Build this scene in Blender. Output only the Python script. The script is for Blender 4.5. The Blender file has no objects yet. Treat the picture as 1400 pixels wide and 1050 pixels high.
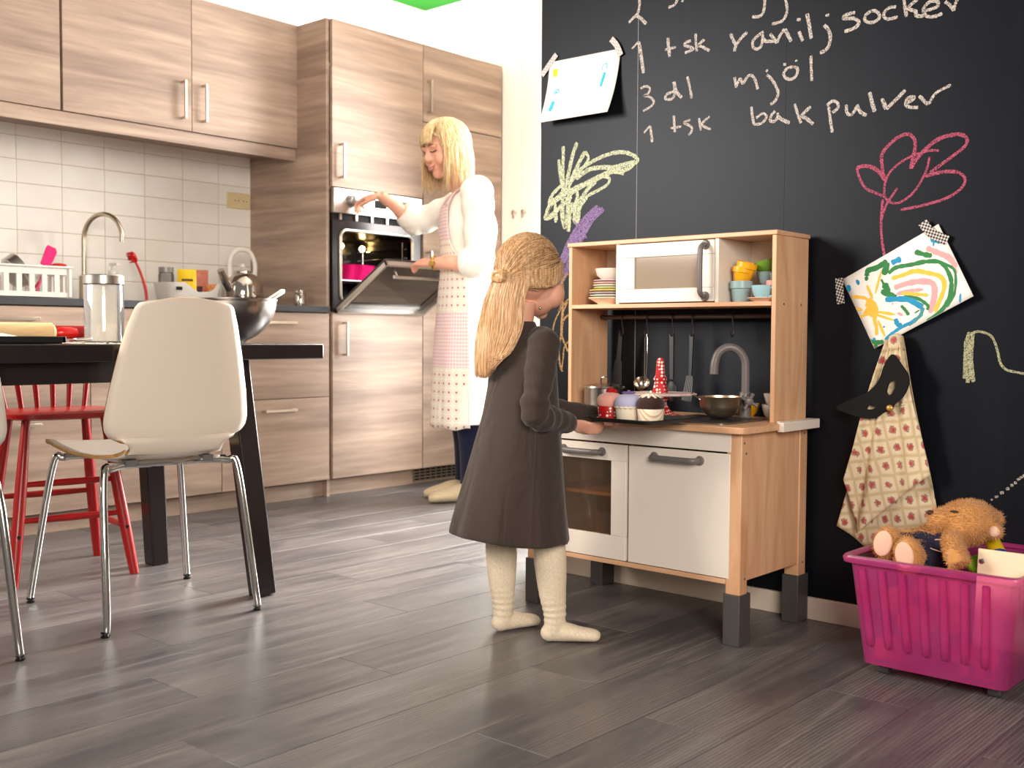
import bpy, bmesh, math, random
import numpy as np
from mathutils import Vector, Matrix, noise as mnoise
random.seed(7); rng = np.random.default_rng(7)
SC = bpy.context.scene
COL = SC.collection
PI = math.pi

# ------------------------------------------------------------------ camera
cam = bpy.data.cameras.new('camera'); camo = bpy.data.objects.new('camera', cam); COL.objects.link(camo)
cam.sensor_width = 36.0; cam.lens = 1483.18 / 1400 * 36; cam.clip_start = 0.02
_r = Vector((0.74923624, 0.66227852, 0.0056762)); _d = Vector((0.03344805, -0.02927756, -0.99901154)); _f = Vector((-0.6614577, 0.7486855, -0.04408773))
camo.matrix_world = Matrix(((_r.x, -_d.x, -_f.x, 0), (_r.y, -_d.y, -_f.y, 0), (_r.z, -_d.z, -_f.z, 0.78), (0, 0, 0, 1)))
cam.dof.use_dof = True; cam.dof.focus_distance = 2.95; cam.dof.aperture_fstop = 4.5
SC.camera = camo

# ------------------------------------------------------------------ light
W = bpy.data.worlds.new('world'); SC.world = W; W.use_nodes = True
W.node_tree.nodes['Background'].inputs[0].default_value = (1.0, 0.89, 0.78, 1); W.node_tree.nodes['Background'].inputs[1].default_value = 0.16
def area(name, loc, target, sx, sy, energy, color=(1, 1, 1), spread=180):
    l = bpy.data.lights.new(name, 'AREA'); l.shape = 'RECTANGLE'; l.size = sx; l.size_y = sy; l.energy = energy; l.color = color; l.spread = math.radians(spread)
    o = bpy.data.objects.new(name, l); COL.objects.link(o); o.location = loc
    o.rotation_euler = (Vector(target) - Vector(loc)).to_track_quat('-Z', 'Y').to_euler()
    return o
# daylight of an assumed, unseen window in the end wall (behind the blackboard wall)
area('assumed_window_daylight', (-2.95, 4.50, 1.35), (-2.75, 1.5, 0.5), 1.1, 1.9, 135, (1, 0.97, 0.93), 125)
# key light added out of view at the near left; no window built there
area('added_left_key', (-3.7, -.15, 1.85), (-1.65, 2.4, 0.75), 1.3, 1.2, 32, (1, 0.9, 0.79), 95)
# unseen uplight added above the tall cabinets to whiten wall and ceiling
area('added_wall_uplight', (-4.42, 3.9, 2.31), (-4.42, 3.9, 3), .3, 1.0, 16, (1, .97, .92))
# broad softbox fill added behind the camera for chair back and toy side
area('added_camera_fill', (1.5, -.9, 1.9), (-2.8, 2.0, .7), 1.6, 1.5, 62, (1, 0.91, 0.82), 120)
# point light without fixture, added out of view to brighten the white walls
fill_d = bpy.data.lights.new('added_kitchen_fill', 'POINT'); fill_d.energy = 7; fill_d.shadow_soft_size = .18; fill_d.color = (1, .95, .88)
fill_o = bpy.data.objects.new('added_kitchen_fill', fill_d); COL.objects.link(fill_o); fill_o.location = (-3.3, 3.4, 2.42)
SC.view_settings.view_transform = 'Standard'; SC.view_settings.look = 'None'; SC.view_settings.gamma = 1; SC.view_settings.use_curve_mapping = False
SC.view_settings.exposure = 0.45

# ------------------------------------------------------------------ materials
def lin(c):
    if isinstance(c, str): c = [int(c[i:i + 2], 16) for i in (1, 3, 5)]
    return tuple(((v / 255) / 12.92 if v / 255 <= .04045 else ((v / 255 + .055) / 1.055) ** 2.4) for v in c[:3]) + (1,)
MATS = {}
class NT:
    def __init__(s, name):
        s.m = bpy.data.materials.new(name); s.m.use_nodes = True; s.n = s.m.node_tree.nodes; s.l = s.m.node_tree.links
        s.b = s.n['Principled BSDF']; s.out = s.n['Material Output']
    def add(s, t, **kw):
        nd = s.n.new(t)
        for k, v in kw.items():
            if k in nd.inputs: nd.inputs[k].default_value = v
            else: setattr(nd, k, v)
        return nd
    def lk(s, a, ao, b, bi): s.l.new(a.outputs[ao], b.inputs[bi])
    def coords(s, scale=(1, 1, 1), kind='Object', rnd=0.0, rot=(0, 0, 0)):
        t = s.add('ShaderNodeTexCoord'); mp = s.add('ShaderNodeMapping'); mp.inputs['Scale'].default_value = scale; mp.inputs['Rotation'].default_value = rot
        s.lk(t, kind, mp, 'Vector')
        if rnd:
            oi = s.add('ShaderNodeObjectInfo'); mu = s.add('ShaderNodeMath', operation='MULTIPLY'); mu.inputs[1].default_value = rnd; s.lk(oi, 'Random', mu, 0)
            cx = s.add('ShaderNodeCombineXYZ')
            for i in range(3): s.lk(mu, 0, cx, i)
            s.lk(cx, 0, mp, 'Location')
        return mp
    def ramp(s, src, out, stops):
        r = s.add('ShaderNodeValToRGB'); e = r.color_ramp.elements
        while len(e) < len(stops): e.new(0.5)
        for i, (p, c) in enumerate(stops): e[i].position = p; e[i].color = lin(c) if not isinstance(c, float) else (c, c, c, 1)
        s.lk(src, out, r, 'Fac'); return r
    def bump(s, src, out, strength, dist=0.002):
        b = s.add('ShaderNodeBump'); b.inputs['Strength'].default_value = strength; b.inputs['Distance'].default_value = dist
        s.lk(src, out, b, 'Height'); s.lk(b, 'Normal', s.b, 'Normal'); return b
def pm(name, col, rough=.5, metal=0., var=.06, vs=8., bump=0., bs=80., spec=.5, trans=0., emis=0., coat=0., sheen=0., sss=0., alpha=1., ior=1.45):
    if name in MATS: return MATS[name]
    t = NT(name); b = t.b; base = lin(col)
    mp = t.coords()
    nz = t.add('ShaderNodeTexNoise', Scale=vs, Detail=4.0); t.lk(mp, 0, nz, 'Vector')
    lo = tuple(v * (1 - var) for v in base[:3]) + (1,); hi = tuple(min(1, v * (1 + var)) for v in base[:3]) + (1,)
    mx = t.add('ShaderNodeMix', data_type='RGBA'); mx.inputs[6].default_value = lo; mx.inputs[7].default_value = hi
    t.lk(nz, 'Fac', mx, 0); t.l.new(mx.outputs[2], b.inputs['Base Color'])
    b.inputs['Roughness'].default_value = rough; b.inputs['Metallic'].default_value = metal; b.inputs['Specular IOR Level'].default_value = spec
    b.inputs['Transmission Weight'].default_value = trans; b.inputs['Coat Weight'].default_value = coat; b.inputs['Sheen Weight'].default_value = sheen; b.inputs['IOR'].default_value = ior
    b.inputs['Alpha'].default_value = alpha
    if sss: b.inputs['Subsurface Weight'].default_value = sss; b.inputs['Subsurface Radius'].default_value = (.012, .005, .003)
    if emis: b.inputs['Emission Color'].default_value = base; b.inputs['Emission Strength'].default_value = emis
    if bump:
        n2 = t.add('ShaderNodeTexNoise', Scale=bs, Detail=3.0); t.lk(mp, 0, n2, 'Vector'); t.bump(n2, 'Fac', bump)
    MATS[name] = t.m; return t.m
def wood(name, stops, scale, rough=.45, rnd=7., dist=1.2, fine=.25, bump=.05, coat=0., kind='Object'):
    """streaky wood: noise stretched along the grain; scale = (x,y,z) frequencies"""
    t = NT(name); mp = t.coords(scale, rnd=rnd, kind=kind)
    n1 = t.add('ShaderNodeTexNoise', Scale=1., Detail=5., Distortion=dist); t.lk(mp, 0, n1, 'Vector')
    mp2 = t.coords(tuple(v * 5 for v in scale), rnd=rnd * 2, kind=kind)
    n2 = t.add('ShaderNodeTexNoise', Scale=1., Detail=6., Distortion=.4); t.lk(mp2, 0, n2, 'Vector')
    mx = t.add('ShaderNodeMix', data_type='FLOAT'); mx.inputs[0].default_value = fine; t.lk(n1, 'Fac', mx, 2); t.lk(n2, 'Fac', mx, 3)
    r = t.ramp(mx, 0, stops); t.lk(r, 'Color', t.b, 'Base Color'); t.b.inputs['Roughness'].default_value = rough; t.b.inputs['Coat Weight'].default_value = coat
    if bump: t.bump(n2, 'Fac', bump, .001)
    MATS[name] = t.m; return t.m
def glassy(name, col, opacity=.12, rough=.03, gloss=1.):
    """thin pane: transparent tinted film with a glossy coat"""
    t = NT(name); t.n.remove(t.b)
    tr = t.add('ShaderNodeBsdfTransparent'); tr.inputs[0].default_value = lin(col)
    gl = t.add('ShaderNodeBsdfGlossy'); gl.inputs['Roughness'].default_value = rough
    di = t.add('ShaderNodeBsdfDiffuse'); nz = t.add('ShaderNodeTexNoise', Scale=6.); r = t.ramp(nz, 'Fac', [(0, col), (1, col)]); t.lk(r, 'Color', di, 'Color')
    m1 = t.add('ShaderNodeMixShader'); m1.inputs[0].default_value = opacity; t.lk(tr, 0, m1, 1); t.lk(di, 0, m1, 2)
    fr = t.add('ShaderNodeFresnel'); fr.inputs[0].default_value = 1.45; mu = t.add('ShaderNodeMath', operation='MULTIPLY'); mu.inputs[1].default_value = gloss; t.lk(fr, 0, mu, 0)
    m2 = t.add('ShaderNodeMixShader'); t.lk(mu, 0, m2, 0); t.lk(m1, 0, m2, 1); t.lk(gl, 0, m2, 2); t.lk(m2, 0, t.out, 'Surface')
    MATS[name] = t.m; return t.m

# ------------------------------------------------------------------ mesh builder
class MB:
    def __init__(s): s.v = []; s.f = []; s.mi = []; s.m = 0
    def add(s, vs, fs):
        o = len(s.v); s.v.extend([tuple(map(float, v)) for v in vs])
        for f in fs: s.f.append(tuple(i + o for i in f)); s.mi.append(s.m)
        return s
    def box(s, x0, x1, y0, y1, z0, z1):
        x0, x1 = min(x0, x1), max(x0, x1); y0, y1 = min(y0, y1), max(y0, y1); z0, z1 = min(z0, z1), max(z0, z1)
        return s.add([(x0, y0, z0), (x1, y0, z0), (x1, y1, z0), (x0, y1, z0), (x0, y0, z1), (x1, y0, z1), (x1, y1, z1), (x0, y1, z1)],
                     [(0, 3, 2, 1), (4, 5, 6, 7), (0, 1, 5, 4), (1, 2, 6, 5), (2, 3, 7, 6), (3, 0, 4, 7)])
    def bar(s, p0, p1, w, h, w1=None, h1=None, up=(0, 0, 1)):
        p0, p1 = Vector(p0), Vector(p1); t = (p1 - p0).normalized(); u = Vector(up); sd = t.cross(u)
        if sd.length < 1e-4: sd = t.cross(Vector((1, 0, 0)))
        sd.normalize(); u = sd.cross(t); w1 = w if w1 is None else w1; h1 = h if h1 is None else h1
        vs = []
        for p, a, b in ((p0, w, h), (p1, w1, h1)):
            for i, j in ((-1, -1), (1, -1), (1, 1), (-1, 1)): vs.append(p + sd * (i * a / 2) + u * (j * b / 2))
        return s.add(vs, [(3, 2, 1, 0), (4, 5, 6, 7), (0, 1, 5, 4), (1, 2, 6, 5), (2, 3, 7, 6), (3, 0, 4, 7)])
    def tube(s, pts, r, n=10, closed=False, cap=True, flat=1., up=None):
        pts = [Vector(p) for p in pts]; k = len(pts)
        rs = list(r) if hasattr(r, '__len__') else [r] * k
        rings = []; nrm = None
        for i in range(k):
            if closed: t = pts[(i + 1) % k] - pts[i - 1]
            else: t = pts[min(i + 1, k - 1)] - pts[max(i - 1, 0)]
            if t.length < 1e-9: t = Vector((0, 0, 1))
            t.normalize()
            if nrm is None:
                u = Vector(up) if up else (Vector((0, 0, 1)) if abs(t.z) < .9 else Vector((1, 0, 0)))
                nrm = (u - t * u.dot(t)).normalized()
            else:
                nrm = nrm - t * nrm.dot(t)
                nrm = nrm.normalized() if nrm.length > 1e-6 else Vector((1, 0, 0))
            bn = t.cross(nrm)
            ri = rs[i]; a, b = (ri if hasattr(ri, '__len__') else (ri, ri * flat))
            rings.append([pts[i] + nrm * (a * math.cos(2 * PI * j / n)) + bn * (b * math.sin(2 * PI * j / n)) for j in range(n)])
        return s.rings(rings, closed, cap)
    def rings(s, rings, closed=False, cap=True):
        n = len(rings[0]); vs = [v for r in rings for v in r]; fs = []
        k = len(rings)
        for i in range(k if closed else k - 1):
            a, b = i * n, ((i + 1) % k) * n
            for j in range(n): fs.append((a + j, a + (j + 1) % n, b + (j + 1) % n, b + j))
        if cap and not closed: fs.append(tuple(range(n - 1, -1, -1))); fs.append(tuple((k - 1) * n + j for j in range(n)))
        return s.add(vs, fs)
    def cyl(s, p0, p1, r, r1=None, n=20, cap=True): return s.tube([p0, p1], [r, r if r1 is None else r1], n, cap=cap)
    def lathe(s, prof, c=(0, 0, 0), n=28, axis=None, M=None, sx=1., sy=1.):
        """prof: list of (r,z)"""
        if M is None:
            M = Matrix.Translation(Vector(c))
            if axis is not None: M = M @ Vector((0, 0, 1)).rotation_difference(Vector(axis)).to_matrix().to_4x4()
        rings = []
        for r, z in prof:
            r = max(r, 1e-5); rings.append([M @ Vector((r * sx * math.cos(2 * PI * j / n), r * sy * math.sin(2 * PI * j / n), z)) for j in range(n)])
        return s.rings(rings, cap=False)
    def ell(s, c, r, n=20, m=12, M=None):
        r = (r, r, r) if not hasattr(r, '__len__') else r
        T = Matrix.Translation(Vector(c)) @ (M.to_4x4() if M is not None else Matrix.Identity(4))
        rings = []
        for i in range(m + 1):
            a = -PI / 2 + PI * i / m; cr = max(math.cos(a), 1e-4)
            rings.append([T @ Vector((r[0] * cr * math.cos(2 * PI * j / n), r[1] * cr * math.sin(2 * PI * j / n), r[2] * math.sin(a))) for j in range(n)])
        return s.rings(rings)
    def loft(s, secs, n=24, cap=True):
        """secs: (cx,cy,cz,rx,ry[,power]) horizontal sections"""
        rings = []
        for q in secs:
            cx, cy, cz, rx, ry = q[:5]; p = q[5] if len(q) > 5 else 1.
            rr = []
            for j in range(n):
                a = 2 * PI * j / n; ca, sa = math.cos(a), math.sin(a)
                rr.append((cx + rx * math.copysign(abs(ca) ** p, ca), cy + ry * math.copysign(abs(sa) ** p, sa), cz))
            rings.append(rr)
        return s.rings(rings, cap=cap)
    def prism(s, poly, M, d):
        """2D polygon extruded by d along local z, placed by 4x4 M"""
        n = len(poly); vs = [M @ Vector((x, y, 0)) for x, y in poly] + [M @ Vector((x, y, d)) for x, y in poly]
        return s.add(vs, [tuple(range(n - 1, -1, -1)), tuple(range(n, 2 * n))] + [(i, (i + 1) % n, n + (i + 1) % n, n + i) for i in range(n)])
    def xf(s, M, start=0):
        s.v[start:] = [tuple(M @ Vector(v)) for v in s.v[start:]]; return s
    def mesh(s, name):
        me = bpy.data.meshes.new(name); me.from_pydata(s.v, [], s.f); 
        if any(s.mi): me.polygons.foreach_set('material_index', s.mi)
        me.update(); return me

ORG = {}
def prop(o, label=None, cat=None, group=None, kind=None):
    if label: o['label'] = label
    if cat: o['category'] = cat
    if group: o['group'] = group
    if kind: o['kind'] = kind
    return o
def thing(name, label, cat, loc=(0, 0, 0), rot=0, group=None, kind=None):
    o = bpy.data.objects.new(name, None); COL.objects.link(o); o.location = loc; o.rotation_euler = (0, 0, rot); o.empty_display_size = .05
    ORG[o] = Vector(loc); return prop(o, label, cat, group, kind)
def fixn(me):
    bm = bmesh.new(); bm.from_mesh(me); bmesh.ops.recalc_face_normals(bm, faces=bm.faces); bm.to_mesh(me); bm.free()
def mk(name, mb, mat, parent=None, smooth=35, bevel=0, seg=2, world=True, fix=True, label=None, sub=0, solid=0, **kw):
    """one mesh object; with a parent and world=True the builder's coordinates are world ones (the parent thing is not rotated)"""
    me = mb.mesh(name) if isinstance(mb, MB) else mb
    if fix: fixn(me)
    if world and parent is not None:
        p = parent
        while p.parent is not None: p = p.parent
        off = ORG.get(p, Vector((0, 0, 0)))
        if off.length > 0: me.transform(Matrix.Translation(-off))
    for m in (mat if isinstance(mat, (list, tuple)) else [mat]): me.materials.append(m)
    if smooth:
        me.polygons.foreach_set('use_smooth', [True] * len(me.polygons))
        if smooth < 180: me.set_sharp_from_angle(angle=math.radians(smooth))
    o = bpy.data.objects.new(name, me); COL.objects.link(o)
    if parent is not None: o.parent = parent
    if solid: md = o.modifiers.new('solid', 'SOLIDIFY'); md.thickness = solid; md.offset = 0
    if bevel: md = o.modifiers.new('bevel', 'BEVEL'); md.width = bevel; md.segments = seg; md.limit_method = 'ANGLE'; md.angle_limit = math.radians(40)
    if sub: md = o.modifiers.new('sub', 'SUBSURF'); md.levels = sub; md.render_levels = sub
    return prop(o, label, **kw)
def dup(root, loc=None, rot=None, label=None, group=None):
    c = root.copy(); COL.objects.link(c); ORG[c] = ORG.get(root, Vector())
    if loc is not None: c.location = loc
    if rot is not None: c.rotation_euler = (0, 0, rot)
    if label: c['label'] = label
    if group: c['group'] = group
    for ch in list(root.children):
        d = ch.copy(); COL.objects.link(d); d.parent = c
        for g in list(ch.children): e = g.copy(); COL.objects.link(e); e.parent = d
    return c
def crom(P, k=8, closed=False):
    P = [Vector(p) for p in P]; out = []; n = len(P)
    for i in range(n if closed else n - 1):
        a, b, c, d = (P[(i - 1) % n], P[i], P[(i + 1) % n], P[(i + 2) % n]) if closed else (P[max(i - 1, 0)], P[i], P[i + 1], P[min(i + 2, n - 1)])
        for j in range(k):
            t = j / k; out.append(.5 * ((2 * b) + (c - a) * t + (2 * a - 5 * b + 4 * c - d) * t * t + (3 * b - a - 3 * c + d) * t ** 3))
    if not closed: out.append(P[-1])
    return out
def lerpl(L, k=8):
    """interpolate list of scalars/tuples like crom does"""
    V = [Vector(x if hasattr(x, '__len__') else (x, x)).to_3d() for x in L]
    return [(max(p.x, 1e-4), max(p.y, 1e-4)) for p in crom(V, k)]
def fuse(mb, voxel, it=6, fac=.5):
    """weld overlapping volumes into one continuous skin"""
    me = mb.mesh('tmp'); fixn(me); o = bpy.data.objects.new('tmp', me); COL.objects.link(o)
    r = o.modifiers.new('r', 'REMESH'); r.mode = 'VOXEL'; r.voxel_size = voxel
    if it: sm = o.modifiers.new('s', 'SMOOTH'); sm.iterations = it; sm.factor = fac
    dg = bpy.context.evaluated_depsgraph_get(); me2 = bpy.data.meshes.new_from_object(o.evaluated_get(dg)); 
    bpy.data.objects.remove(o); bpy.data.meshes.remove(me); return me2

# common materials
M_steel = pm('brushed_steel', (190, 186, 180), .28, 1., .05, 30)
M_chrome = pm('chrome', (215, 213, 210), .08, 1., .02)
M_white = pm('white_paint', (236, 230, 222), .5, var=.02)
M_black = pm('black_plastic', (22, 20, 21), .4, var=.1)
M_grey = pm('grey_plastic', (98, 95, 95), .42, var=.05)
# ================================================================== room shell
def floor_mat():
    t = NT('floor_plank_wood')
    mp = t.coords((9, .55, 9), rnd=31.)
    n1 = t.add('ShaderNodeTexNoise', Scale=1.6, Detail=6., Distortion=1.6, Roughness=.6); t.lk(mp, 0, n1, 'Vector')
    mpb = t.coords((2.2, .9, 2), rnd=53.)
    n0 = t.add('ShaderNodeTexNoise', Scale=1.5, Detail=3., Distortion=.6); t.lk(mpb, 0, n0, 'Vector')
    mp2 = t.coords((150, 14., 40), rnd=17.)
    n2 = t.add('ShaderNodeTexNoise', Scale=1.2, Detail=5., Distortion=.5); t.lk(mp2, 0, n2, 'Vector')
    mp3 = t.coords((16, 1.0, 16), rnd=71.)
    wv = t.add('ShaderNodeTexWave', Scale=2.2, Distortion=9., Detail=3.); wv.inputs['Detail Scale'].default_value = .7; t.lk(mp3, 0, wv, 'Vector')
    oi = t.add('ShaderNodeObjectInfo')
    r0 = t.ramp(n0, 'Fac', [(.28, '#3d3a3a'), (.5, '#555152'), (.74, '#706a67')])
    r1 = t.ramp(n1, 'Fac', [(.3, '#484549'), (.5, '#605b5c'), (.68, '#847c77')])
    mx = t.add('ShaderNodeMix', data_type='RGBA'); mx.inputs[0].default_value = .55; t.l.new(r0.outputs[0], mx.inputs[6]); t.l.new(r1.outputs[0], mx.inputs[7])
    r2 = t.ramp(n2, 'Fac', [(.35, .6), (.55, 1.), (.75, 1.3)])
    m2 = t.add('ShaderNodeMix', data_type='RGBA', blend_type='MULTIPLY'); m2.inputs[0].default_value = .42; t.l.new(mx.outputs[2], m2.inputs[6]); t.l.new(r2.outputs[0], m2.inputs[7])
    # white-limed cathedral grain lines
    r3 = t.ramp(wv, 'Fac', [(.86, 0.), (.97, 1.)])
    rg = t.ramp(n0, 'Fac', [(.42, 0.), (.58, .8)])
    mm = t.add('ShaderNodeMath', operation='MULTIPLY'); t.l.new(r3.outputs[0], mm.inputs[0]); t.l.new(rg.outputs[0], mm.inputs[1])
    mm2 = t.add('ShaderNodeMath', operation='MULTIPLY'); mm2.inputs[1].default_value = .6; t.lk(mm, 0, mm2, 0)
    m3 = t.add('ShaderNodeMix', data_type='RGBA'); t.lk(mm2, 0, m3, 0); t.l.new(m2.outputs[2], m3.inputs[6]); m3.inputs[7].default_value = lin('#a39a92')
    # each board a little different
    mr = t.add('ShaderNodeMapRange'); mr.inputs['To Min'].default_value = .86; mr.inputs['To Max'].default_value = 1.12; t.lk(oi, 'Random', mr, 'Value')
    hs = t.add('ShaderNodeHueSaturation'); hs.inputs['Saturation'].default_value = .95; t.lk(mr, 0, hs, 'Value'); t.l.new(m3.outputs[2], hs.inputs['Color'])
    t.lk(hs, 0, t.b, 'Base Color')
    rr = t.ramp(n1, 'Fac', [(.3, .3), (.7, .44)]); t.lk(rr, 'Color', t.b, 'Roughness'); t.b.inputs['Specular IOR Level'].default_value = .5
    t.bump(n2, 'Fac', .05, .001); return t.m
M_floor = floor_mat()
M_gap = pm('dark_joint', (30, 26, 24), .9)
fl = mk('floor', MB().box(-4.80, .95, -2.2, 4.7, -.03, -.004), M_gap, kind='structure')
fl['label'] = 'grey-brown limed wood plank floor'
PW = .1945; PL = 1.21
g = .0004; c = .0007
def plank_mesh(L):
    m = MB(); x0, x1, y0, y1 = g, PW - g, g, L - g
    m.add([(x0, y0, -.006), (x1, y0, -.006), (x1, y1, -.006), (x0, y1, -.006), (x0, y0, -c), (x1, y0, -c), (x1, y1, -c), (x0, y1, -c), (x0 + c, y0 + c, 0), (x1 - c, y0 + c, 0), (x1 - c, y1 - c, 0), (x0 + c, y1 - c, 0)],
          [(0, 1, 5, 4), (1, 2, 6, 5), (2, 3, 7, 6), (3, 0, 4, 7), (4, 5, 9, 8), (5, 6, 10, 9), (6, 7, 11, 10), (7, 4, 8, 11), (8, 9, 10, 11)])
    me = m.mesh('plank'); me.materials.append(M_floor); return me
PM = plank_mesh(PL)
xi = -1.25 - 18 * PW
offs = [.0, .42, .83, .25, .66, 1.05, .5, .1, .91]
for i in range(29):
    x = xi + i * PW
    if x > .8: break
    y = -1.8 + offs[i % 9] - PL
    while y < 4.6:
        if not (x > -2.2 and y > 2.85):
            o = bpy.data.objects.new('plank', PM); COL.objects.link(o); o.parent = fl; o.location = (x, y, 0)
        y += PL

XW, YE, YB, XB, ZC = -4.738, 4.566, 2.79, -2.341, 2.714
M_wallw = pm('white_wall_paint', (246, 240, 230), .8, var=.015, bump=.02, bs=200)
mk('wall_kitchen', MB().box(XW - .12, XW - .008, -1.0, YE + .12, 0, ZC), M_wallw, kind='structure', label='white painted wall behind the kitchen cabinets')
wb = mk('wall_end', MB().box(XW - .12, -3.62, YE, YE + .12, 0, ZC).box(-2.3, .95, YE, YE + .12, 0, ZC).box(-3.62, -2.3, YE, YE + .12, 2.38, ZC).box(-3.62, -2.3, YE, YE + .12, 0, .32), M_wallw, kind='structure', label='white end wall beside the tall cabinets')
# assumed window in the end wall, out of sight behind the blackboard wall; an area light gives its daylight
wf = MB()
for a, b in ((-3.62, -3.56), (-2.36, -2.3), (-2.99, -2.93)): wf.box(a, b, YE + .03, YE + .09, .32, 2.38)
for a, b in ((.32, .39), (2.31, 2.38)): wf.box(-3.62, -2.3, YE + .03, YE + .09, a, b)
w1 = mk('assumed_window_1', wf, M_white, kind='structure', label='assumed white framed window in the end wall')
mk('pane', MB().box(-3.56, -2.99, YE + .055, YE + .06, .39, 2.31), glassy('window_glass', (240, 250, 255), .02), w1)
# tiles
def tile_mat():
    t = NT('glazed_white_tile'); mp = t.coords((1, 1, 1), rnd=9.); n = t.add('ShaderNodeTexNoise', Scale=5., Detail=2.); t.lk(mp, 0, n, 'Vector')
    r = t.ramp(n, 'Fac', [(.3, '#f1ebe2'), (.7, '#f8f4ed')]); t.lk(r, 'Color', t.b, 'Base Color'); t.b.inputs['Roughness'].default_value = .3; t.bump(n, 'Fac', .08, .004); return t.m
M_tile = tile_mat(); M_grout = pm('beige_grout', (196, 184, 160), .9)
bs = mk('wall_tiling', MB().box(XW - .008, XW - .003, .9, 3.335, .90, 1.72), M_grout, kind='structure', label='white oblong glazed tiles with beige grout above the worktop')
TW, TH = .2022, .1015
tm = MB(); a = .0014; b = .0025
tm.add([(-.004, a, a), (-.004, TW - a, a), (-.004, TW - a, TH - a), (-.004, a, TH - a), (0, a, a), (0, TW - a, a), (0, TW - a, TH - a), (0, a, TH - a), (.0006, a + b, a + b), (.0006, TW - a - b, a + b), (.0006, TW - a - b, TH - a - b), (.0006, a + b, TH - a - b)],
       [(0, 1, 5, 4), (1, 2, 6, 5), (2, 3, 7, 6), (3, 0, 4, 7), (4, 5, 9, 8), (5, 6, 10, 9), (6, 7, 11, 10), (7, 4, 8, 11), (8, 9, 10, 11)])
TMm = tm.mesh('tile'); fixn(TMm); TMm.materials.append(M_tile)
for j in range(8):
    for i in range(-5, 6):
        y = 2.118 + i * TW; z = 1.635 - (8 - j) * TH + TH
        o = bpy.data.objects.new('tile', TMm); COL.objects.link(o); o.parent = bs
        o.location = (XW, y, z + .0)
        if y + TW > 3.335: o.scale = (1, (3.334 - y) / TW, 1)
# ceiling: saturated green, starts at the end wall
M_green = pm('green_ceiling_paint', (6, 108, 4), .85, var=.02)
ce = mk('ceiling', MB().box(XW - .12, -1.9, 1.6, YE + .12, ZC + .004, ZC + .08), M_wallw, kind='structure', label='ceiling with a bright green field over the kitchen corner')
mk('green_field', MB().box(XW, -4.28, 3.9, YE, ZC, ZC + .004), M_green, ce)
# blackboard wall
def board_mat():
    t = NT('blackboard_paint'); mp = t.coords((1, 1, 1)); n = t.add('ShaderNodeTexNoise', Scale=1.7, Detail=6., Roughness=.65); t.lk(mp, 0, n, 'Vector')
    n2 = t.add('ShaderNodeTexNoise', Scale=260., Detail=2.); t.lk(mp, 0, n2, 'Vector')
    mpv = t.coords((60, 60, 1.5)); n3 = t.add('ShaderNodeTexNoise', Scale=1., Detail=4.); t.lk(mpv, 0, n3, 'Vector')
    mx = t.add('ShaderNodeMix', data_type='FLOAT'); mx.inputs[0].default_value = .35; t.lk(n, 'Fac', mx, 2); t.lk(n3, 'Fac', mx, 3)
    r = t.ramp(mx, 0, [(.3, '#0a0b10'), (.55, '#101117'), (.8, '#17181f')]); t.lk(r, 'Color', t.b, 'Base Color'); t.b.inputs['Roughness'].default_value = .42; t.b.inputs['Specular IOR Level'].default_value = .2; t.b.inputs['Specular Tint'].default_value = (.78, .86, 1, 1)
    t.bump(n2, 'Fac', .06, .001); return t.m
M_board = board_mat()
wk = mk('wall_blackboard', MB().box(XB + .002, .95, YB + .004, YB + .10, 0, 2.9), M_wallw, kind='structure', label='black chalkboard wall with recipe written in chalk')
for i, (xa, xb) in enumerate(((XB, -1.9545), (-1.9535, -1.4536), (-1.4535, -.5), (-.4995, .95))):
    mk('board_panel', MB().box(xa, xb, YB, YB + .012, 0.0, 2.9), M_board, wk, bevel=.0003, seg=1)
mk('end_trim', MB().box(XB - .012, XB, YB - .002, YB + .102, 0, 2.9), M_white, wk)
M_base = pm('cream_baseboard_paint', (214, 200, 182), .55, var=.03)
mk('baseboard_blackboard', MB().box(XB - .012, .95, YB - .012, YB, 0, .062), M_base, kind='structure', bevel=.002, label='cream baseboard along the blackboard wall')
# ================================================================== fitted kitchen along the left wall
M_lam = wood('walnut_laminate', [(.24, '#7d695e'), (.42, '#998273'), (.56, '#b19886'), (.7, '#c5ad9a'), (.85, '#d3beac')], (8, .75, 11), .5, rnd=23., dist=.9, fine=.3, bump=.03)
M_lamx = wood('walnut_laminate_side', [(.24, '#7d695e'), (.42, '#998273'), (.56, '#b19886'), (.7, '#c5ad9a'), (.85, '#d3beac')], (.75, 8, 11), .5, rnd=23., dist=.9, fine=.3, bump=.03)
M_carc = pm('cabinet_carcass', (120, 98, 84), .6)
M_work = pm('dark_grey_worktop', (66, 69, 72), .38, var=.06, vs=60)
M_hand = pm('nickel_handle', (214, 204, 190), .3, 1., .03)
M_dark = pm('shadow_gap_black', (18, 15, 14), .8)
XF = -4.10
def handle_v(par, y, z0, z1, xf):
    m = MB(); m.box(xf + .024, xf + .034, y - .006, y + .006, z0, z1)
    for z in (z0 + .006, z1 - .006): m.box(xf, xf + .028, y - .0055, y + .0055, z - .0055, z + .0055)
    mk('handle', m, M_hand, par, bevel=.001)
def handle_h(par, y0, y1, z, xf):
    m = MB(); m.box(xf + .024, xf + .034, y0, y1, z - .006, z + .006)
    for y in (y0 + .006, y1 - .006): m.box(xf, xf + .028, y - .0055, y + .0055, z - .0055, z + .0055)
    mk('handle', m, M_hand, par, bevel=.001)
def front(par, y0, y1, z0, z1, xf=XF, name='door', th=.019, g=.0016):
    return mk(name, MB().box(xf - th, xf, y0 + g, y1 - g, z0 + g, z1 - g), M_lam, par, bevel=.0008)
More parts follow.
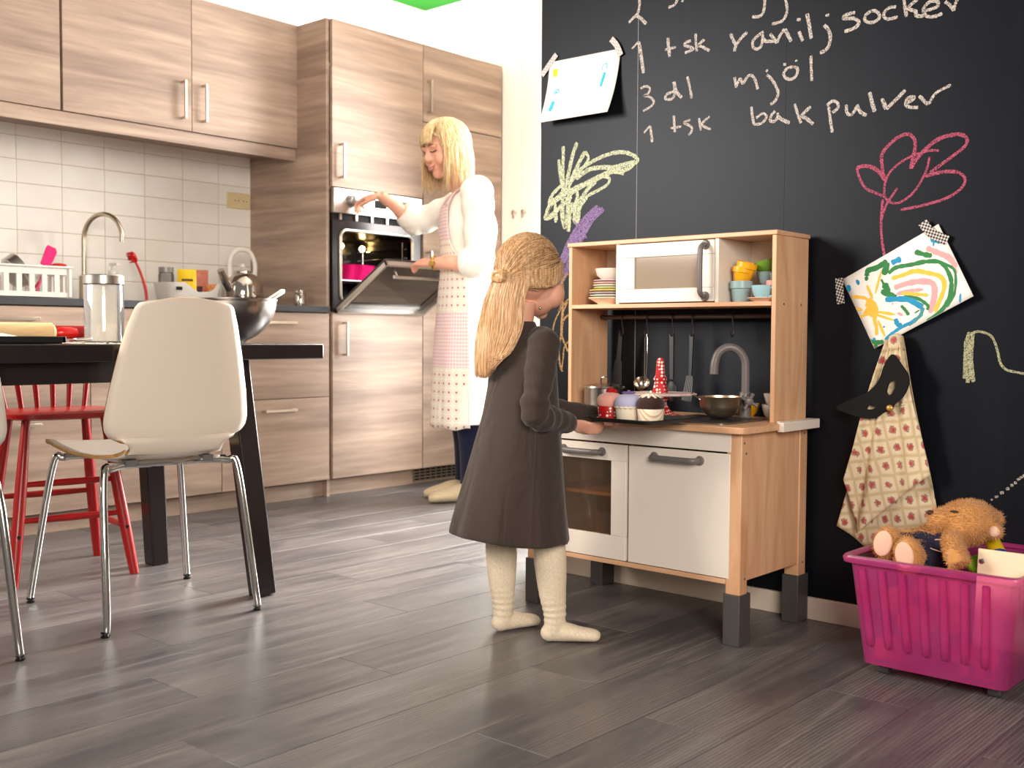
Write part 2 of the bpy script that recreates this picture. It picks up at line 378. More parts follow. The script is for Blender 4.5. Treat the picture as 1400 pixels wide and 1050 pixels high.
def carcass(par, xb, xf, y0, y1, z0, z1, t=.018):
    m = MB().box(xb, xf, y0, y0 + t, z0, z1).box(xb, xf, y1 - t, y1, z0, z1).box(xb, xf, y0, y1, z0, z0 + t).box(xb, xf, y0, y1, z1 - t, z1).box(xb, xb + .01, y0, y1, z0, z1)
    return mk('body', m, M_carc, par)
# base units with two deep drawers each
for (y0, y1, lab) in ((2.717, 3.317, 'walnut base unit with two drawers beside the tall oven cabinet'), (2.115, 2.717, 'walnut base unit with two drawers behind the white chair back'),
                      (1.513, 2.115, 'walnut base unit with two drawers behind the red chair'), (.911, 1.513, 'walnut base unit with two drawers cut by the left picture edge')):
    t = thing('base_cabinet', lab, 'cabinet', (-4.4, (y0 + y1) / 2, 0), group='base drawer units under the worktop')
    carcass(t, XW + .01, XF - .021, y0, y1, .08, .887)
    for z0, z1, zh in ((.485, .884, .836), (.085, .485, .432)):
        d = front(t, y0, y1, z0, z1, name='drawer'); yc = (y0 + y1) / 2; handle_h(d, yc - .088, yc + .088, zh, XF)
mk('worktop', MB().box(XW, XF + .008, .9, 3.318, .888, .917), M_work, bevel=.002, label='long dark grey kitchen worktop in front of the tiles', cat='worktop')
pl = mk('trim_1', MB().box(XF - .075, XF - .06, .9, 3.89, 0, .083), M_lam, kind='structure', label='walnut plinth below the base units')
# tall oven cabinet
t = thing('oven_cabinet', 'tall walnut cabinet that houses the open oven', 'cabinet', (-4.4, 3.63, 0))
mk('side_panel', MB().box(XW, -4.122, 3.318, 3.336, 0, 2.285), M_lamx, t, bevel=.0006)
m = MB().box(XW + .01, -4.122, 3.917, 3.935, .08, 2.285)
for z in (.08, .878, 1.482, 2.267): m.box(XW + .01, -4.122, 3.337, 3.917, z, z + .016)
mk('body', m, M_carc, t)
d = front(t, 3.336, 3.935, 1.49, 2.283); handle_v(d, 3.388, 1.532, 1.70, XF)
d = front(t, 3.336, 3.935, .085, .888); handle_v(d, 3.406, .68, .845, XF)
# tall fridge cabinet
t = thing('fridge_cabinet', 'tall walnut fridge cabinet behind the woman', 'cabinet', (-4.4, 4.24, 0))
carcass(t, XW + .01, XF - .021, 3.937, 4.542, .08, 2.285)
d = front(t, 3.937, 4.542, 1.886, 2.283); handle_v(d, 3.97, 1.934, 2.10, XF)
d = front(t, 3.937, 4.542, .085, 1.884); handle_v(d, 3.97, 1.05, 1.22, XF)
v = MB().box(XF - .075, XF - .066, 3.895, 4.542, 0, .083)
mk('plinth', v, M_lam, t)
gm = MB()
for z in (.012, .028, .044, .060, .076): gm.box(XF - .062, XF - .056, 3.93, 4.542, z - .0022, z + .0022)
for k in range(16): y = 3.93 + k * .0405; gm.box(XF - .062, XF - .056, y - .002, y + .002, .01, .078)
gr = mk('vent_grille', gm, pm('grille_metal', (150, 130, 112), .45, .6), t, label='brown metal vent grille')
mk('grille_backing', MB().box(XF - .066, XF - .063, 3.93, 4.542, .008, .08), M_dark, gr)
# wall cabinets
XU = -4.345
t = thing('wall_cabinet', 'walnut wall cabinet with two doors above the tap', 'cabinet', (-4.54, 2.73, 1.69), group='wall cabinets over the tiles')
carcass(t, XW + .01, XU - .021, 2.133, 3.317, 1.69, 2.29)
d = front(t, 2.136, 2.735, 1.69, 2.29, XU); handle_v(d, 2.686, 1.738, 1.908, XU)
d = front(t, 2.735, 3.333, 1.69, 2.29, XU); handle_v(d, 2.793, 1.738, 1.908, XU)
t = thing('wall_cabinet', 'walnut wall cabinet at the top left picture corner', 'cabinet', (-4.54, 1.6, 1.69), group='wall cabinets over the tiles')
carcass(t, XW + .01, XU - .021, .93, 2.127, 1.69, 2.29)
d = front(t, 1.53, 2.128, 1.69, 2.29, XU); handle_v(d, 1.59, 1.738, 1.908, XU)
d = front(t, .93, 1.53, 1.69, 2.29, XU); handle_v(d, 1.48, 1.738, 1.908, XU)
mk('trim_2', MB().box(XU - .03, XU - .012, .93, 3.317, 1.632, 1.69).box(XW, XU - .03, .93, 3.317, 1.684, 1.689), M_lam, kind='structure', bevel=.001, label='walnut light rail below the wall cabinets')
# white cupboard with two knobs beside the fridge
t = thing('white_cupboard', 'tall white cupboard doors with two small knobs beside the fridge cabinet', 'cupboard', (-3.95, YE, 0))
for a, b, kx in ((-4.10, -3.958, -3.992), (-3.955, -3.66, -3.923)):
    d = mk('door', MB().box(a, b, YE - .02, YE - .001, .09, 2.4), M_wallw, t, bevel=.002)
    k = MB().lathe([(.005, 0), (.005, .016), (.011, .02), (.011, .03), (.001, .033)], (kx, YE - .02, 1.462), 14, axis=(0, -1, 0))
    k.box(kx - .004, kx + .004, YE - .05, YE - .045, 1.43, 1.475)
    mk('knob', k, M_hand, d)
# oven
t = thing('built_in_oven', 'stainless built-in oven with its door pulled open', 'oven', (-4.4, 3.635, .90))
M_enamel = pm('black_oven_enamel', (14, 13, 14), .25, var=.2); M_ovsteel = pm('oven_steel', (216, 212, 206), .3, .9, .03)
y0, y1 = 3.345, 3.927
mk('control_panel', MB().box(XF - .03, XF + .004, y0, y1, 1.368, 1.486), M_ovsteel, t, bevel=.002)
for yk, rk in ((3.45, .027), (3.80, .026)):
    k = MB().lathe([(rk + .006, 0), (rk + .006, .004), (rk, .006), (rk * .92, .024), (rk * .8, .027), (.001, .027)], (XF + .004, yk, 1.43), 24, axis=(1, 0, 0)); k.box(XF + .018, XF + .036, yk - .004, yk + .004, 1.43 - rk * .9, 1.43 + rk * .9)
    mk('knob', k, pm('knob_grey', (150, 146, 142), .35, .8), t)
m = MB().box(XF + .004, XF + .0055, 3.6, 3.68, 1.41, 1.45); mk('display', m, M_dark, t)
# vent strip, frame and cavity
m = MB().box(XF - .035, XF - .012, y0, y1, 1.335, 1.368); vs_ = mk('vent_strip', m, M_dark, t)
for k in range(6): yy = 3.385 + k * .1; mk('vent_rib', MB().box(XF - .012, XF - .002, yy, yy + .012, 1.337, 1.366), M_ovsteel, vs_)
ci0, ci1, cz0, cz1 = 3.395, 3.86, .945, 1.285
m = MB().box(XF - .035, XF - .008, y0, ci0, .90, 1.336).box(XF - .035, XF - .008, ci1, y1, .90, 1.336).box(XF - .035, XF - .008, ci0, ci1, cz1, 1.336).box(XF - .035, XF - .008, ci0, ci1, .90, cz0)
mk('frame', m, pm('oven_frame', (70, 68, 68), .25, .8), t, bevel=.002)
rp = []
def rrect(y0, y1, z0, z1, r, k=5):
    o = []
    for cy, cz, a0 in ((y1 - r, z1 - r, 0), (y0 + r, z1 - r, 90), (y0 + r, z0 + r, 180), (y1 - r, z0 + r, 270)):
        for i in range(k + 1): a = math.radians(a0 + 90 * i / k); o.append((cy + r * math.cos(a), cz + r * math.sin(a)))
    return o
rp = [(XF - .004, y, z) for y, z in rrect(ci0 - .004, ci1 + .004, cz0 - .004, cz1 + .004, .035)]
mk('gasket', MB().tube(rp, .007, 8, closed=True), M_ovsteel, t, label='pale shiny door seal ring')
pr = rrect(ci0, ci1, cz0, cz1, .03); m = MB(); n = len(pr)
m.add([(XF - .01, y, z) for y, z in pr] + [(XF - .45, y, z) for y, z in pr], [(i, (i + 1) % n, n + (i + 1) % n, n + i) for i in range(n)] + [tuple(range(n, 2 * n))])
mk('cavity', m, M_enamel, t, fix=False)
for yy in (ci0 + .006, ci1 - .006):
    m = MB()
    for zz in (1.0, 1.045, 1.09, 1.135, 1.18, 1.225): m.cyl((XF - .05, yy, zz), (XF - .42, yy, zz), .0028, n=6)
    for xx in (XF - .07, XF - .38): m.cyl((xx, yy, .97), (xx, yy, 1.26), .003, n=6)
    mk('side_rack', m, M_chrome, t)
lm = pm('oven_lamp_glow', (255, 205, 130), .5, emis=26.)
for (x, yy, z, r) in ((-4.145, 3.428, 1.215, .014), (-4.46, 3.832, 1.24, .016)):
    mk('lamp', MB().ell((x, yy, z), (r, r, r), 12, 8), lm, t, label='glowing oven lamp')
# wire shelf and baking mould (things inside the oven)
m = MB(); zr = 1.05
for k in range(13): yy = ci0 + .012 + k * (ci1 - ci0 - .024) / 12; m.cyl((XF - .06, yy, zr), (XF - .42, yy, zr), .0018, n=6)
for xx in (XF - .055, XF - .42, XF - .24): m.cyl((xx, ci0 + .008, zr), (xx, ci1 - .008, zr), .0032, n=6)
m.tube([(XF - .055, ci0 + .012, zr), (XF - .04, ci0 + .012, zr - .004), (XF - .036, ci0 + .012, zr - .03)], .0035, 6); m.tube([(XF - .055, ci1 - .012, zr), (XF - .04, ci1 - .012, zr - .004), (XF - .036, ci1 - .012, zr - .03)], .0035, 6)
mk('wire_shelf', m, M_chrome, label='chrome wire shelf inside the oven', cat='oven shelf')
M_pink = pm('hot_pink_silicone', (226, 20, 110), .35, var=.05)
t = thing('baking_mould', 'hot pink fluted baking mould on the oven shelf', 'baking mould', (XF - .2, 3.59, zr + .003))
m = MB(); rings = []
for r, z in ((.13, 0), (.142, .02), (.16, .075), (.166, .08), (.157, .08), (.138, .02), (.125, .008)):
    rings.append([((XF - .24) + r * (1 + .035 * math.cos(12 * a)) * math.cos(a), 3.60 + r * (1 + .035 * math.cos(12 * a)) * math.sin(a), zr + .003 + z) for a in [2 * PI * j / 72 for j in range(72)]])
m.rings(rings); mk('bowl', m, M_pink, t, smooth=50)
mk('tube', MB().lathe([(.03, 0), (.022, .075), (.015, .075), (.02, .004)], (XF - .24, 3.60, zr + .008), 20), M_pink, t)
# open oven door, hinged at the bottom edge: built upright then tipped
DL = .425; ang = math.atan2(.39, .235)
HM = Matrix.Translation(Vector((XF + .006, 0, .902))) @ Matrix.Rotation(ang, 4, 'Y')
ovd = bpy.data.objects['built_in_oven']
def dbox(m, x0, x1, a, b, z0, z1): s = len(m.v); m.box(x0, x1, a, b, z0, z1); m.xf(HM, s)
m = MB(); fw = .058
dbox(m, -.012, 0, y0, y0 + fw, 0, DL); dbox(m, -.012, 0, y1 - fw, y1, 0, DL); dbox(m, -.012, 0, y0 + fw, y1 - fw, 0, fw); dbox(m, -.012, 0, y0 + fw, y1 - fw, DL - fw * .8, DL)
od = mk('oven_door', m, pm('door_dark_glass', (62, 54, 50), .2, var=.05), ovd, bevel=.001, label='dark glass door tipped open')
m = MB(); dbox(m, -.008, -.004, y0 + fw - .004, y1 - fw + .004, fw - .004, DL - fw * .8 + .004); mk('door_pane', m, glassy('oven_door_glass', (150, 140, 132), .12, .02, 1.6), od)
m = MB(); dbox(m, 0, .022, y0, y0 + .012, 0, DL); dbox(m, 0, .022, y1 - .012, y1, 0, DL); dbox(m, 0, .024, y0, y1, DL - .012, DL); dbox(m, 0, .022, y0, y1, 0, .012); mk('door_edge', m, M_ovsteel, od)
m = MB(); s = len(m.v); m.cyl((.062, y0 + .05, DL - .035), (.062, y1 - .05, DL - .035), .008, n=12)
for yy in (y0 + .07, y1 - .07): m.cyl((.02, yy, DL - .035), (.062, yy, DL - .035), .006, n=8)
m.xf(HM, s); mk('door_handle', m, M_chrome, od)
# socket
t = thing('wall_socket', 'cream double wall socket on the tiles', 'socket', (XW, 3.24, 1.455)); M_cream = pm('cream_plastic', (226, 206, 160), .4)
mk('plate', MB().box(XW, XW + .012, 3.175, 3.31, 1.42, 1.50), M_cream, t, bevel=.004)
for yy in (3.228, 3.278):
    s = mk('outlet', MB().lathe([(.024, .008), (.024, .014), (.02, .014), (.019, .004), (.001, .004)], (XW, yy, 1.46), 20, axis=(1, 0, 0)), M_cream, t)
    mk('pin_hole', MB().cyl((XW + .0125, yy - .009, 1.46), (XW + .0135, yy - .009, 1.46), .003, n=8).cyl((XW + .0125, yy + .009, 1.46), (XW + .0135, yy + .009, 1.46), .003, n=8), M_dark, s)

# ------------------------------------------------------------------ things on the worktop
ZW = .917
t = thing('kitchen_tap', 'tall brushed steel gooseneck tap in front of the tiles', 'tap', (-4.64, 2.37, ZW)); M_tap = pm('brushed_nickel', (196, 180, 160), .3, 1.)
mk('base', MB().lathe([(.026, 0), (.026, .004), (.022, .006), (.022, .12), (.014, .125), (.001, .125)], (-4.64, 2.37, ZW), 20), M_tap, t)
arc = [(-4.64, 2.37, ZW + .12), (-4.64, 2.37, ZW + .27)]
for i in range(13):
    a = PI - PI * 1.06 * i / 12; q = .118 * (1 + math.cos(a)); arc.append((-4.64 + q * .86, 2.37 + q * .3, ZW + .285 + .105 * math.sin(a)))
mk('spout', MB().tube(arc, .0105, 12), M_tap, t)
mk('lever', MB().tube([(-4.64, 2.40, ZW + .09), (-4.63, 2.43, ZW + .10), (-4.60, 2.47, ZW + .13)], .006, 8), M_tap, t)
# dish rack: white drainer basket with slotted walls
t = thing('dish_rack', 'white slotted plastic dish rack on the worktop', 'dish rack', (-4.43, 1.99, ZW)); M_wp = pm('white_plastic', (235, 230, 222), .35, var=.02)
rx0, rx1, ry0, ry1 = -4.60, -4.34, 1.74, 2.15; zb, zt = ZW + .012, ZW + .13
m = MB().box(rx0 + .01, rx1 - .01, ry0 + .01, ry1 - .01, zb, zb + .008)
for sx, x in ((1, rx1), (-1, rx0)):
    m.box(x - .005, x + .005, ry0, ry1, zb - .001, zb + .02); m.box(x - .005, x + .005, ry0, ry1, zt - .028, zt - .001)
    for k in range(9): yy = ry0 + k * (ry1 - ry0) / 8; m.box(x - .004, x + .004, yy - .011, yy + .011, zb, zt)
for y in (ry0, ry1):
    m.box(rx0, rx1, y - .005, y + .005, zb - .001, zb + .02); m.box(rx0, rx1, y - .005, y + .005, zt - .028, zt - .001)
    for k in range(6): xx = rx0 + k * (rx1 - rx0) / 5; m.box(xx - .011, xx + .011, y - .004, y + .004, zb, zt)
mk('basket', m, M_wp, t, bevel=.001)
m = MB(); e = .014
m.box(rx0 - e, rx1 + e, ry0 - e, ry0 + .004, zt, zt + .008).box(rx0 - e, rx1 + e, ry1 - .004, ry1 + e, zt, zt + .008).box(rx0 - e, rx0 + .004, ry0, ry1, zt, zt + .008).box(rx1 - .004, rx1 + e, ry0, ry1, zt, zt + .008)
mk('rim', m, M_wp, t, bevel=.002)
for x in (rx0 + .02, rx1 - .02):
    for y in (ry0 + .03, ry1 - .03): mk('foot', MB().cyl((x, y, ZW + .0062), (x, y, zb), .012, n=10), M_wp, t)
mk('drip_tray', MB().box(-4.62, -4.32, 1.72, 2.17, ZW, ZW + .006), M_steel, label='thin steel drip tray under the dish rack', cat='drip tray', bevel=.002)
for o in [t] + []: o.location.z += 0
def tool(name, lab, cat, head, pts, r, mh, group=None): pass
t = thing('spatula', 'hot pink silicone spatula sticking out of the dish rack', 'spatula', (-4.40, 2.06, zb))
m = MB(); m.add(*(lambda M: ([M @ Vector(v) for v in [(-.021, 0, -.004), (.021, 0, -.004), (.026, .07, -.003), (.016, .085, -.003), (-.02, .085, -.003), (-.024, .07, -.003), (-.021, 0, .004), (.021, 0, .004), (.026, .07, .003), (.016, .085, .003), (-.02, .085, .003), (-.024, .07, .003)]], [(0, 1, 2, 3, 4, 5)[::-1], (6, 7, 8, 9, 10, 11)] + [(i, (i + 1) % 6, 6 + (i + 1) % 6, 6 + i) for i in range(6)]))(Matrix.Translation(Vector((-4.39, 2.075, ZW + .14))) @ Matrix.Rotation(math.radians(22), 4, 'X').inverted() @ Matrix(((0, 0, 1, 0), (1, 0, 0, 0), (0, 1, 0, 0), (0, 0, 0, 1)))))
mk('blade', m, M_pink, t, bevel=.002)
mk('shaft', MB().cyl((-4.40, 2.04, zb + .012), (-4.39, 2.078, ZW + .145), .005, n=8), M_pink, t)
t = thing('red_spoon', 'dark red spoon lying across the dish rack rim', 'spoon', (-4.40, 2.14, zt))
M_red = pm('red_lacquer', (200, 14, 14), .3, var=.08, coat=.3)
m = MB(); m.ell((-4.39, 2.135, zt + .016), (.018, .032, .008), 14, 8); mk('bowl', m, M_red, t); mk('stem', MB().tube([(-4.40, 2.11, zt + .014), (-4.42, 2.03, zb + .02)], .0045, 8), M_red, t)
for k, (yy, tl, lab) in enumerate(((1.87, 12, 'white plate leaning in the dish rack, next to the steel pan'), (1.80, 12, 'white plate leaning in the dish rack, at the picture edge'))):
    Mx = Matrix.Translation(Vector((-4.46, yy, ZW + .105))) @ Matrix.Rotation(math.radians(90 - tl), 4, 'X') @ Matrix.Identity(4)
    mk('plate', MB().lathe([(.001, 0), (.05, .001), (.08, .012), (.081, .015), (.05, .005), (.001, .004)], n=30, M=Mx), M_wp, label=lab, cat='plate', group='plates drying in the rack')
t = thing('drying_pan', 'small steel pan drying in the dish rack', 'pan', (-4.46, 1.95, zb))
Mx = Matrix.Translation(Vector((-4.45, 1.955, ZW + .1))) @ Matrix.Rotation(math.radians(-62), 4, 'X')
mk('bowl', MB().lathe([(.001, 0), (.05, 0), (.066, .01), (.072, .05), (.07, .05), (.063, .012), (.001, .004)], n=28, M=Mx), M_steel, t)
mk('handle', MB().tube([(-4.39, 1.97, ZW + .12), (-4.36, 1.98, ZW + .1), (-4.355, 2.0, ZW + .06)], .005, 8), M_steel, t)
# soap pump bottle
t = thing('soap_bottle', 'white pump soap bottle behind the flour jar', 'bottle', (-4.58, 2.47, ZW))
mk('bottle', MB().lathe([(.001, 0), (.031, 0), (.033, .004), (.033, .10), (.026, .117), (.013, .122), (.013, .133), (.001, .133)], (-4.58, 2.47, ZW), 22), M_wp, t)
mk('pump', MB().lathe([(.016, .13), (.016, .145), (.005, .147), (.005, .168), (.012, .17), (.012, .18), (.001, .181)], (-4.58, 2.47, ZW), 16).box(-4.59, -4.53, 2.464, 2.476, ZW + .169, ZW + .179), M_wp, t)
# dish brush in a stand
t = thing('dish_brush', 'red dish brush standing upright left of the white food tub', 'brush', (-4.52, 2.60, ZW))
bp = crom([(-4.52, 2.605, ZW + .012), (-4.52, 2.598, ZW + .07), (-4.52, 2.575, ZW + .14), (-4.52, 2.55, ZW + .19)], 5)
mk('handle', MB().tube(bp, [.007] * 8 + [.006] * 8, 10), pm('translucent_red', (215, 70, 66), .3), t)
m = MB(); Mx = Matrix.Rotation(math.radians(25), 3, 'X'); m.ell((-4.52, 2.543, ZW + .208), (.016, .012, .027), 14, 10, M=Mx); mk('head', m, M_red, t)
m = MB()
for i in range(60):
    a, b = rng.uniform(-.022, .022), rng.uniform(-.011, .011); p = Vector((-4.52 + b, 2.538 - a * .42, ZW + .208 + a)); m.tube([p, p + Vector((b * .4, -.02, -.004))], .0012, 4)
mk('bristles', m, M_red, t, kind='stuff')
mk('stand', MB().lathe([(.001, 0), (.024, 0), (.022, .012), (.01, .016), (.009, .016), (.009, .006), (.001, .006)], (-4.52, 2.605, ZW), 18), M_wp, t)
# white tub of baking things
t = thing('food_tub', 'white plastic tub with a scooped front on the worktop', 'tub', (-4.5, 2.80, ZW))
tx, ty = -4.5, 2.80; rg = []
def tubring(hx, hy, zf, r=.02, n=40):
    out = []
    for j in range(n):
        a = 2 * PI * j / n; ca, sa = math.cos(a), math.sin(a); x = hx * math.copysign(abs(ca) ** .4, ca); y = hy * math.copysign(abs(sa) ** .4, sa)
        out.append((tx + x, ty + y, ZW + (zf(x, y) if callable(zf) else zf)))
    return out
scoop = lambda x, y: .10 - (.042 if x > .06 else 0.) * max(0, 1 - ((y - .02) / .085) ** 4 if abs(y - .02) < .085 else 0)
m = MB().rings([tubring(.001, .001, .003), tubring(.075, .12, .003), tubring(.08, .125, .012), tubring(.092, .142, scoop), tubring(.087, .137, scoop), tubring(.075, .12, .014), tubring(.001, .001, .008)], cap=False)
tb = mk('tub', m, M_wp, t, smooth=50); mk('grip_slot', MB().box(tx + .0865, tx + .092, ty - .112, ty - .08, ZW + .064, ZW + .08), M_dark, t, bevel=.003)
t2 = thing('spice_jar', 'small glass spice jar behind the yellow packet', 'jar', (-4.54, 2.71, ZW + .014))
mk('glass', MB().lathe([(.001, 0), (.033, 0), (.035, .004), (.035, .12), (.028, .13), (.001, .131)], (-4.54, 2.715, ZW + .02), 20), glassy('jar_glass', (205, 205, 205), .22, .04), t2)
mk('contents', MB().lathe([(.001, 0), (.031, 0), (.031, .06), (.001, .062)], (-4.54, 2.715, ZW + .023), 18), pm('brown_spice', (140, 120, 105), .9, var=.2), t2)
mk('lid', MB().lathe([(.034, .128), (.034, .152), (.001, .154)], (-4.54, 2.715, ZW + .02), 20), pm('grey_lid', (150, 146, 142), .4, .3), t2)
def packet(name, lab, mat, x, y, w, hgt, z0, tilt, yaw, deco):
    tt = thing(name, lab, 'packet', (x, y, z0)); Mx = Matrix.Translation(Vector((x, y, z0))) @ Matrix.Rotation(yaw, 4, 'Z') @ Matrix.Rotation(tilt, 4, 'Y')
    m = MB(); nx, nz = 8, 8; pts = {}
    for sgn in (1, -1):
        for i in range(nx + 1):
            for j in range(nz + 1):
                u, v = i / nx, j / nz; d = .018 * (math.sin(PI * u) * math.sin(PI * v)) ** .6; pts[sgn, i, j] = len(m.v); m.v.append(tuple(Mx @ Vector((sgn * (d + .0006), (u - .5) * w, v * hgt))))
        for i in range(nx):
            for j in range(nz): m.f.append((pts[sgn, i, j], pts[sgn, i + 1, j], pts[sgn, i + 1, j + 1], pts[sgn, i, j + 1])); m.mi.append(0)
    mk('pouch', m, mat, tt, smooth=60)
    for nm, mt, u0, u1, v0, v1 in deco:
        m = MB(); k = 5; vs = []
        for i in range(k + 1):
            for j in range(k + 1):
                u = u0 + (u1 - u0) * i / k; v = v0 + (v1 - v0) * j / k; d = .018 * (math.sin(PI * u) * math.sin(PI * v)) ** .6; vs.append(Mx @ Vector((d + .0018, (u - .5) * w, v * hgt)))
        m.add(vs, [(i * (k + 1) + j, (i + 1) * (k + 1) + j, (i + 1) * (k + 1) + j + 1, i * (k + 1) + j + 1) for i in range(k) for j in range(k)]); mk(nm, m, mt, tt)
    return tt
M_yel = pm('yellow_packet_print', (244, 205, 20), .35, var=.04)
packet('yellow_packet', 'yellow baking packet standing in the white tub', M_yel, -4.46, 2.775, .085, .15, ZW + .014, math.radians(-4), -.45, [('print_bar', pm('brown_print', (88, 60, 20), .5), .2, .8, .62, .69), ('picture', pm('orange_print', (226, 120, 40), .5, var=.5, vs=60), .25, .75, .15, .42)])
packet('patterned_packet', 'pink and brown patterned packet beside the yellow one', pm('pink_brown_print', (190, 110, 90), .4, var=.65, vs=45), -4.48, 2.845, .09, .15, ZW + .014, math.radians(5), -.45, [('picture', pm('dark_print', (70, 40, 30), .5, var=.4, vs=50), .2, .7, .2, .5)])
packet('small_packet', 'small red and yellow packet at the right end of the tub', pm('red_yellow_print', (196, 120, 70), .4, var=.6, vs=70), -4.45, 2.895, .06, .085, ZW + .014, math.radians(8), -.5, [('picture', pm('gold_print', (220, 170, 60), .5), .3, .7, .4, .7)])
# kettle
kx, ky = -4.50, 3.105
t = thing('kettle', 'polished steel kettle with white arched handle on the worktop', 'kettle', (kx, ky, ZW)); M_pol = pm('polished_steel', (214, 206, 196), .1, 1., .02)
mk('stand_ring', MB().lathe([(.001, 0), (.09, 0), (.095, .01), (.095, .02), (.001, .022)], (kx, ky, ZW), 30), M_wp, t)
mk('body', MB().lathe([(.001, .022), (.098, .022), (.102, .03), (.101, .07), (.094, .11), (.08, .138), (.058, .157), (.04, .164), (.001, .166)], (kx, ky, ZW), 36), M_pol, t)
ld = mk('lid', MB().lathe([(.05, .160), (.045, .170), (.02, .178), (.001, .179)], (kx, ky, ZW), 28), M_pol, t)
mk('lid_knob', MB().lathe([(.006, .176), (.006, .186), (.014, .192), (.013, .206), (.001, .209)], (kx, ky, ZW), 16), M_wp, ld)
sp = crom([(kx + .02, ky - .085, ZW + .085), (kx + .03, ky - .12, ZW + .12), (kx + .045, ky - .155, ZW + .168)], 4)
mk('spout', MB().tube(sp, [.024, .023, .021, .02, .019, .018, .0175, .017, .0165], 14), M_pol, t)
hp = crom([(kx, ky - .07, ZW + .14), (kx, ky - .072, ZW + .21), (kx, ky - .045, ZW + .262), (kx, ky, ZW + .277), (kx, ky + .045, ZW + .262), (kx, ky + .072, ZW + .21), (kx, ky + .07, ZW + .14)], 5)
mk('handle', MB().tube(hp, [(.0085, .012)] * len(hp), 12), M_wp, t)
t = thing('pepper_shaker', 'small shiny steel shaker near the tall cabinet side', 'shaker', (-4.24, 3.255, ZW))
mk('body', MB().lathe([(.001, 0), (.026, 0), (.027, .003), (.027, .055), (.025, .058), (.001, .058)], (-4.24, 3.255, ZW), 24), M_pol, t)
mk('cap', MB().lathe([(.026, .058), (.027, .061), (.027, .076), (.001, .079)], (-4.24, 3.255, ZW), 24), M_pol, t)
# ================================================================== dining table, chairs and baking things
M_tbl = pm('black_brown_table', (34, 27, 27), .28, var=.12, vs=25)
ZT = .753
t = thing('dining_table', 'black-brown dining table with slanted legs', 'table', (-3.0, 1.3, 0))
mk('tabletop', MB().box(-3.36, -2.62, .05, 2.098, ZT - .045, ZT), M_tbl, t, bevel=.003)
mk('apron', MB().box(-2.70, -2.672, .25, 1.80, .652, ZT - .045).box(-3.31, -3.282, .25, 1.80, .652, ZT - .045).box(-3.31, -2.672, 1.772, 1.80, .652, ZT - .045), M_tbl, t, bevel=.002)
for (a, b) in (((-2.735, 1.855), (-2.695, 1.925)), ((-3.265, 1.875), (-3.325, 1.945)), ((-2.735, .30), (-2.695, .23)), ((-3.265, .30), (-3.325, .23))):
    mk('leg', MB().bar((*a, ZT - .045), (*b, 0), .062, .068, .058, .062, up=(0, 1, 0)), M_tbl, t, bevel=.006, seg=3)

# ---- moulded shell chair
M_shell = pm('beige_white_lacquer', (222, 208, 192), .32, var=.015); M_ply = wood('birch_ply_edge', [(.3, '#a8793f'), (.7, '#cfa46a')], (40, 40, 160), .5, rnd=0)
cpos = Vector((-2.83, 1.622, 0)); crz = math.radians(83.3)
chair = thing('shell_chair', 'beige-white moulded chair with chrome legs, whole back in view', 'chair', cpos, crz, group='moulded shell chairs at the table')
prof = crom([(0, .285, .445), (0, .22, .459), (0, .10, .449), (0, 0, .440), (0, -.10, .438), (0, -.165, .446), (0, -.205, .470), (0, -.228, .52), (0, -.243, .60), (0, -.262, .72), (0, -.285, .845), (0, -.291, .877)], 10)
def shell_w(p):
    if p.z < .4705 and p.y > -.206: q = (p.y + .205) / .49; return float(np.interp(q, [0, .09, .23, .45, .7, .9, .97, 1], [.132, .15, .185, .203, .207, .197, .185, .16]))
    z = p.z
    return float(np.interp(z, [.47, .476, .484, .492, .501, .512, .526, .545, .56, .62, .72, .80, .845, .862, .870, .877], [.132, .133, .138, .149, .172, .190, .1995, .203, .2025, .1945, .1745, .1545, .1425, .138, .134, .124]))
wid = [shell_w(p) for p in prof]
m = MB(); nu = 16; k = len(prof)
for i, (p, w) in enumerate(zip(prof, wid)):
    i_n = i / (k - 1)
    for j in range(nu + 1):
        u = -1 + 2 * j / nu; q = abs(u) ** 2.2
        dz = .012 * q * (1 if p.z < .46 else 0.2); dy = .022 * q if p.z > .5 else 0
        rz_ = -.018 * abs(u) ** 6 if i_n < .06 else 0
        m.v.append((u * w, p.y + dy - (0.02 * q if i_n < .04 else 0), p.z + dz - .02 * u * u * max(0, (p.z - .8) / .077)))
for i in range(k - 1):
    for j in range(nu): a = i * (nu + 1) + j; m.f.append((a, a + 1, a + nu + 2, a + nu + 1)); m.mi.append(0)
sh = mk('seat_shell', m, [M_shell, M_ply], chair, smooth=180, world=False); md = sh.modifiers.new('solid', 'SOLIDIFY'); md.thickness = .010; md.offset = 0; md.material_offset_rim = 1;
for sx in (-1, 1):
    for rear in (1, 0):
        fy, fx, ty_, tx_ = (-.25, .217, -.15, .10) if rear else (.25, .24, .16, .10)
        P = [(sx * .05, ty_, .428), (sx * tx_, ty_, .428), (sx * (tx_ + .065), ty_ - .02 if rear else ty_ + .02, .424), (sx * (tx_ + .092), ty_ - (.035 if rear else -.035), .395), (sx * (fx - .005), fy * .985, .06), (sx * fx, fy, .012)]
        pp_ = crom(P, 6)
        lg = mk('leg', MB().tube(pp_, .0105, 12), M_chrome, chair, smooth=60, world=False)
        mk('foot_cap', MB().lathe([(.001, 0), (.011, 0), (.012, .004), (.007, .006), (.007, .009), (.0115, .010), (.0115, .016), (.001, .016)], (sx * fx, fy, 0), 14), M_black, lg, world=False)
m = MB().tube([(-.17, -.15, .428), (.17, -.15, .428)], .0095, 10).tube([(-.17, .16, .428), (.17, .16, .428)], .0095, 10).tube([(-.09, -.15, .428), (-.09, .16, .428)], .008, 10).tube([(.09, -.15, .428), (.09, .16, .428)], .008, 10)
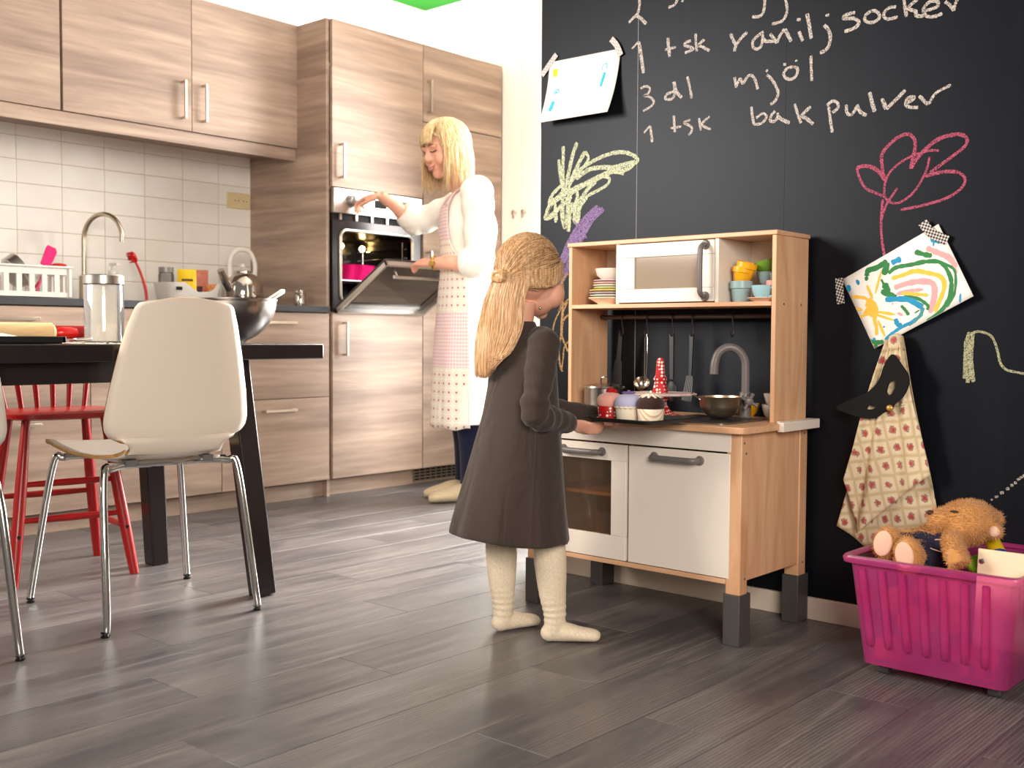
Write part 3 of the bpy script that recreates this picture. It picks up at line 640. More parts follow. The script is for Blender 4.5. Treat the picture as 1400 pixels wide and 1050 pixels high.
mk('seat_frame', m, M_chrome, chair, world=False)
for a_ in ((-.125, -.095, -.17, -.135, .425, .442), (.095, .125, -.17, -.135, .425, .442), (-.125, -.095, .145, .18, .425, .447), (.095, .125, .145, .18, .425, .447)): mk('mount', MB().box(*a_), M_grey, chair, world=False)
dup(chair, cpos + Vector((-.019, -.66, 0)), crz - .02, 'beige-white moulded chair cut off by the left picture edge')

# ---- red spindle junior chair
M_rch = pm('red_painted_wood', (150, 11, 9), .35, var=.1, coat=.2)
rc = thing('junior_chair', 'red painted spindle-back junior chair behind the table', 'chair', (-3.455, 1.665, 0), math.radians(-10 - 90))
m = MB().loft([(0, 0, .508, .16, .14, .55), (0, 0, .514, .178, .158, .5), (0, 0, .528, .18, .16, .5), (0, 0, .533, .172, .152, .5)], 36); mk('seat', m, M_rch, rc, world=False, smooth=50)
legs = {}
for sx in (-1, 1):
    for sy in (-1, 1):
        a = Vector((sx * .12, sy * .10, .512)); b = Vector((sx * .185, sy * .185, 0)); legs[sx, sy] = (a, b)
        pts = [a.lerp(b, i / 8) for i in range(9)]; mk('leg', MB().tube(pts, [.013, .0145, .0165, .018, .0185, .0185, .018, .0165, .0145], 14), M_rch, rc, world=False)
def lp(sx, sy, z): a, b = legs[sx, sy]; return a.lerp(b, (a.z - z) / a.z)
for (p, q, z) in (((-1, 1), (1, 1), .20), ((-1, -1), (1, -1), .24), ((-1, 1), (-1, -1), .155), ((1, 1), (1, -1), .155), ((-1, 1), (1, 1), .31)):
    A, B = lp(*p, z), lp(*q, z); mk('stretcher', MB().tube([A, A.lerp(B, .3), A.lerp(B, .5), A.lerp(B, .7), B], [.008, .0105, .0115, .0105, .008], 12), M_rch, rc, world=False)
for i in range(6):
    u = (i - 2.5) / 2.5; a = Vector((u * .125, -.125, .525)); b = Vector((u * .165, -.165, .775)); mk('spindle', MB().tube([a, a.lerp(b, .4), b], [.0085, .0105, .0075], 12), M_rch, rc, world=False)
top = [(-.19 + .38 * i / 10, -.168 + .012 * (1 - ((i - 5) / 5) ** 2) * -1, .785) for i in range(11)]
mk('top_rail', MB().tube(top, [(.022, .011)] * 11, 14), M_rch, rc, world=False)
m = MB()
for sx in (-1, 1):
    a, b = legs[sx, 1]; p = lp(sx, 1, .155); m.cyl(p + Vector((0, .0165, 0)), p + Vector((0, .0195, 0)), .006, n=10)
mk('bolt', m, M_black, rc, world=False)

# ---- things on the table
jx, jy = -2.85, 1.512
t = thing('flour_jar', 'glass flour jar with steel lid on the table', 'jar', (jx, jy, ZT))
M_jg = glassy('clear_jar_glass', (250, 249, 246), .22, .03, 1.3)
mk('glass', MB().lathe([(.001, .001), (.048, .001), (.0525, .006), (.0525, .158), (.05, .164), (.0475, .164), (.05, .156), (.05, .008), (.001, .006)], (jx, jy, ZT), 40), M_jg, t)
fr = [[(jx + r * math.cos(a), jy + r * math.sin(a), ZT + z + (.010 * math.sin(a * 3 + 1) + .006 * math.sin(7 * a)) * f) for a in [2 * PI * j / 40 for j in range(40)]] for r, z, f in ((.0485, .0075, 0), (.0488, .062, .6), (.034, .076, .9), (.018, .088, .5), (.002, .091, 0))]
mk('flour', MB().rings(fr), pm('white_flour', (238, 228, 208), .95, bump=.3, bs=150), t, smooth=60)
mk('lid', MB().lathe([(.053, .163), (.0545, .165), (.0545, .187), (.052, .19), (.001, .1905)], (jx, jy, ZT), 40), M_steel, t)
mk('dusting', MB().lathe([(.0493, .055), (.0493, .150)], (jx, jy, ZT), 40), glassy('flour_film', (246, 242, 234), .62, .4, .2), t)
bx, by = -2.90, 1.945
t = thing('mixing_bowl', 'large steel mixing bowl behind the chair back', 'bowl', (bx, by, ZT))
pr = [(.001, .001)] + [(.150 * math.sin(a) ** .85, .136 * (1 - math.cos(a)) ** .95) for a in [PI / 2 * i / 14 for i in range(3, 15)]]
pr = [(.05, .001) if i == 0 else q for i, q in enumerate(pr)]; pr = [(.001, .0)] + pr
mk('bowl', MB().lathe(pr + [(.153, .137), (.153, .134)] + [(max(r - .0025, .001), z + .0015) for r, z in pr[::-1][1:]], (bx, by, ZT), 48), pm('bowl_steel', (176, 172, 170), .25, 1., .05), t)
t = thing('whisk', 'steel whisk handle leaning out of the mixing bowl', 'whisk', (bx, by, ZT + .02))
a = Vector((bx + .02, by - .02, ZT + .045)); b = Vector((bx - .03, by + .235, ZT + .172)); d = (b - a).normalized()
mk('handle', MB().tube([a.lerp(b, .42), a.lerp(b, .5), a.lerp(b, .97), b], [.006, .0085, .010, .006], 14), M_chrome, t)
m = MB()
for k in range(6):
    ang = PI * k / 6; s1 = d.cross(Vector((0, 0, 1))).normalized(); s2 = d.cross(s1); sd = s1 * math.cos(ang) + s2 * math.sin(ang); o = a.lerp(b, .44)
    m.tube(crom([o, o - d * .04 + sd * .02, o - d * .09 + sd * .03, o - d * .125, o - d * .09 - sd * .03, o - d * .04 - sd * .02, o], 4), .0012, 6)
mk('wires', m, M_chrome, t)
# baking sheet, dough, rolling pin
t = thing('baking_sheet', 'black baking sheet at the left end of the table', 'baking sheet', (-2.78, 1.12, ZT))
m = MB(); o4 = [(-2.90, .8), (-2.66, .8), (-2.66, 1.30), (-2.90, 1.30)]
m.box(-2.90, -2.66, .8, 1.30, ZT + .001, ZT + .004); m.box(-2.905, -2.895, .8, 1.305, ZT + .004, ZT + .02).box(-2.665, -2.655, .8, 1.305, ZT + .004, ZT + .02).box(-2.905, -2.655, 1.297, 1.307, ZT + .004, ZT + .02)
mk('pan', m, M_black, t, bevel=.002)
mk('dough', MB().loft([(-2.78, 1.1, ZT + .0045, .09, .14), (-2.78, 1.1, ZT + .02, .085, .135), (-2.78, 1.1, ZT + .027, .06, .1), (-2.78, 1.1, ZT + .028, .01, .01)], 30), pm('pale_dough', (240, 226, 208), .8, bump=.2, bs=30), label='pale rolled dough on the black baking sheet', cat='dough', smooth=60)
t = thing('cake_slice', 'small steel cake slice resting on the table edge', 'cake slice', (-2.70, 1.35, ZT))
mk('blade', MB().box(-2.76, -2.70, 1.31, 1.37, ZT + .010, ZT + .012), M_steel, t, bevel=.001); mk('grip', MB().bar((-2.73, 1.365, ZT + .011), (-2.73, 1.41, ZT + .014), .02, .008), M_steel, t, bevel=.002)
t = thing('rolling_pin', 'wooden rolling pin with red handles on the table', 'rolling pin', (-2.97, 1.33, ZT))
ax = Vector((.10, .99, 0)).normalized(); cc = Vector((-2.97, 1.33, ZT + .029)); M_beech = wood('beech', [(.3, '#d2ac78'), (.7, '#e6c99a')], (30, 3, 30), .5, rnd=3)
Mx = Matrix.Translation(cc) @ Vector((0, 0, 1)).rotation_difference(ax).to_matrix().to_4x4()
mk('roller', MB().lathe([(.001, -.12), (.02, -.12), (.028, -.112), (.028, .085), (.02, .093), (.001, .093)], n=26, M=Mx), M_beech, t)
for s in (1, -1):
    pf = [(.001, .093), (.006, .093), (.008, .097), (.014, .105), (.017, .12), (.016, .14), (.012, .155), (.001, .16)]
    mk('handle', MB().lathe([(r, z * 1) if s > 0 else (r, -z - .027) for r, z in pf], n=20, M=Mx), M_red, t)
m = MB()
for i in range(70):
    x, y = rng.uniform(-2.95, -2.70), 1.44 + rng.normal(0, .035); r = rng.uniform(.002, .006); m.ell((x, y, ZT + r * .2), (r, r, r * .35), 6, 4)
mk('spilled_flour', m, MATS['white_flour'], label='loose flour spilled on the table by the jar', cat='flour', kind='stuff')
# ================================================================== toy kitchen against the blackboard wall
M_birch = wood('birch_veneer', [(.25, '#c9966c'), (.5, '#daaa82'), (.75, '#e8c09a')], (14, 14, 2.2), .4, rnd=5., dist=1.5, fine=.25, bump=.02)
M_birchx = wood('birch_veneer_lengthwise', [(.25, '#c9966c'), (.5, '#dbab84'), (.75, '#e9c29e')], (2.2, 14, 14), .4, rnd=5., dist=1.2, fine=.25, bump=.02)
M_ply2 = wood('ply_layers', [(.35, '#a9774a'), (.5, '#cf9f6c'), (.7, '#dcb182')], (300, 300, 2), .5, rnd=0, dist=.2)
M_cr = pm('white_toy_lacquer', (236, 226, 214), .33, var=.012)
M_tg = pm('grey_toy_plastic', (112, 106, 104), .38, var=.04)
M_legg = pm('dark_grey_leg_plastic', (74, 70, 68), .45, var=.05)
TY0, TY1 = 2.405, 2.765; TX0, TX1 = -2.060, -1.357
toy = thing('play_kitchen', 'birch wood toy kitchen with white doors and upper shelf unit', 'toy kitchen', (-1.71, 2.58, 0))
for nm, xa, xb in (('left', TX0, TX0 + .042), ('right', TX1 - .042, TX1)):
    for ya, yb in ((TY0, TY0 + .036), (TY1 - .045, TY1 - .003)):
        p = mk('leg', MB().box(xa, xb, ya, yb, .10, .538), M_birch, toy, bevel=.002)
        mk('leg_sleeve', MB().box(xa - .003, xb + .003, ya - .006, yb + .014, 0, .131), M_legg, p, bevel=.002, label='dark grey plastic leg sleeve')
    xs = xa + .003 if nm == 'left' else xb - .015
    mk('side_panel', MB().box(xs, xs + .012, TY0 + .036, TY1 - .045, .163, .538), M_birch, toy, bevel=.001)
    s = MB()
    if nm == 'right':
        for yy, zz in ((TY0 + .012, .515), (TY0 + .022, .488), (TY0 + .022, .17), (TY1 - .022, .52), (TY1 - .022, .165)): s.cyl((TX1 - .001, yy, zz), (TX1 + .0012, yy, zz), .003, n=10)
        mk('screw', s, M_grey, toy, kind='stuff')
mk('bottom_board', MB().box(TX0 + .042, TX1 - .042, TY0 + .002, TY1 - .01, .153, .166), M_birchx, toy, bevel=.0015)
mk('back_panel', MB().box(TX0 + .04, TX1 - .04, TY1 - .012, TY1 - .006, .16, .538), M_birchx, toy)
mk('divider', MB().box(-1.711, -1.699, TY0 + .02, TY1 - .012, .166, .538), M_birch, toy)
mk('oven_shelf', MB().box(TX0 + .042, -1.711, TY0 + .05, TY1 - .012, .332, .341), M_birchx, toy)
mk('fascia', MB().box(TX0 + .006, -1.3875, TY0 - .002, TY0 + .012, .4905, .538), M_cr, toy, bevel=.0012)
# worktop with rounded front corners
def rpoly(x0, x1, y0, y1, r, k=6):
    o = []
    for cx, cy, a0 in ((x1 - r, y1 - .004, 0), (x0 + r, y1 - .004, 90), (x0 + r, y0 + r, 180), (x1 - r, y0 + r, 270)):
        if a0 < 180: o.append((x1, y1) if a0 == 0 else (x0, y1)); continue
        for i in range(k + 1): a = math.radians(a0 + 90 * i / k); o.append((cx + r * math.cos(a), cy + r * math.sin(a)))
    return o
ZK = .556
mk('worktop', MB().prism(rpoly(-2.078, -1.338, 2.383, 2.776, .022), Matrix.Translation((0, 0, .5385)), ZK - .5385), M_birchx, toy, bevel=.0025)
mk('corner_guard', MB().box(-1.345, -1.327, 2.565, 2.774, .5345, ZK + .004).box(-1.362, -1.345, 2.59, 2.774, ZK, ZK + .004), M_cr, toy, bevel=.002, seg=3, label='white edge guard on the worktop side')
# handle used on all three doors
def toy_handle(par, p0, p1, out, nrm_r=.0125):
    p0, p1, out = Vector(p0), Vector(p1), Vector(out); d = (p1 - p0).normalized(); m = MB(); L = (p1 - p0).length
    for p in (p0, p1): m.lathe([(nrm_r, 0), (nrm_r, .003), (nrm_r * .78, .0075), (.001, .0085)], p, 20, axis=out)
    pts = [p0 + out * .004, p0 + out * .016 + d * .001, p0 + out * .026 + d * .010, p0 + out * .028 + d * .024, p0.lerp(p1, .5) + out * .029, p1 + out * .028 - d * .024, p1 + out * .026 - d * .010, p1 + out * .016 - d * .001, p1 + out * .004]
    m.tube(crom(pts, 4), [(.0062, .0078)] * 33, 12, up=out); return mk('door_handle', m, M_tg, par, smooth=50)
# right cupboard door
d = mk('cupboard_door', MB().box(-1.7005, -1.389, TY0 - .001, TY0 + .011, .1685, .4855), M_cr, toy, bevel=.0015)
toy_handle(d, (-1.617, TY0 - .001, .4625), (-1.477, TY0 - .001, .4625), (0, -1, 0))
def frame_ring(x0, x1, z0, z1, a0, a1, b0, b1, y0, y1):
    m = MB(); o = [(x0, z0), (x1, z0), (x1, z1), (x0, z1)]; i_ = [(a0, b0), (a1, b0), (a1, b1), (a0, b1)]
    m.add([(x, y0, z) for x, z in o] + [(x, y0, z) for x, z in i_] + [(x, y1, z) for x, z in o] + [(x, y1, z) for x, z in i_], [f for k in range(4) for f in ((k, (k + 1) % 4, 4 + (k + 1) % 4, 4 + k), (8 + k, 12 + k, 12 + (k + 1) % 4, 8 + (k + 1) % 4), (k, 8 + k, 8 + (k + 1) % 4, (k + 1) % 4), (4 + k, 4 + (k + 1) % 4, 12 + (k + 1) % 4, 12 + k))]); return m
# left oven door with window
m = MB(); xa, xb, za, zb = -2.028, -1.709, .1685, .4855; wa, wb, wc, wd = -1.978, -1.759, .234, .4395
d = mk('oven_door', frame_ring(xa + .002, xb - .002, za + .002, zb - .002, wa - .001, wb + .001, wc - .001, wd + .001, TY0 + .004, TY0 + .012), M_cr, toy)
for q in ((xa, wa), (wb, xb)): mk('stile', MB().box(*q, TY0 - .001, TY0 + .010, wc, wd), M_cr, d, bevel=.001)
mk('rail', MB().box(xa, xb, TY0 - .001, TY0 + .011, za, wc - .0004), M_cr, d, bevel=.0012); mk('rail', MB().box(xa, xb, TY0 - .001, TY0 + .011, wd + .0004, zb), M_cr, d, bevel=.0012)
mk('window', MB().box(wa - .006, wb + .006, TY0 + .005, TY0 + .008, wc - .006, wd + .006), glassy('toy_window', (232, 214, 190), .04, .05, 1.), d)
toy_handle(d, (-1.925, TY0 - .001, .4625), (-1.790, TY0 - .001, .4625), (0, -1, 0))
# upper shelf unit
UY0, UY1 = 2.587, 2.77
for xs in (TX0 + .002, -1.3795): mk('upper_side', MB().box(xs, xs + .0125, UY0, UY1, ZK, 1.049), M_birch, toy, bevel=.0012)
s = MB()
for yy in (UY0 + .045, UY1 - .04): s.cyl((-1.3672, yy, .869), (-1.3658, yy, .869), .003, n=10)
mk('screw', s, M_grey, toy, kind='stuff')
mk('top_board', MB().box(TX0 - .002, -1.3635, UY0 - .004, UY1 + .003, 1.049, 1.0615), M_birchx, toy, bevel=.002)
mk('shelf', MB().box(TX0 + .0145, -1.3795, UY0 - .002, UY1, .8635, .8755), M_birchx, toy, bevel=.0012)
mk('shelf_back', MB().box(TX0 + .0145, -1.3795, UY1 - .006, UY1, .8755, 1.049), pm('cream_back_panel', (236, 218, 194), .5), toy)
for xs in (-1.882, -1.5505): mk('upper_divider', MB().box(xs, xs + .0115, UY0, UY1 - .006, .8755, 1.049), M_cr, toy, bevel=.001)
# microwave door
xa, xb, za, zb = -1.8695, -1.5515, .8785, 1.0465; wa, wb, wc, wd = -1.815, -1.603, .917, 1.0075
d = mk('microwave_door', frame_ring(xa + .002, xb - .002, za + .002, zb - .002, wa - .001, wb + .001, wc - .001, wd + .001, UY0 + .001, UY0 + .008), M_cr, toy)
for q in ((xa, wa), (wb, xb)): mk('stile', MB().box(*q, UY0 - .004, UY0 + .006, wc, wd), M_cr, d, bevel=.001)
mk('rail', MB().box(xa, xb, UY0 - .004, UY0 + .007, za, wc - .0004), M_cr, d, bevel=.0012); mk('rail', MB().box(xa, xb, UY0 - .004, UY0 + .007, wd + .0004, zb), M_cr, d, bevel=.0012)
mk('window', MB().box(wa - .005, wb + .005, UY0 + .001, UY0 + .004, wc - .005, wd + .005), glassy('microwave_window', (196, 178, 158), .55, .08, 1.2), d)
toy_handle(d, (-1.578, UY0 - .004, 1.033), (-1.578, UY0 - .004, .892), (0, -1, 0), .0135)
# rail with hooks
RY, RZ = 2.735, .84
rl = mk('utensil_rail', MB().cyl((-2.045, RY, RZ), (-1.38, RY, RZ), .0068, n=16), pm('brown_grey_rail', (92, 78, 74), .4, .5), toy)
hx = [-1.961, -1.869, -1.778, -1.709, -1.576]
for i, x in enumerate(hx):
    P = [(x, RY + .009, RZ - .004)] + [(x + .0002 * k, RY + .0088 * math.cos(a), RZ + .0088 * math.sin(a)) for k, a in enumerate([math.radians(q) for q in (20, 60, 100, 140, 180)])]
    P += [(x + .003, RY - .0085, RZ - .02), (x + .005, RY - .006, RZ - .038)] + [(x + .005, RY - .015 + .009 * math.cos(a), RZ - .048 - .009 * math.sin(a)) for a in [math.radians(q) for q in (0, 45, 90, 135, 180)]]
    P[-1] = (x + .005, RY - .024, RZ - .042)
    mk('hook', MB().tube(crom(P, 3), .0021, 8), pm('dark_hook_metal', (70, 64, 62), .35, .7), label=['s-hook holding the black toy pan spatula', 's-hook holding the steel toy ladle', 's-hook holding the black toy spoon', 's-hook holding the slotted toy turner', 'empty s-hook at the tap end of the rail'][i], cat='hook', group='hooks on the toy rail')
HZ = RZ - .055; HY = RY - .014
def utensil(name, lab, x, parts):
    t = thing(name, lab, name.split('_')[-1], (x, HY, HZ - .15), group='utensils hanging from the toy rail')
    for nm, mb, mt in parts: mk(nm, mb, mt, t, smooth=50)
M_blk2 = pm('matt_black_nylon', (14, 14, 16), .5)
x = hx[0] + .003
utensil('toy_spatula', 'black toy spatula hanging leftmost on the rail', x, [('handle', MB().bar((x, HY, HZ + .004), (x - .010, HY + .004, HZ - .08), .014, .006, .018, .006, up=(0, -1, 0)), M_blk2), ('blade', MB().bar((x - .010, HY + .004, HZ - .078), (x - .022, HY + .008, HZ - .165), .026, .006, .044, .004, up=(0, -1, 0)), M_blk2)])
x = hx[1] + .004; bz = HZ - .165
m = MB()
for s_ in (-1, 1): m.tube([(x + s_ * .0008, HY, HZ + .003), (x + s_ * .004, HY, HZ - .01), (x + s_ * .004, HY, HZ - .08), (x + s_ * .003, HY - .002, HZ - .13)], .0018, 8)
bm_ = MB(); Mx = Matrix.Translation(Vector((x - .006, HY - .012, HZ - .145))) @ Matrix.Rotation(math.radians(28), 4, 'Y') @ Matrix.Rotation(math.radians(35), 4, 'X')
bm_.lathe([(.001, -.022), (.013, -.019), (.022, -.008), (.0255, .004), (.0245, .004), (.021, -.007), (.012, -.017), (.001, -.02)], n=26, M=Mx)
utensil('toy_ladle', 'steel toy ladle hanging on the rail', x, [('handle', m, M_chrome), ('bowl', bm_, pm('warm_steel', (214, 204, 190), .2, 1.))])
x = hx[2] + .004; m2 = MB().ell((x + .004, HY - .004, HZ - .165), (.019, .006, .032), 18, 12)
utensil('toy_spoon', 'black toy spoon hanging between ladle and turner', x, [('handle', MB().bar((x, HY, HZ + .004), (x + .002, HY, HZ - .13), .014, .006, .012, .006, up=(0, -1, 0)), pm('dark_grey_nylon', (34, 34, 38), .4)), ('bowl', m2, M_blk2)])
x = hx[3] + .004; m = MB()
for k in range(5): m.bar((x - .004 + (k - 2) * .0048, HY - .002, HZ - .125), (x - .009 + (k - 2) * .0072, HY - .008, HZ - .188), .0036, .004, .0052, .003, up=(0, -1, 0))
m.bar((x - .004, HY - .002, HZ - .118), (x - .0045, HY - .0025, HZ - .13), .022, .004, .026, .004, up=(0, -1, 0)); m.bar((x - .0085, HY - .0075, HZ - .184), (x - .0095, HY - .0085, HZ - .192), .036, .004, .034, .003, up=(0, -1, 0))
utensil('toy_turner', 'dark grey slotted toy turner hanging on the rail', x, [('handle', MB().bar((x, HY, HZ + .004), (x - .003, HY, HZ - .12), .013, .006, .009, .006, up=(0, -1, 0)), MATS['dark_grey_nylon']), ('blade', m, MATS['dark_grey_nylon'])])
# sink and tap
M_sink = pm('sink_grey', (120, 116, 112), .3, .7)
def rr2(x0, x1, y0, y1, z, r, k=5):
    return [(x, y, z) for x, y in [(c[0], c[1]) for c in rrect(x0, x1, y0, y1, r, k)]]
sx0, sx1, sy0, sy1 = -1.655, -1.42, 2.425, 2.665
m = MB().rings([rr2(sx0, sx1, sy0, sy1, ZK + .0002, .03), rr2(sx0, sx1, sy0, sy1, ZK + .0035, .03), rr2(sx0 + .012, sx1 - .012, sy0 + .012, sy1 - .012, ZK + .0035, .026), rr2(sx0 + .016, sx1 - .016, sy0 + .016, sy1 - .016, ZK + .0008, .024)], cap=False)
sk = mk('sink', m, M_sink, toy, smooth=40); mk('basin', MB().rings([rr2(sx0 + .016, sx1 - .016, sy0 + .016, sy1 - .016, ZK + .0008, .024), rr2(sx0 + .03, sx1 - .03, sy0 + .03, sy1 - .03, ZK + .0004, .02)]), pm('sink_dark', (70, 66, 64), .3, .6), sk)
fx, fy = -1.500, 2.672
f = mk('tap', MB().lathe([(.019, 0), (.019, .004), (.0165, .007), (.0165, .068), (.0135, .074), (.001, .075)], (fx, fy, ZK), 24), M_tg, toy, label='grey plastic toy tap')
pts = crom([(fx, fy, ZK + .06), (fx, fy, ZK + .13), (fx - .003, fy - .002, ZK + .165), (fx - .018, fy - .014, ZK + .190), (fx - .040, fy - .030, ZK + .196), (fx - .060, fy - .044, ZK + .180), (fx - .068, fy - .05, ZK + .150), (fx - .069, fy - .051, ZK + .122)], 5)
mk('spout', MB().tube(pts, [.0115] * 25 + [.0115, .0116, .0112, .0115, .0118, .0118, .0118, .0118, .0118, .0118, .0118], 16), M_tg, f)
hp0 = Vector((fx + .012, fy - .012, ZK + .050)); hd = Vector((.62, -.72, 0)).normalized()
kn = MB().lathe([(.010, 0), (.0125, .008), (.0125, .03), (.008, .036), (.001, .037)], hp0, 18, axis=hd)
hc = hp0 + hd * .030
for k in range(4):
    a = k * PI / 2 + .5; s1 = Vector((hd.y, -hd.x, 0)); q = s1 * math.cos(a) + Vector((0, 0, 1)) * math.sin(a); kn.tube([hc, hc + q * .014, hc + q * .024], [.005, .0045, .0055], 10)
mk('tap_knob', kn, M_tg, f)
hb = mk('hob', MB().box(-2.03, -1.74, 2.45, 2.68, ZK, ZK + .003), M_black, toy, bevel=.001, label='flat black toy hob')
for cx in (-1.955, -1.82): mk('hob_ring', MB().lathe([(.05, .003), (.052, .0042), (.045, .0042), (.045, .003)], (cx, 2.565, ZK), 30), M_grey, hb)

# ------------------------------------------------------------------ toy crockery on the shelf
ZS = .8757
def ware(name, lab, cat, mat, prof, c, M=None, hnd=None, group=None):
    m = MB().lathe(prof, c, 32, M=M)
    t = thing(name, lab, cat, c, group=group); mk('body', m, mat, t, smooth=45)
    if hnd is not None: mk('handle', hnd, mat, t)
    return t
pc = [('cream', (242, 222, 196)), ('grey-green', (200, 205, 180)), ('white', (240, 234, 224)), ('violet-grey', (196, 182, 190)), ('yellow', (238, 214, 120)), ('pale green', (206, 214, 160)), ('white rimmed', (242, 236, 226)), ('pink', (232, 190, 178)), ('lilac', (214, 190, 200))]
z = ZS; order = ['bottom plate of', 'second plate from the bottom of', 'third plate from the bottom of', 'fourth plate from the bottom of', 'middle plate of', 'fourth plate from the top of', 'third plate from the top of', 'second plate from the top of', 'top plate of']
for i, (nm, colr) in enumerate(pc):
    R = .066 if i == 0 else (.063 if i < 5 else .052)
    hgt = .0195 if i == 0 else .0068
    ware('toy_plate', f'{nm} toy plate, {order[i]} the stack', 'plate', pm('toy_plate_' + nm.replace(' ', '_').replace('-', '_'), colr, .3, var=.02), [(.001, 0), (R * .55, 0), (R * .62, hgt * .3), (R, hgt), (R, hgt + .0022), (R * .6, hgt * .45 + .0022), (.001, .0025)], (-1.952 + .001 * (i % 3), 2.655, z), group='stacked toy plates')
    z += .0125 if i == 0 else .0078 if i < 5 else .0072
zb_ = z + .003
ware('toy_bowl', 'white toy bowl on top of the plate stack', 'bowl', M_cr, [(.001, 0), (.026, 0), (.03, .003), (.044, .015), (.049, .035), (.0475, .035), (.042, .016), (.028, .006), (.001, .005)], (-1.948, 2.655, zb_ - .002))
def cup_handle(c, r, z0, z1, d, th=.003):
    d = Vector((d[0], d[1], 0)).normalized(); c = Vector(c); P = [c + d * r * .96 + Vector((0, 0, z1)), c + d * (r + .010) + Vector((0, 0, z1 + .001)), c + d * (r + .016) + Vector((0, 0, (z0 + z1) / 2 + .002)), c + d * (r + .008) + Vector((0, 0, z0 + .002)), c + d * r * .8 + Vector((0, 0, z0))]
    return MB().tube(crom(P, 4), th, 8)
beaker = lambda r, h: [(.001, 0), (r * .72, 0), (r * .76, .002), (r * .88, h * .62), (r, h * .66), (r, h), (r - .003, h), (r * .84, h * .6), (r * .7, .004), (.001, .004)]
teacup = [(.001, 0), (.016, 0), (.017, .003), (.026, .012), (.031, .030), (.0325, .038), (.031, .038), (.029, .030), (.024, .013), (.014, .005), (.001, .004)]
def P3(px, py, y):  # pixel-free world helper kept simple: positions were surveyed by ray
    return None
M_cy = pm('yellow_toy_cup', (238, 172, 28), .3, var=.05); M_cb = pm('blue_grey_toy_cup', (150, 178, 182), .3); M_cg = pm('green_toy_cup', (104, 146, 50), .3); M_cgb = pm('grey_blue_toy_cup', (128, 148, 150), .3); M_crd = pm('brick_red_toy_cup', (178, 92, 76), .3); M_clb = pm('light_blue_toy_cup', (162, 206, 216), .3); M_pk = pm('pink_toy_cup', (232, 168, 164), .3); M_sauc = pm('peach_saucer', (240, 206, 176), .3)
ware('toy_beaker', 'blue-grey toy beaker under the yellow beakers', 'toy cup', M_cb, beaker(.031, .058), (-1.502, 2.645, ZS))
Mx = Matrix.Translation(Vector((-1.503, 2.647, ZS + .0535))) @ Matrix.Rotation(math.radians(9), 4, 'Y')
ware('toy_beaker', 'lower yellow toy beaker, tipped to the right', 'toy cup', M_cy, beaker(.030, .044), (-1.503, 2.647, ZS + .0535), M=Mx)
Mx = Matrix.Translation(Vector((-1.497, 2.648, ZS + .066))) @ Matrix.Rotation(math.radians(16), 4, 'Y')
ware('toy_beaker', 'upper yellow toy beaker nested in another beaker', 'toy cup', M_cy, beaker(.0285, .044), (-1.497, 2.648, ZS + .066), M=Mx)
cx, cy = -1.442, 2.688
ware('toy_cup', 'brick red toy cup at the bottom of the stack', 'toy cup', M_crd, [(r * 1.1, z_ * 1.25) for r, z_ in teacup], (cx, cy, ZS))
ware('toy_cup', 'grey-blue toy cup stacked on the brick red one', 'toy cup', M_cgb, [(r * 1.05, z_ * 1.1) for r, z_ in teacup], (cx, cy, ZS + .041), hnd=cup_handle((cx, cy, ZS + .041), .031, .012, .034, (.6, -.8)))
Mx = Matrix.Translation(Vector((cx, cy, ZS + .0745))) @ Matrix.Rotation(math.radians(-16), 4, 'Y')
ware('toy_cup', 'green toy cup tilted on top of the cup stack', 'toy cup', M_cg, teacup, (cx, cy, ZS + .0745), M=Mx, hnd=cup_handle((cx + .0, cy, ZS + .083), .030, .010, .034, (.85, -.5)))
cx, cy = -1.418, 2.612
ware('toy_saucer', 'peach toy saucer at the front edge of the shelf', 'saucer', M_sauc, [(.001, 0), (.024, 0), (.026, .002), (.041, .009), (.041, .0105), (.024, .005), (.001, .004)], (cx, cy, ZS))
ware('toy_cup', 'light blue toy cup on the peach saucer', 'toy cup', M_clb, [(r * .95, z_ * .98) for r, z_ in teacup], (cx, cy, ZS + .0055), hnd=cup_handle((cx, cy, ZS + .0055), .029, .008, .030, (.9, -.3)))
ware('toy_beaker', 'pink toy beaker half hidden by the shelf side', 'toy cup', M_pk, beaker(.026, .058), (-1.4085, 2.665, ZS), )
# ------------------------------------------------------------------ toy cookware on the worktop
pcx, pcy = -1.945, 2.62
t = thing('toy_pot', 'steel toy pot with lid behind the cupcakes', 'toy pot', (pcx, pcy, ZK)); M_ts = pm('toy_steel', (190, 184, 176), .22, 1.)
mk('pot', MB().lathe([(.001, .004), (.056, .004), (.06, .008), (.06, .07), (.063, .072), (.058, .072), (.056, .01), (.001, .008)], (pcx, pcy, ZK), 36), M_ts, t)
lid = mk('lid', MB().lathe([(.064, .072), (.062, .077), (.03, .084), (.001, .085)], (pcx, pcy, ZK), 36), M_ts, t); mk('lid_loop', MB().tube(crom([(pcx - .012, pcy, ZK + .083), (pcx - .012, pcy, ZK + .098), (pcx, pcy, ZK + .104), (pcx + .012, pcy, ZK + .098), (pcx + .012, pcy, ZK + .083)], 4), .0022, 8), M_chrome, lid)
bcx, bcy = -1.540, 2.608
t = thing('toy_steel_bowl', 'round steel toy bowl beside the tap', 'bowl', (bcx, bcy, ZK + .004))
mk('bowl', MB().lathe([(.001, 0), (.026, 0), (.044, .012), (.055, .032), (.0595, .056), (.0615, .058), (.058, .058), (.054, .034), (.043, .015), (.025, .004), (.001, .003)], (bcx, bcy, ZK + .004), 40), pm('warm_toy_steel', (222, 206, 180), .36, 1.), t)
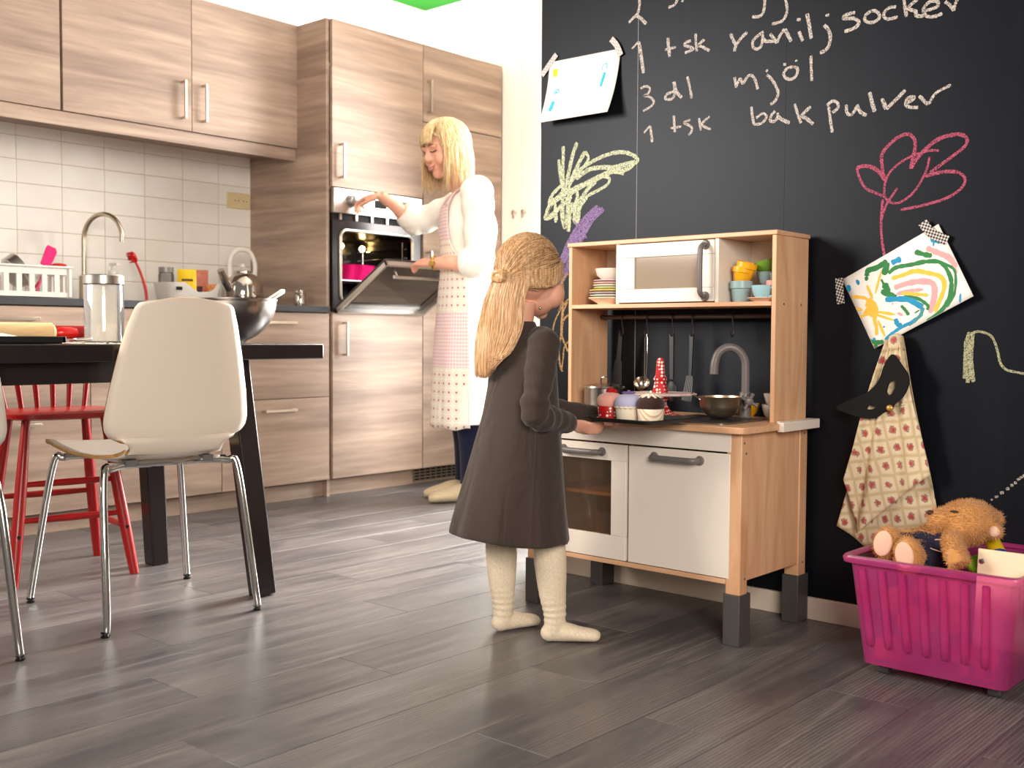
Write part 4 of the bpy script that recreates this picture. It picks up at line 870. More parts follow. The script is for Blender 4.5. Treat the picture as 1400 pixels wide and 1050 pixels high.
for s_ in (1, -1):
    q = Vector((.8, .6, 0)) * s_; cc = Vector((bcx, bcy, ZK + .054)); sd = Vector((-.6, .8, 0)); mk('handle', MB().tube(crom([cc + q * .058 + sd * .018, cc + q * .074 + sd * .016 + Vector((0, 0, .012)), cc + q * .078 + Vector((0, 0, .016)), cc + q * .074 - sd * .016 + Vector((0, 0, .012)), cc + q * .058 - sd * .018], 4), .0022, 8), M_chrome, t)
ware('toy_cup', 'yellow toy cup standing behind the toy tap', 'toy cup', M_cy, teacup, (-1.527, 2.735, ZK), hnd=cup_handle((-1.527, 2.735, ZK), .030, .010, .032, (-.3, -.95)))
ware('toy_cup', 'white toy cup lower of the pair beside the right shelf side', 'toy cup', M_cr, [(r * 1.05, z_ * 1.1) for r, z_ in teacup], (-1.418, 2.685, ZK), hnd=None)
ware('toy_cup', 'white toy cup upper of the pair beside the right shelf side', 'toy cup', M_cr, [(r * .95, z_) for r, z_ in teacup], (-1.416, 2.685, ZK + .034))
# polka-dot cake stand
def dots(name, base, dot, scale, size=.32, rough=.5):
    t = NT(name); mp = t.coords((scale,) * 3); v = t.add('ShaderNodeTexVoronoi'); v.inputs['Randomness'].default_value = .25; v.inputs['Scale'].default_value = 1.; t.lk(mp, 0, v, 'Vector')
    r = t.ramp(v, 'Distance', [(size, dot), (size + .04, base)]); t.lk(r, 'Color', t.b, 'Base Color'); t.b.inputs['Roughness'].default_value = rough; MATS[name] = t.m; return t.m
M_dot = dots('red_white_dots', '#b50d12', '#f2e0d6', 105, .36)
ccx, ccy = -1.700, 2.552
t = thing('cake_stand', 'red polka-dot cake stand with pale pink plate and pointed finial', 'cake stand', (ccx, ccy, ZK))
mk('foot', MB().lathe([(.001, 0), (.062, 0), (.064, .003), (.05, .008), (.03, .018), (.02, .032), (.019, .046), (.026, .056), (.04, .062), (.001, .063)], (ccx, ccy, ZK), 36), M_dot, t)
pl_ = MB(); rr_ = [[(ccx + (r * (1 + .03 * math.cos(14 * a))) * math.cos(a), ccy + (r * (1 + .03 * math.cos(14 * a))) * math.sin(a), ZK + z) for a in [2 * PI * j / 84 for j in range(84)]] for r, z in ((.03, .062), (.098, .0625), (.1, .065), (.098, .0675), (.03, .067))]
pl_.rings(rr_); mk('plate', pl_, pm('pale_pink_plate', (226, 200, 196), .4), t)
fi = MB(); sq = lambda w, z: [(ccx + w * math.cos(a + PI / 4 + .3), ccy + w * math.sin(a + PI / 4 + .3), ZK + z) for a in (0, PI / 2, PI, 3 * PI / 2)]
fi.rings([sq(.027, .067), sq(.0225, .085), sq(.0185, .100), sq(.024, .107), sq(.0165, .116), sq(.0145, .14), sq(.013, .158), sq(.009, .166)]); mk('finial', fi, M_dot, t, bevel=.003, seg=2)
# tray with three felt cupcakes, held by the girl over the worktop edge
trz = math.radians(-3)
TRM = Matrix.Translation(Vector((-1.590, 2.296, ZK + .0105))) @ Matrix.Rotation(trz, 4, 'Z')
def tl(x, y, z): return tuple(TRM @ Vector((x, y, z)))
def trr(hx, hy, z, r=.02): return [tl(x, y, z) for x, y in rrect(-hx, hx, -hy, hy, r)]
m = MB().rings([trr(.001, .001, 0, .0005), trr(.100, .092, 0), trr(.108, .100, .009), trr(.113, .105, .009), trr(.113, .105, .007), trr(.109, .101, .007), trr(.101, .093, -.002), trr(.001, .001, -.002, .0005)], cap=False)
t = mk('serving_tray', m, M_blk2, label='small black tray carrying the three cupcakes', cat='tray', smooth=40)
def cupcake(lab, lx, ly, cupm, topm, extra):
    c = Vector(tl(lx, ly, .0012)); t = thing('felt_cupcake', lab, 'toy cupcake', c, group='felt cupcakes on the tray')
    mk('case', MB().lathe([(.001, 0), (.030, 0), (.031, .002), (.0335, .034), (.032, .036), (.001, .036)], c, 32), cupm, t, smooth=45)
    mk('icing', MB().lathe([(.001, .033), (.0325, .033), (.0355, .040), (.0345, .052), (.028, .062), (.015, .068), (.001, .0695)], c, 32), topm, t, smooth=60)
    extra(t, c); return t
M_f1 = pm('pink_felt', (226, 160, 146), .95, var=.08, vs=120, bump=.3, bs=400, sheen=.3); M_f2 = pm('lilac_felt', (186, 184, 214), .95, var=.08, vs=120, bump=.3, bs=400, sheen=.3); M_f3 = pm('chocolate_felt', (52, 28, 22), .95, var=.1, vs=120, bump=.3, bs=400, sheen=.2)
def stripes(name, cols, axis, sc, rot=(0, 0, 0)):
    t = NT(name); mp = t.coords((1, 1, 1), rot=rot); w = t.add('ShaderNodeTexWave', Scale=sc, Distortion=.0); w.bands_direction = axis; t.lk(mp, 0, w, 'Vector')
    r = t.ramp(w, 'Fac', cols); r.color_ramp.interpolation = 'CONSTANT'; t.lk(r, 'Color', t.b, 'Base Color'); t.b.inputs['Roughness'].default_value = .9; MATS[name] = t.m; return t.m
M_str = stripes('diagonal_stripe_cloth', [(0, '#ecdcc4'), (.45, '#bd7f74'), (.62, '#ecdcc4'), (.72, '#b8a03c'), (.85, '#ecdcc4')], 'X', 15, (0, .7, .6))
def ex1(t, c): mk('berry', MB().ell(c + Vector((0, 0, .073)), (.011, .011, .009), 14, 8).ell(c + Vector((.012, .004, .071)), .006, 10, 6).ell(c + Vector((-.011, .005, .071)), .006, 10, 6), pm('red_felt', (170, 12, 24), .9), t)
def ex2(t, c):
    m = MB()
    for k in range(6): a = k * PI / 3; m.ell(c + Vector((.011 * math.cos(a), .011 * math.sin(a), .0715)), (.0085, .0085, .0022), 12, 6)
    m.ell(c + Vector((0, 0, .074)), (.005, .005, .004), 10, 6); mk('flower', m, pm('violet_felt', (132, 104, 168), .9), t)
    mk('frill', MB().rings([[tuple(c + Vector((r * (1 + .03 * math.cos(16 * a)) * math.cos(a), r * (1 + .03 * math.cos(16 * a)) * math.sin(a), z))) for a in [2 * PI * j / 64 for j in range(64)]] for r, z in ((.0325, .030), (.0355, .034), (.0345, .038), (.032, .037))]), pm('cream_felt', (232, 218, 194), .95, bump=.3, bs=300), t)
def ex3(t, c):
    m = MB(); n = 40; rg_ = []
    for r, z in ((.002, .0725), (.014, .071), (.0235, .0665)): rg_.append([tuple(c + Vector(((r + (.006 * (1 if j % 4 < 2 else -1) if r > .02 else 0)) * math.cos(2 * PI * j / n), (r + (.006 * (1 if j % 4 < 2 else -1) if r > .02 else 0)) * math.sin(2 * PI * j / n), z - (.004 if r > .02 and j % 4 < 2 else 0)))) for j in range(n)])
    m.rings(rg_, cap=False); mk('cream_topping', m, MATS['cream_felt'], t, solid=.002); mk('pearl', MB().ell(c + Vector((0, 0, .0755)), .004, 10, 6), M_cr, t)
MATS['cream_felt'] = pm('cream_felt', (232, 218, 194), .95, bump=.3, bs=300)
cupcake('felt cupcake with pink top in red polka-dot case', -.072, -.032, M_dot, M_f1, ex1)
cupcake('felt cupcake with lilac top and violet flower', .000, -.048, MATS['cream_felt'], M_f2, ex2)
cupcake('felt cupcake with chocolate top in striped case', .073, -.052, M_str, M_f3, ex3)
# chalk strokes on the blackboard: (width mm, [(x mm, z mm), ...]) in wall coordinates
CHALK = [
 ('chalk_writing', '#d9cfc8', [(9,[(-1955,1828),(-1950,1803),(-1957,1775),(-1973,1764),(-1990,1752)]),(10,[(-1963,1768),(-1947,1759),(-1925,1737)]),(8,[(-1825,1800),(-1815,1785),(-1825,1774),(-1845,1771)]),(8,[(-1798,1783),(-1792,1780)]),(6,[(-1977,1670),(-1965,1679),(-1952,1688)]),(11,[(-1952,1688),(-1945,1657),(-1939,1624),(-1933,1589)]),(10,[(-1845,1681),(-1843,1653),(-1838,1623)]),(8,[(-1856,1647),(-1816,1648)]),(8,[(-1764,1658),(-1782,1656),(-1785,1648),(-1764,1639),(-1757,1631),(-1785,1626)]),(8,[(-1748,1676),(-1747,1650),(-1743,1623)]),(8,[(-1718,1654),(-1739,1640),(-1727,1635),(-1700,1618)]),(7,[(-1944,1543),(-1924,1548),(-1908,1538),(-1917,1523),(-1930,1520),(-1910,1514),(-1894,1498),(-1904,1484),(-1933,1474)]),(8,[(-1824,1547),(-1821,1520),(-1846,1513),(-1851,1500),(-1827,1497),(-1815,1519)]),(10,[(-1821,1546),(-1815,1519),(-1794,1495)]),(8,[(-1775,1555),(-1765,1517),(-1759,1488)]),(6,[(-1929,1406),(-1916,1418),(-1906,1425)]),(9,[(-1906,1425),(-1901,1397),(-1898,1375)]),(8,[(-1821,1446),(-1819,1419),(-1816,1395)]),(7,[(-1832,1409),(-1794,1410)]),(7,[(-1763,1426),(-1785,1420),(-1769,1411),(-1757,1401),(-1760,1388),(-1769,1382)]),(8,[(-1733,1427),(-1726,1390)]),(7,[(-1697,1427),(-1723,1407),(-1693,1389)]),(8,[(-1560,1437),(-1557,1412),(-1551,1386)]),(7,[(-1551,1386),(-1528,1386),(-1512,1401),(-1523,1413),(-1545,1403)]),(9,[(-1256,1644),(-1281,1642),(-1288,1634),(-1260,1629),(-1245,1617),(-1255,1604),(-1285,1599)]),(8,[(-1210,1640),(-1226,1632),(-1228,1618),(-1211,1609),(-1192,1614),(-1190,1627),(-1202,1638),(-1212,1639)]),(8,[(-1145,1637),(-1164,1638),(-1178,1625),(-1168,1610),(-1140,1611)]),(8,[(-1125,1657),(-1122,1632),(-1117,1606)]),(9,[(-1090,1646),(-1113,1628),(-1094,1616),(-1092,1605),(-1073,1600)]),(8,[(-1071,1613),(-1053,1614),(-1038,1618),(-1039,1629),(-1058,1633),(-1074,1618),(-1066,1599),(-1044,1594),(-1026,1598)]),(8,[(-1020,1626),(-1007,1614),(-998,1599)]),(7,[(-998,1599),(-994,1616),(-988,1628)]),(8,[(-1485,1415),(-1497,1404),(-1500,1390),(-1486,1387),(-1477,1399),(-1478,1409)]),(9,[(-1477,1399),(-1463,1388),(-1440,1376)]),(8,[(-1426,1427),(-1417,1399),(-1406,1371)]),(9,[(-1378,1413),(-1404,1392),(-1391,1383),(-1370,1364)]),(8,[(-1326,1406),(-1320,1367),(-1314,1335)]),(8,[(-1331,1409),(-1316,1419),(-1301,1412),(-1300,1398),(-1316,1388)]),(8,[(-1276,1404),(-1273,1382),(-1260,1376),(-1246,1395)]),(9,[(-1246,1400),(-1236,1380),(-1219,1368)]),(10,[(-1212,1428),(-1204,1399),(-1197,1375)]),(10,[(-1178,1407),(-1166,1378)]),(9,[(-1166,1378),(-1140,1399),(-1116,1420)]),(8,[(-1112,1386),(-1096,1393),(-1094,1400),(-1110,1397),(-1114,1382),(-1102,1374),(-1082,1371)]),(9,[(-1080,1400),(-1064,1382),(-1055,1376)]),(7,[(-1055,1376),(-1040,1399),(-1020,1409),(-1000,1416)]),(8,[(-1523,1734),(-1524,1711),(-1529,1693),(-1542,1687),(-1562,1690)]),(8,[(-1460,1722),(-1454,1695),(-1457,1675),(-1469,1661),(-1500,1658)]),(9,[(-1631,1655),(-1621,1633),(-1613,1619)]),(9,[(-1577,1650),(-1597,1636),(-1612,1619),(-1618,1602)]),(8,[(-1525,1642),(-1544,1633),(-1558,1622),(-1558,1605),(-1546,1597),(-1534,1601),(-1528,1619),(-1529,1638)]),(9,[(-1529,1628),(-1520,1615),(-1504,1611),(-1491,1610)]),(9,[(-1505,1632),(-1494,1618),(-1483,1603)]),(8,[(-1483,1603),(-1476,1619),(-1461,1638)]),(10,[(-1460,1637),(-1451,1621),(-1440,1600)]),(9,[(-1417,1623),(-1411,1608),(-1405,1595)]),(8,[(-1424,1657),(-1412,1654)]),(10,[(-1394,1667),(-1387,1635),(-1380,1597)]),(9,[(-1344,1627),(-1332,1614),(-1325,1595),(-1328,1571),(-1338,1559),(-1354,1554)]),(7,[(-1340,1651),(-1329,1652)]),(8,[(-1616,1529),(-1613,1514),(-1611,1498)]),(8,[(-1611,1498),(-1599,1521),(-1589,1505)]),(8,[(-1589,1505),(-1572,1525),(-1558,1523),(-1547,1505),(-1541,1483)]),(8,[(-1513,1520),(-1497,1504),(-1482,1479),(-1477,1462),(-1486,1443),(-1501,1435)]),(7,[(-1516,1529),(-1510,1533)]),(8,[(-1431,1530),(-1451,1527),(-1461,1515),(-1453,1501),(-1436,1496),(-1422,1505),(-1420,1523),(-1434,1530)]),(8,[(-1463,1541),(-1454,1539)]),(7,[(-1424,1547),(-1423,1542)]),(8,[(-1380,1551),(-1379,1521),(-1376,1482)])]),
 ('chalk_flower', '#c2607a', [(10,[(-1165,1193),(-1179,1214),(-1198,1229),(-1221,1236),(-1243,1233)]),(7,[(-1243,1233),(-1236,1209),(-1218,1178),(-1189,1162),(-1166,1151)]),(9,[(-1167,1193),(-1174,1235),(-1174,1263),(-1151,1289),(-1125,1304),(-1103,1305),(-1089,1289),(-1088,1266),(-1093,1242),(-1098,1217)]),(10,[(-1098,1217),(-1077,1247),(-1049,1272),(-1021,1287),(-983,1291),(-963,1285)]),(8,[(-963,1285),(-957,1272),(-966,1256),(-992,1238),(-1020,1220),(-1047,1202)]),(9,[(-1061,1194),(-1033,1199),(-1005,1201),(-978,1197)]),(7,[(-978,1197),(-962,1183),(-962,1166),(-980,1147),(-1011,1132),(-1046,1124),(-1081,1118),(-1123,1113)]),(6,[(-1166,1155),(-1165,1184),(-1153,1212),(-1127,1234),(-1098,1248),(-1070,1255),(-1045,1258),(-1026,1255)]),(6,[(-1050,1242),(-1056,1213),(-1068,1186),(-1086,1159),(-1107,1141),(-1132,1131),(-1155,1138),(-1166,1153)]),(6,[(-1131,1171),(-1144,1153),(-1158,1133),(-1167,1111),(-1172,1090)]),(7,[(-1170,1144),(-1172,1112),(-1173,1075),(-1169,1032),(-1161,989),(-1158,973)])]),
 ('chalk_leaves', '#dfe6c4', [(9,[(-2247,1401),(-2246,1367),(-2248,1327),(-2245,1280),(-2248,1232),(-2244,1166)]),(8,[(-2265,1360),(-2260,1320),(-2251,1275),(-2238,1231)]),(10,[(-2189,1407),(-2205,1374),(-2216,1337),(-2228,1295),(-2238,1258),(-2287,1224),(-2312,1192),(-2317,1171)]),(10,[(-2157,1374),(-2180,1342),(-2200,1309),(-2224,1270),(-2262,1238),(-2301,1219)]),(7,[(-2157,1374),(-2143,1356),(-2150,1338),(-2176,1314),(-2211,1283),(-2234,1241)]),(8,[(-2197,1308),(-2156,1328),(-2103,1347),(-2050,1357),(-2005,1356),(-1967,1342),(-1951,1326),(-1960,1317)]),(10,[(-1960,1321),(-2005,1316),(-2043,1312),(-2089,1317),(-2136,1316),(-2170,1303),(-2193,1292)]),(9,[(-1960,1319),(-1998,1300),(-2050,1302),(-2095,1291),(-2149,1274),(-2210,1256),(-2262,1233),(-2298,1216)]),(9,[(-2001,1290),(-2043,1299),(-2089,1288),(-2129,1275),(-2169,1263),(-2210,1245),(-2234,1222)]),(7,[(-2079,1287),(-2059,1280),(-2065,1262),(-2102,1246),(-2145,1231),(-2172,1204),(-2182,1183),(-2185,1146)]),(9,[(-2112,1274),(-2142,1255),(-2175,1220),(-2196,1195),(-2209,1164)]),(8,[(-2245,1280),(-2287,1251),(-2305,1225),(-2298,1213),(-2316,1187),(-2319,1171),(-2262,1200),(-2210,1234)]),(9,[(-2224,1273),(-2220,1229),(-2223,1186),(-2216,1159)]),(9,[(-2193,1270),(-2186,1232),(-2199,1201),(-2195,1157)]),(8,[(-2280,1218),(-2276,1190),(-2272,1162)]),(8,[(-2287,1238),(-2308,1207),(-2319,1172),(-2287,1178),(-2252,1213)]),(8,[(-2280,1205),(-2276,1155)]),(9,[(-2245,1224),(-2251,1181),(-2237,1136),(-2230,1168),(-2224,1222)]),(9,[(-2227,1201),(-2219,1151),(-2223,1122)]),(8,[(-2210,1216),(-2206,1172),(-2188,1144)]),(8,[(-2182,1214),(-2189,1187),(-2185,1149)]),(8,[(-2148,1227),(-2175,1197),(-2181,1154)])]),
 ('chalk_petal', '#9d84b5', [(6,[(-2104,1198),(-2188,1133),(-2264,1001)]),(6,[(-2094,1191),(-2174,1132),(-2260,978)]),(6,[(-2084,1190),(-2161,1126),(-2249,973)]),(6,[(-2078,1184),(-2147,1125),(-2242,961)]),(6,[(-2107,1192),(-2198,1123),(-2257,1028)]),(6,[(-2114,1184),(-2181,1100),(-2259,937)]),(6,[(-2101,1181),(-2154,1109),(-2242,972)]),(6,[(-2121,1177),(-2208,1091),(-2250,1005)]),(6,[(-2141,1162),(-2167,1110),(-2174,1086)]),(6,[(-2134,1162),(-2195,1106),(-2222,1054)]),(6,[(-2154,1152),(-2222,1070),(-2267,962)]),(6,[(-2161,1142),(-2195,1101),(-2232,1027)]),(6,[(-2127,1172),(-2167,1126),(-2218,1042)]),(6,[(-2147,1157),(-2188,1106),(-2215,1070)]),(4,[(-2199,1155),(-2181,1133),(-2147,1097)])]),
 ('chalk_stem', '#cda774', [(6,[(-2221,985),(-2242,967),(-2249,929),(-2243,885),(-2248,830),(-2247,786),(-2229,747),(-2219,731)]),(5,[(-2220,903),(-2248,874),(-2276,830),(-2287,786)]),(6,[(-2220,851),(-2241,830),(-2247,786),(-2258,741),(-2254,692),(-2243,664)]),(5,[(-2219,764),(-2236,742),(-2240,709),(-2246,670)]),(5,[(-2249,929),(-2241,857),(-2254,764)]),(6,[(-2224,893),(-2241,863)])]),
 ('chalk_curve', '#b9b896', [(8,[(-940,797),(-948,768),(-949,734),(-949,705),(-950,680)]),(8,[(-932,797),(-934,768),(-935,735),(-932,705),(-928,672)]),(9,[(-940,780),(-943,751),(-941,718),(-942,670)]),(8,[(-936,780),(-939,743),(-934,705),(-937,678)]),(5,[(-932,795),(-917,798),(-892,790),(-880,773),(-871,746),(-865,721),(-851,705),(-831,700),(-808,696),(-797,693)])]),
 ('chalk_dashes', '#b5aca4', [(4,[(-879,381),(-875,384)]),(5,[(-870,389),(-862,393)]),(6,[(-858,401),(-849,403)]),(6,[(-844,412),(-836,414)]),(6,[(-834,422),(-827,423)]),(6,[(-826,428),(-820,431)]),(5,[(-819,436),(-814,440),(-802,450),(-794,459)])]),
]
# brush strokes on the painted sheet: (pigment, width mm, points)
PAINT = [('g',13.9,[(-1208,944),(-1204,959),(-1180,966),(-1153,982)]),('g',16.4,[(-1157,976),(-1155,965),(-1162,946)]),('g',9.0,[(-1208,944),(-1209,932)]),('g',10.7,[(-1148,949),(-1129,964),(-1087,970),(-1050,976),(-1012,972),(-990,944),(-982,914),(-988,878),(-1010,845),(-1042,823)]),('g',12.3,[(-1080,1003),(-1057,995),(-1035,990)]),('g',6.6,[(-1005,970),(-979,955),(-972,932),(-974,892),(-992,859)]),('b',13.9,[(-1141,976),(-1130,981),(-1116,986)]),('b',14.8,[(-1040,1031),(-1029,1031),(-1014,1024)]),('b',4.1,[(-1032,1027),(-1032,1014)]),('b',13.9,[(-1236,927),(-1228,931)]),('b',12.3,[(-1260,922),(-1256,904)]),('b',23.0,[(-961,881),(-956,881)]),('p',13.9,[(-1050,1011),(-1020,997),(-991,983),(-972,958)]),('p',5.7,[(-983,973),(-968,943)]),('y',11.5,[(-1140,936),(-1109,944),(-1079,953),(-1049,948),(-1012,937),(-1000,915),(-1007,885),(-1019,856),(-1023,849)]),('p',14.8,[(-1132,911),(-1101,921),(-1063,926),(-1030,919),(-1025,886),(-1035,845)]),('p',9.0,[(-1124,895),(-1093,902),(-1055,905)]),('y',9.0,[(-1112,897),(-1078,894),(-1040,890)]),('g',18.0,[(-1160,923),(-1151,907),(-1159,896)]),('g',16.4,[(-1167,904),(-1139,892),(-1127,884)]),('g',6.6,[(-1168,935),(-1159,919)]),('b',13.9,[(-1155,881),(-1131,882),(-1093,880),(-1062,864),(-1054,860)]),('g',8.2,[(-1108,887),(-1070,883),(-1041,864),(-1043,853)]),('t',9.8,[(-1054,860),(-1058,841),(-1073,827),(-1091,815)]),('b',8.2,[(-1076,825),(-1106,810),(-1129,796),(-1152,777)]),('g',8.2,[(-1112,865),(-1100,853),(-1090,840)]),('g',4.1,[(-1062,853),(-1075,845)]),('y',36.9,[(-1206,862),(-1198,858),(-1182,858)]),('y',24.6,[(-1206,878),(-1190,866),(-1186,846),(-1189,835)]),('y',8.2,[(-1247,890),(-1210,886),(-1194,866)]),('y',8.2,[(-1242,859),(-1218,855)]),('y',7.4,[(-1230,835),(-1202,843)]),('y',7.4,[(-1190,885),(-1207,920)]),('y',5.7,[(-1183,897),(-1168,958)]),('y',7.4,[(-1178,850),(-1127,842)]),('y',6.6,[(-1182,843),(-1130,827)]),('y',9.0,[(-1185,835),(-1177,808),(-1176,788)]),('y',6.6,[(-1173,827),(-1153,785)]),('g',14.8,[(-1217,804),(-1209,792),(-1210,773)]),('g',12.3,[(-1200,773),(-1176,769),(-1156,771)]),('g',16.4,[(-1184,757),(-1172,754)]),('b',7.4,[(-1184,781),(-1180,773)]),('b',12.3,[(-1126,831),(-1118,815),(-1107,815)]),('b',5.7,[(-1157,812),(-1155,808)]),('p',5.7,[(-1137,870),(-1133,870)]),('p',7.4,[(-1121,846),(-1107,840)])]
# ================================================================== chalk, drawings, cloth and mask on the blackboard wall
def chalk_mat(name, col):
    t = NT(name); mp = t.coords((1, 1, 1)); n = t.add('ShaderNodeTexNoise', Scale=420., Detail=3., Roughness=.7); t.lk(mp, 0, n, 'Vector')
    r = t.ramp(n, 'Fac', [(.40, .05), (.53, 1.)]); t.lk(r, 'Color', t.b, 'Alpha'); n2 = t.add('ShaderNodeTexNoise', Scale=40.); t.lk(mp, 0, n2, 'Vector')
    c = lin(col); rc_ = t.add('ShaderNodeMix', data_type='RGBA'); rc_.inputs[6].default_value = tuple(v * .8 for v in c[:3]) + (1,); rc_.inputs[7].default_value = c; t.lk(n2, 'Fac', rc_, 0); t.l.new(rc_.outputs[2], t.b.inputs['Base Color']); t.b.inputs['Roughness'].default_value = 1.; t.b.inputs['Specular IOR Level'].default_value = 0.; return t.m
def ribbon(m, pts, w, f, k=6, taper=.75, jit=.12):
    P = crom([(x, z, 0) for x, z in pts], k) if len(pts) > 2 else [Vector((*pts[0], 0)).lerp(Vector((*pts[-1], 0)), i / 4) for i in range(5)]
    n = len(P); vs = []
    for i, p in enumerate(P):
        t = (P[min(i + 1, n - 1)] - P[max(i - 1, 0)]); t = t.normalized() if t.length > 0 else Vector((1, 0, 0)); s = Vector((-t.y, t.x, 0))
        ww = w / 2 * (taper if i in (0, n - 1) else 1) * (1 + rng.uniform(-jit, jit))
        for q in (p + s * ww, p - s * ww): vs.append(f(q.x / 1000, q.y / 1000))
    m.add(vs, [(2 * i, 2 * i + 1, 2 * i + 3, 2 * i + 2) for i in range(n - 1)])
lay = 0
for nm, colr, strokes in CHALK:
    m = MB(); lay += 1
    for i, (w, pts) in enumerate(strokes):
        yy = YB - .0004 - .00012 * lay - .00001 * (i % 9); ribbon(m, pts, w * {'chalk_writing': 1.05, 'chalk_leaves': 1.5, 'chalk_petal': 1.7, 'chalk_flower': 1.0}.get(nm, 1.2), lambda x, z: (x, yy, z))
    mk(nm, m, chalk_mat(nm + '_chalk', colr), wk, smooth=0, fix=False, label={'chalk_writing': 'white handwritten chalk recipe lines'}.get(nm))
mk('seam_chalk', MB().box(-1.9546, -1.9532, YB - .0005, YB, .56, 2.6), pm('seam_chalk_dust', (170, 165, 160), .9), wk)

def sheet_obj(name, lab, tl_, u, v, Wd, Hd, off, mat, nx=14, ny=10):
    """paper sheet on the wall; off(a,b) = distance from the wall"""
    t = thing(name, lab, 'drawing', (tl_[0], YB, tl_[1]))
    def F(a, b, e=0.): return (tl_[0] + u[0] * a * Wd + v[0] * b * Hd, YB - off(a, b) - e, tl_[1] + u[1] * a * Wd + v[1] * b * Hd)
    m = MB().add([F(i / nx, j / ny) for j in range(ny + 1) for i in range(nx + 1)], [(j * (nx + 1) + i, j * (nx + 1) + i + 1, (j + 1) * (nx + 1) + i + 1, (j + 1) * (nx + 1) + i) for j in range(ny) for i in range(nx)])
    p = mk('paper', m, mat, t, smooth=180, solid=.0003)
    def inv(x, z):
        dx, dz = x - tl_[0], z - tl_[1]; a = (dx * u[0] + dz * u[1]) / Wd; b = (dx * v[0] + dz * v[1]) / Hd; return min(max(a, 0.004), .996), min(max(b, 0.004), .996)
    return t, p, F, inv
def tape(par, name, pts, w, mat, yoff):
    m = MB(); ribbon(m, pts, w, lambda x, z: (x, YB - yoff(x, z), z), k=3, taper=1., jit=0)
    return mk(name, m, mat, par, smooth=0, fix=False, solid=.0002)
def check_mat(name, a, b, sc, rot=.5):
    t = NT(name); mp = t.coords((sc, sc, sc), rot=(0, rot, 0)); v = t.add('ShaderNodeTexChecker', Scale=1.); v.inputs[1].default_value = lin(a); v.inputs[2].default_value = lin(b); t.lk(mp, 0, v, 'Vector'); t.lk(v, 'Color', t.b, 'Base Color'); t.b.inputs['Roughness'].default_value = .5; MATS[name] = t.m; return t.m
M_paper = pm('white_paper', (244, 240, 234), .8, var=.015)
# white crayon drawing, lower edge curling away from the wall
ua = Vector((287, -3)).normalized(); va = Vector((-.06, -1)).normalized()
off1 = lambda a, b: .003 + .040 * b ** 2.2 + .010 * a * b
t, p, F, inv = sheet_obj('crayon_drawing', 'white paper with faint crayon figures and yellow sun', (-2.305, 1.681), ua, va, .287, .202, off1, M_paper)
def crayon(nm, colr, strokes):
    m = MB()
    for i, (w, pts) in enumerate(strokes): ribbon(m, pts, w, lambda x, z: F(*inv(x, z), .0008 + i * .00003), k=4, taper=.8)
    mk(nm, m, pm(nm + '_wax', colr, .8, var=.2, vs=200), p, smooth=0, fix=False, kind='stuff')
crayon('crayon_sun', (250, 226, 40), [(24, [(-2286, 1640), (-2277, 1641), (-2268, 1640)])])
crayon('crayon_figure', (60, 190, 220), [(4, [(-2272, 1566), (-2268, 1580), (-2256, 1582), (-2250, 1570)]), (4, [(-2265, 1568), (-2262, 1576), (-2257, 1568)]), (16, [(-2266, 1545), (-2272, 1512)]), (3, [(-2084, 1605), (-2080, 1625), (-2066, 1626), (-2066, 1608)]), (11, [(-2070, 1600), (-2074, 1580), (-2078, 1556)]), (2, [(-2086, 1520), (-2074, 1520)])])
M_tapew = check_mat('pale_patterned_tape', (206, 200, 198), (176, 170, 168), 150)
tape(t, 'tape', [(-2275, 1702), (-2306, 1673), (-2337, 1643)], 19, M_tapew, lambda x, z: .0045)
tape(t, 'tape', [(-2052, 1712), (-2030, 1688), (-2014, 1655)], 19, M_tapew, lambda x, z: .008)
# painted sheet
ub = Vector((258, 134)).normalized(); vb = Vector((ub.y, -ub.x))
off2 = lambda a, b: .003 + .016 * (a * .5 + b * .6) ** 2
t, p, F, inv = sheet_obj('painted_drawing', 'colourful rainbow and sun painting on white paper', (-1.277, .937), ub, vb, .288, .208, off2, M_paper)
PG = {'g': pm('green_tempera', (34, 122, 60), .6, var=.25, vs=60), 'b': pm('blue_tempera', (0, 142, 190), .6, var=.2, vs=60), 'p': pm('pink_tempera', (216, 164, 166), .7, var=.08, vs=60), 'y': pm('yellow_tempera', (240, 190, 62), .6, var=.15, vs=60), 't': pm('teal_tempera', (60, 142, 150), .6, var=.2, vs=60)}
NMS = {'g': 'green_paint', 'b': 'blue_paint', 'p': 'pink_paint', 'y': 'yellow_paint', 't': 'teal_paint'}
for kk in 'pygtb':
    m = MB()
    for i, (k2, w, pts) in enumerate(PAINT):
        if k2 != kk: continue
        ribbon(m, pts, w, lambda x, z: F(*inv(x, z), .0006 + 'pygtb'.index(kk) * .0001 + i * .000005), k=5, taper=.45, jit=.18)
    mk(NMS[kk], m, PG[kk], p, smooth=0, fix=False, kind='stuff')
M_tapeb = check_mat('black_white_grid_tape', (22, 20, 20), (208, 200, 196), 190, .45)
tape(t, 'tape', [(-1283, 941), (-1281, 905), (-1277, 872)], 22, M_tapeb, lambda x, z: .008)
tape(t, 'tape', [(-1060, 1076), (-1036, 1047), (-996, 1026)], 24, M_tapeb, lambda x, z: .0125)
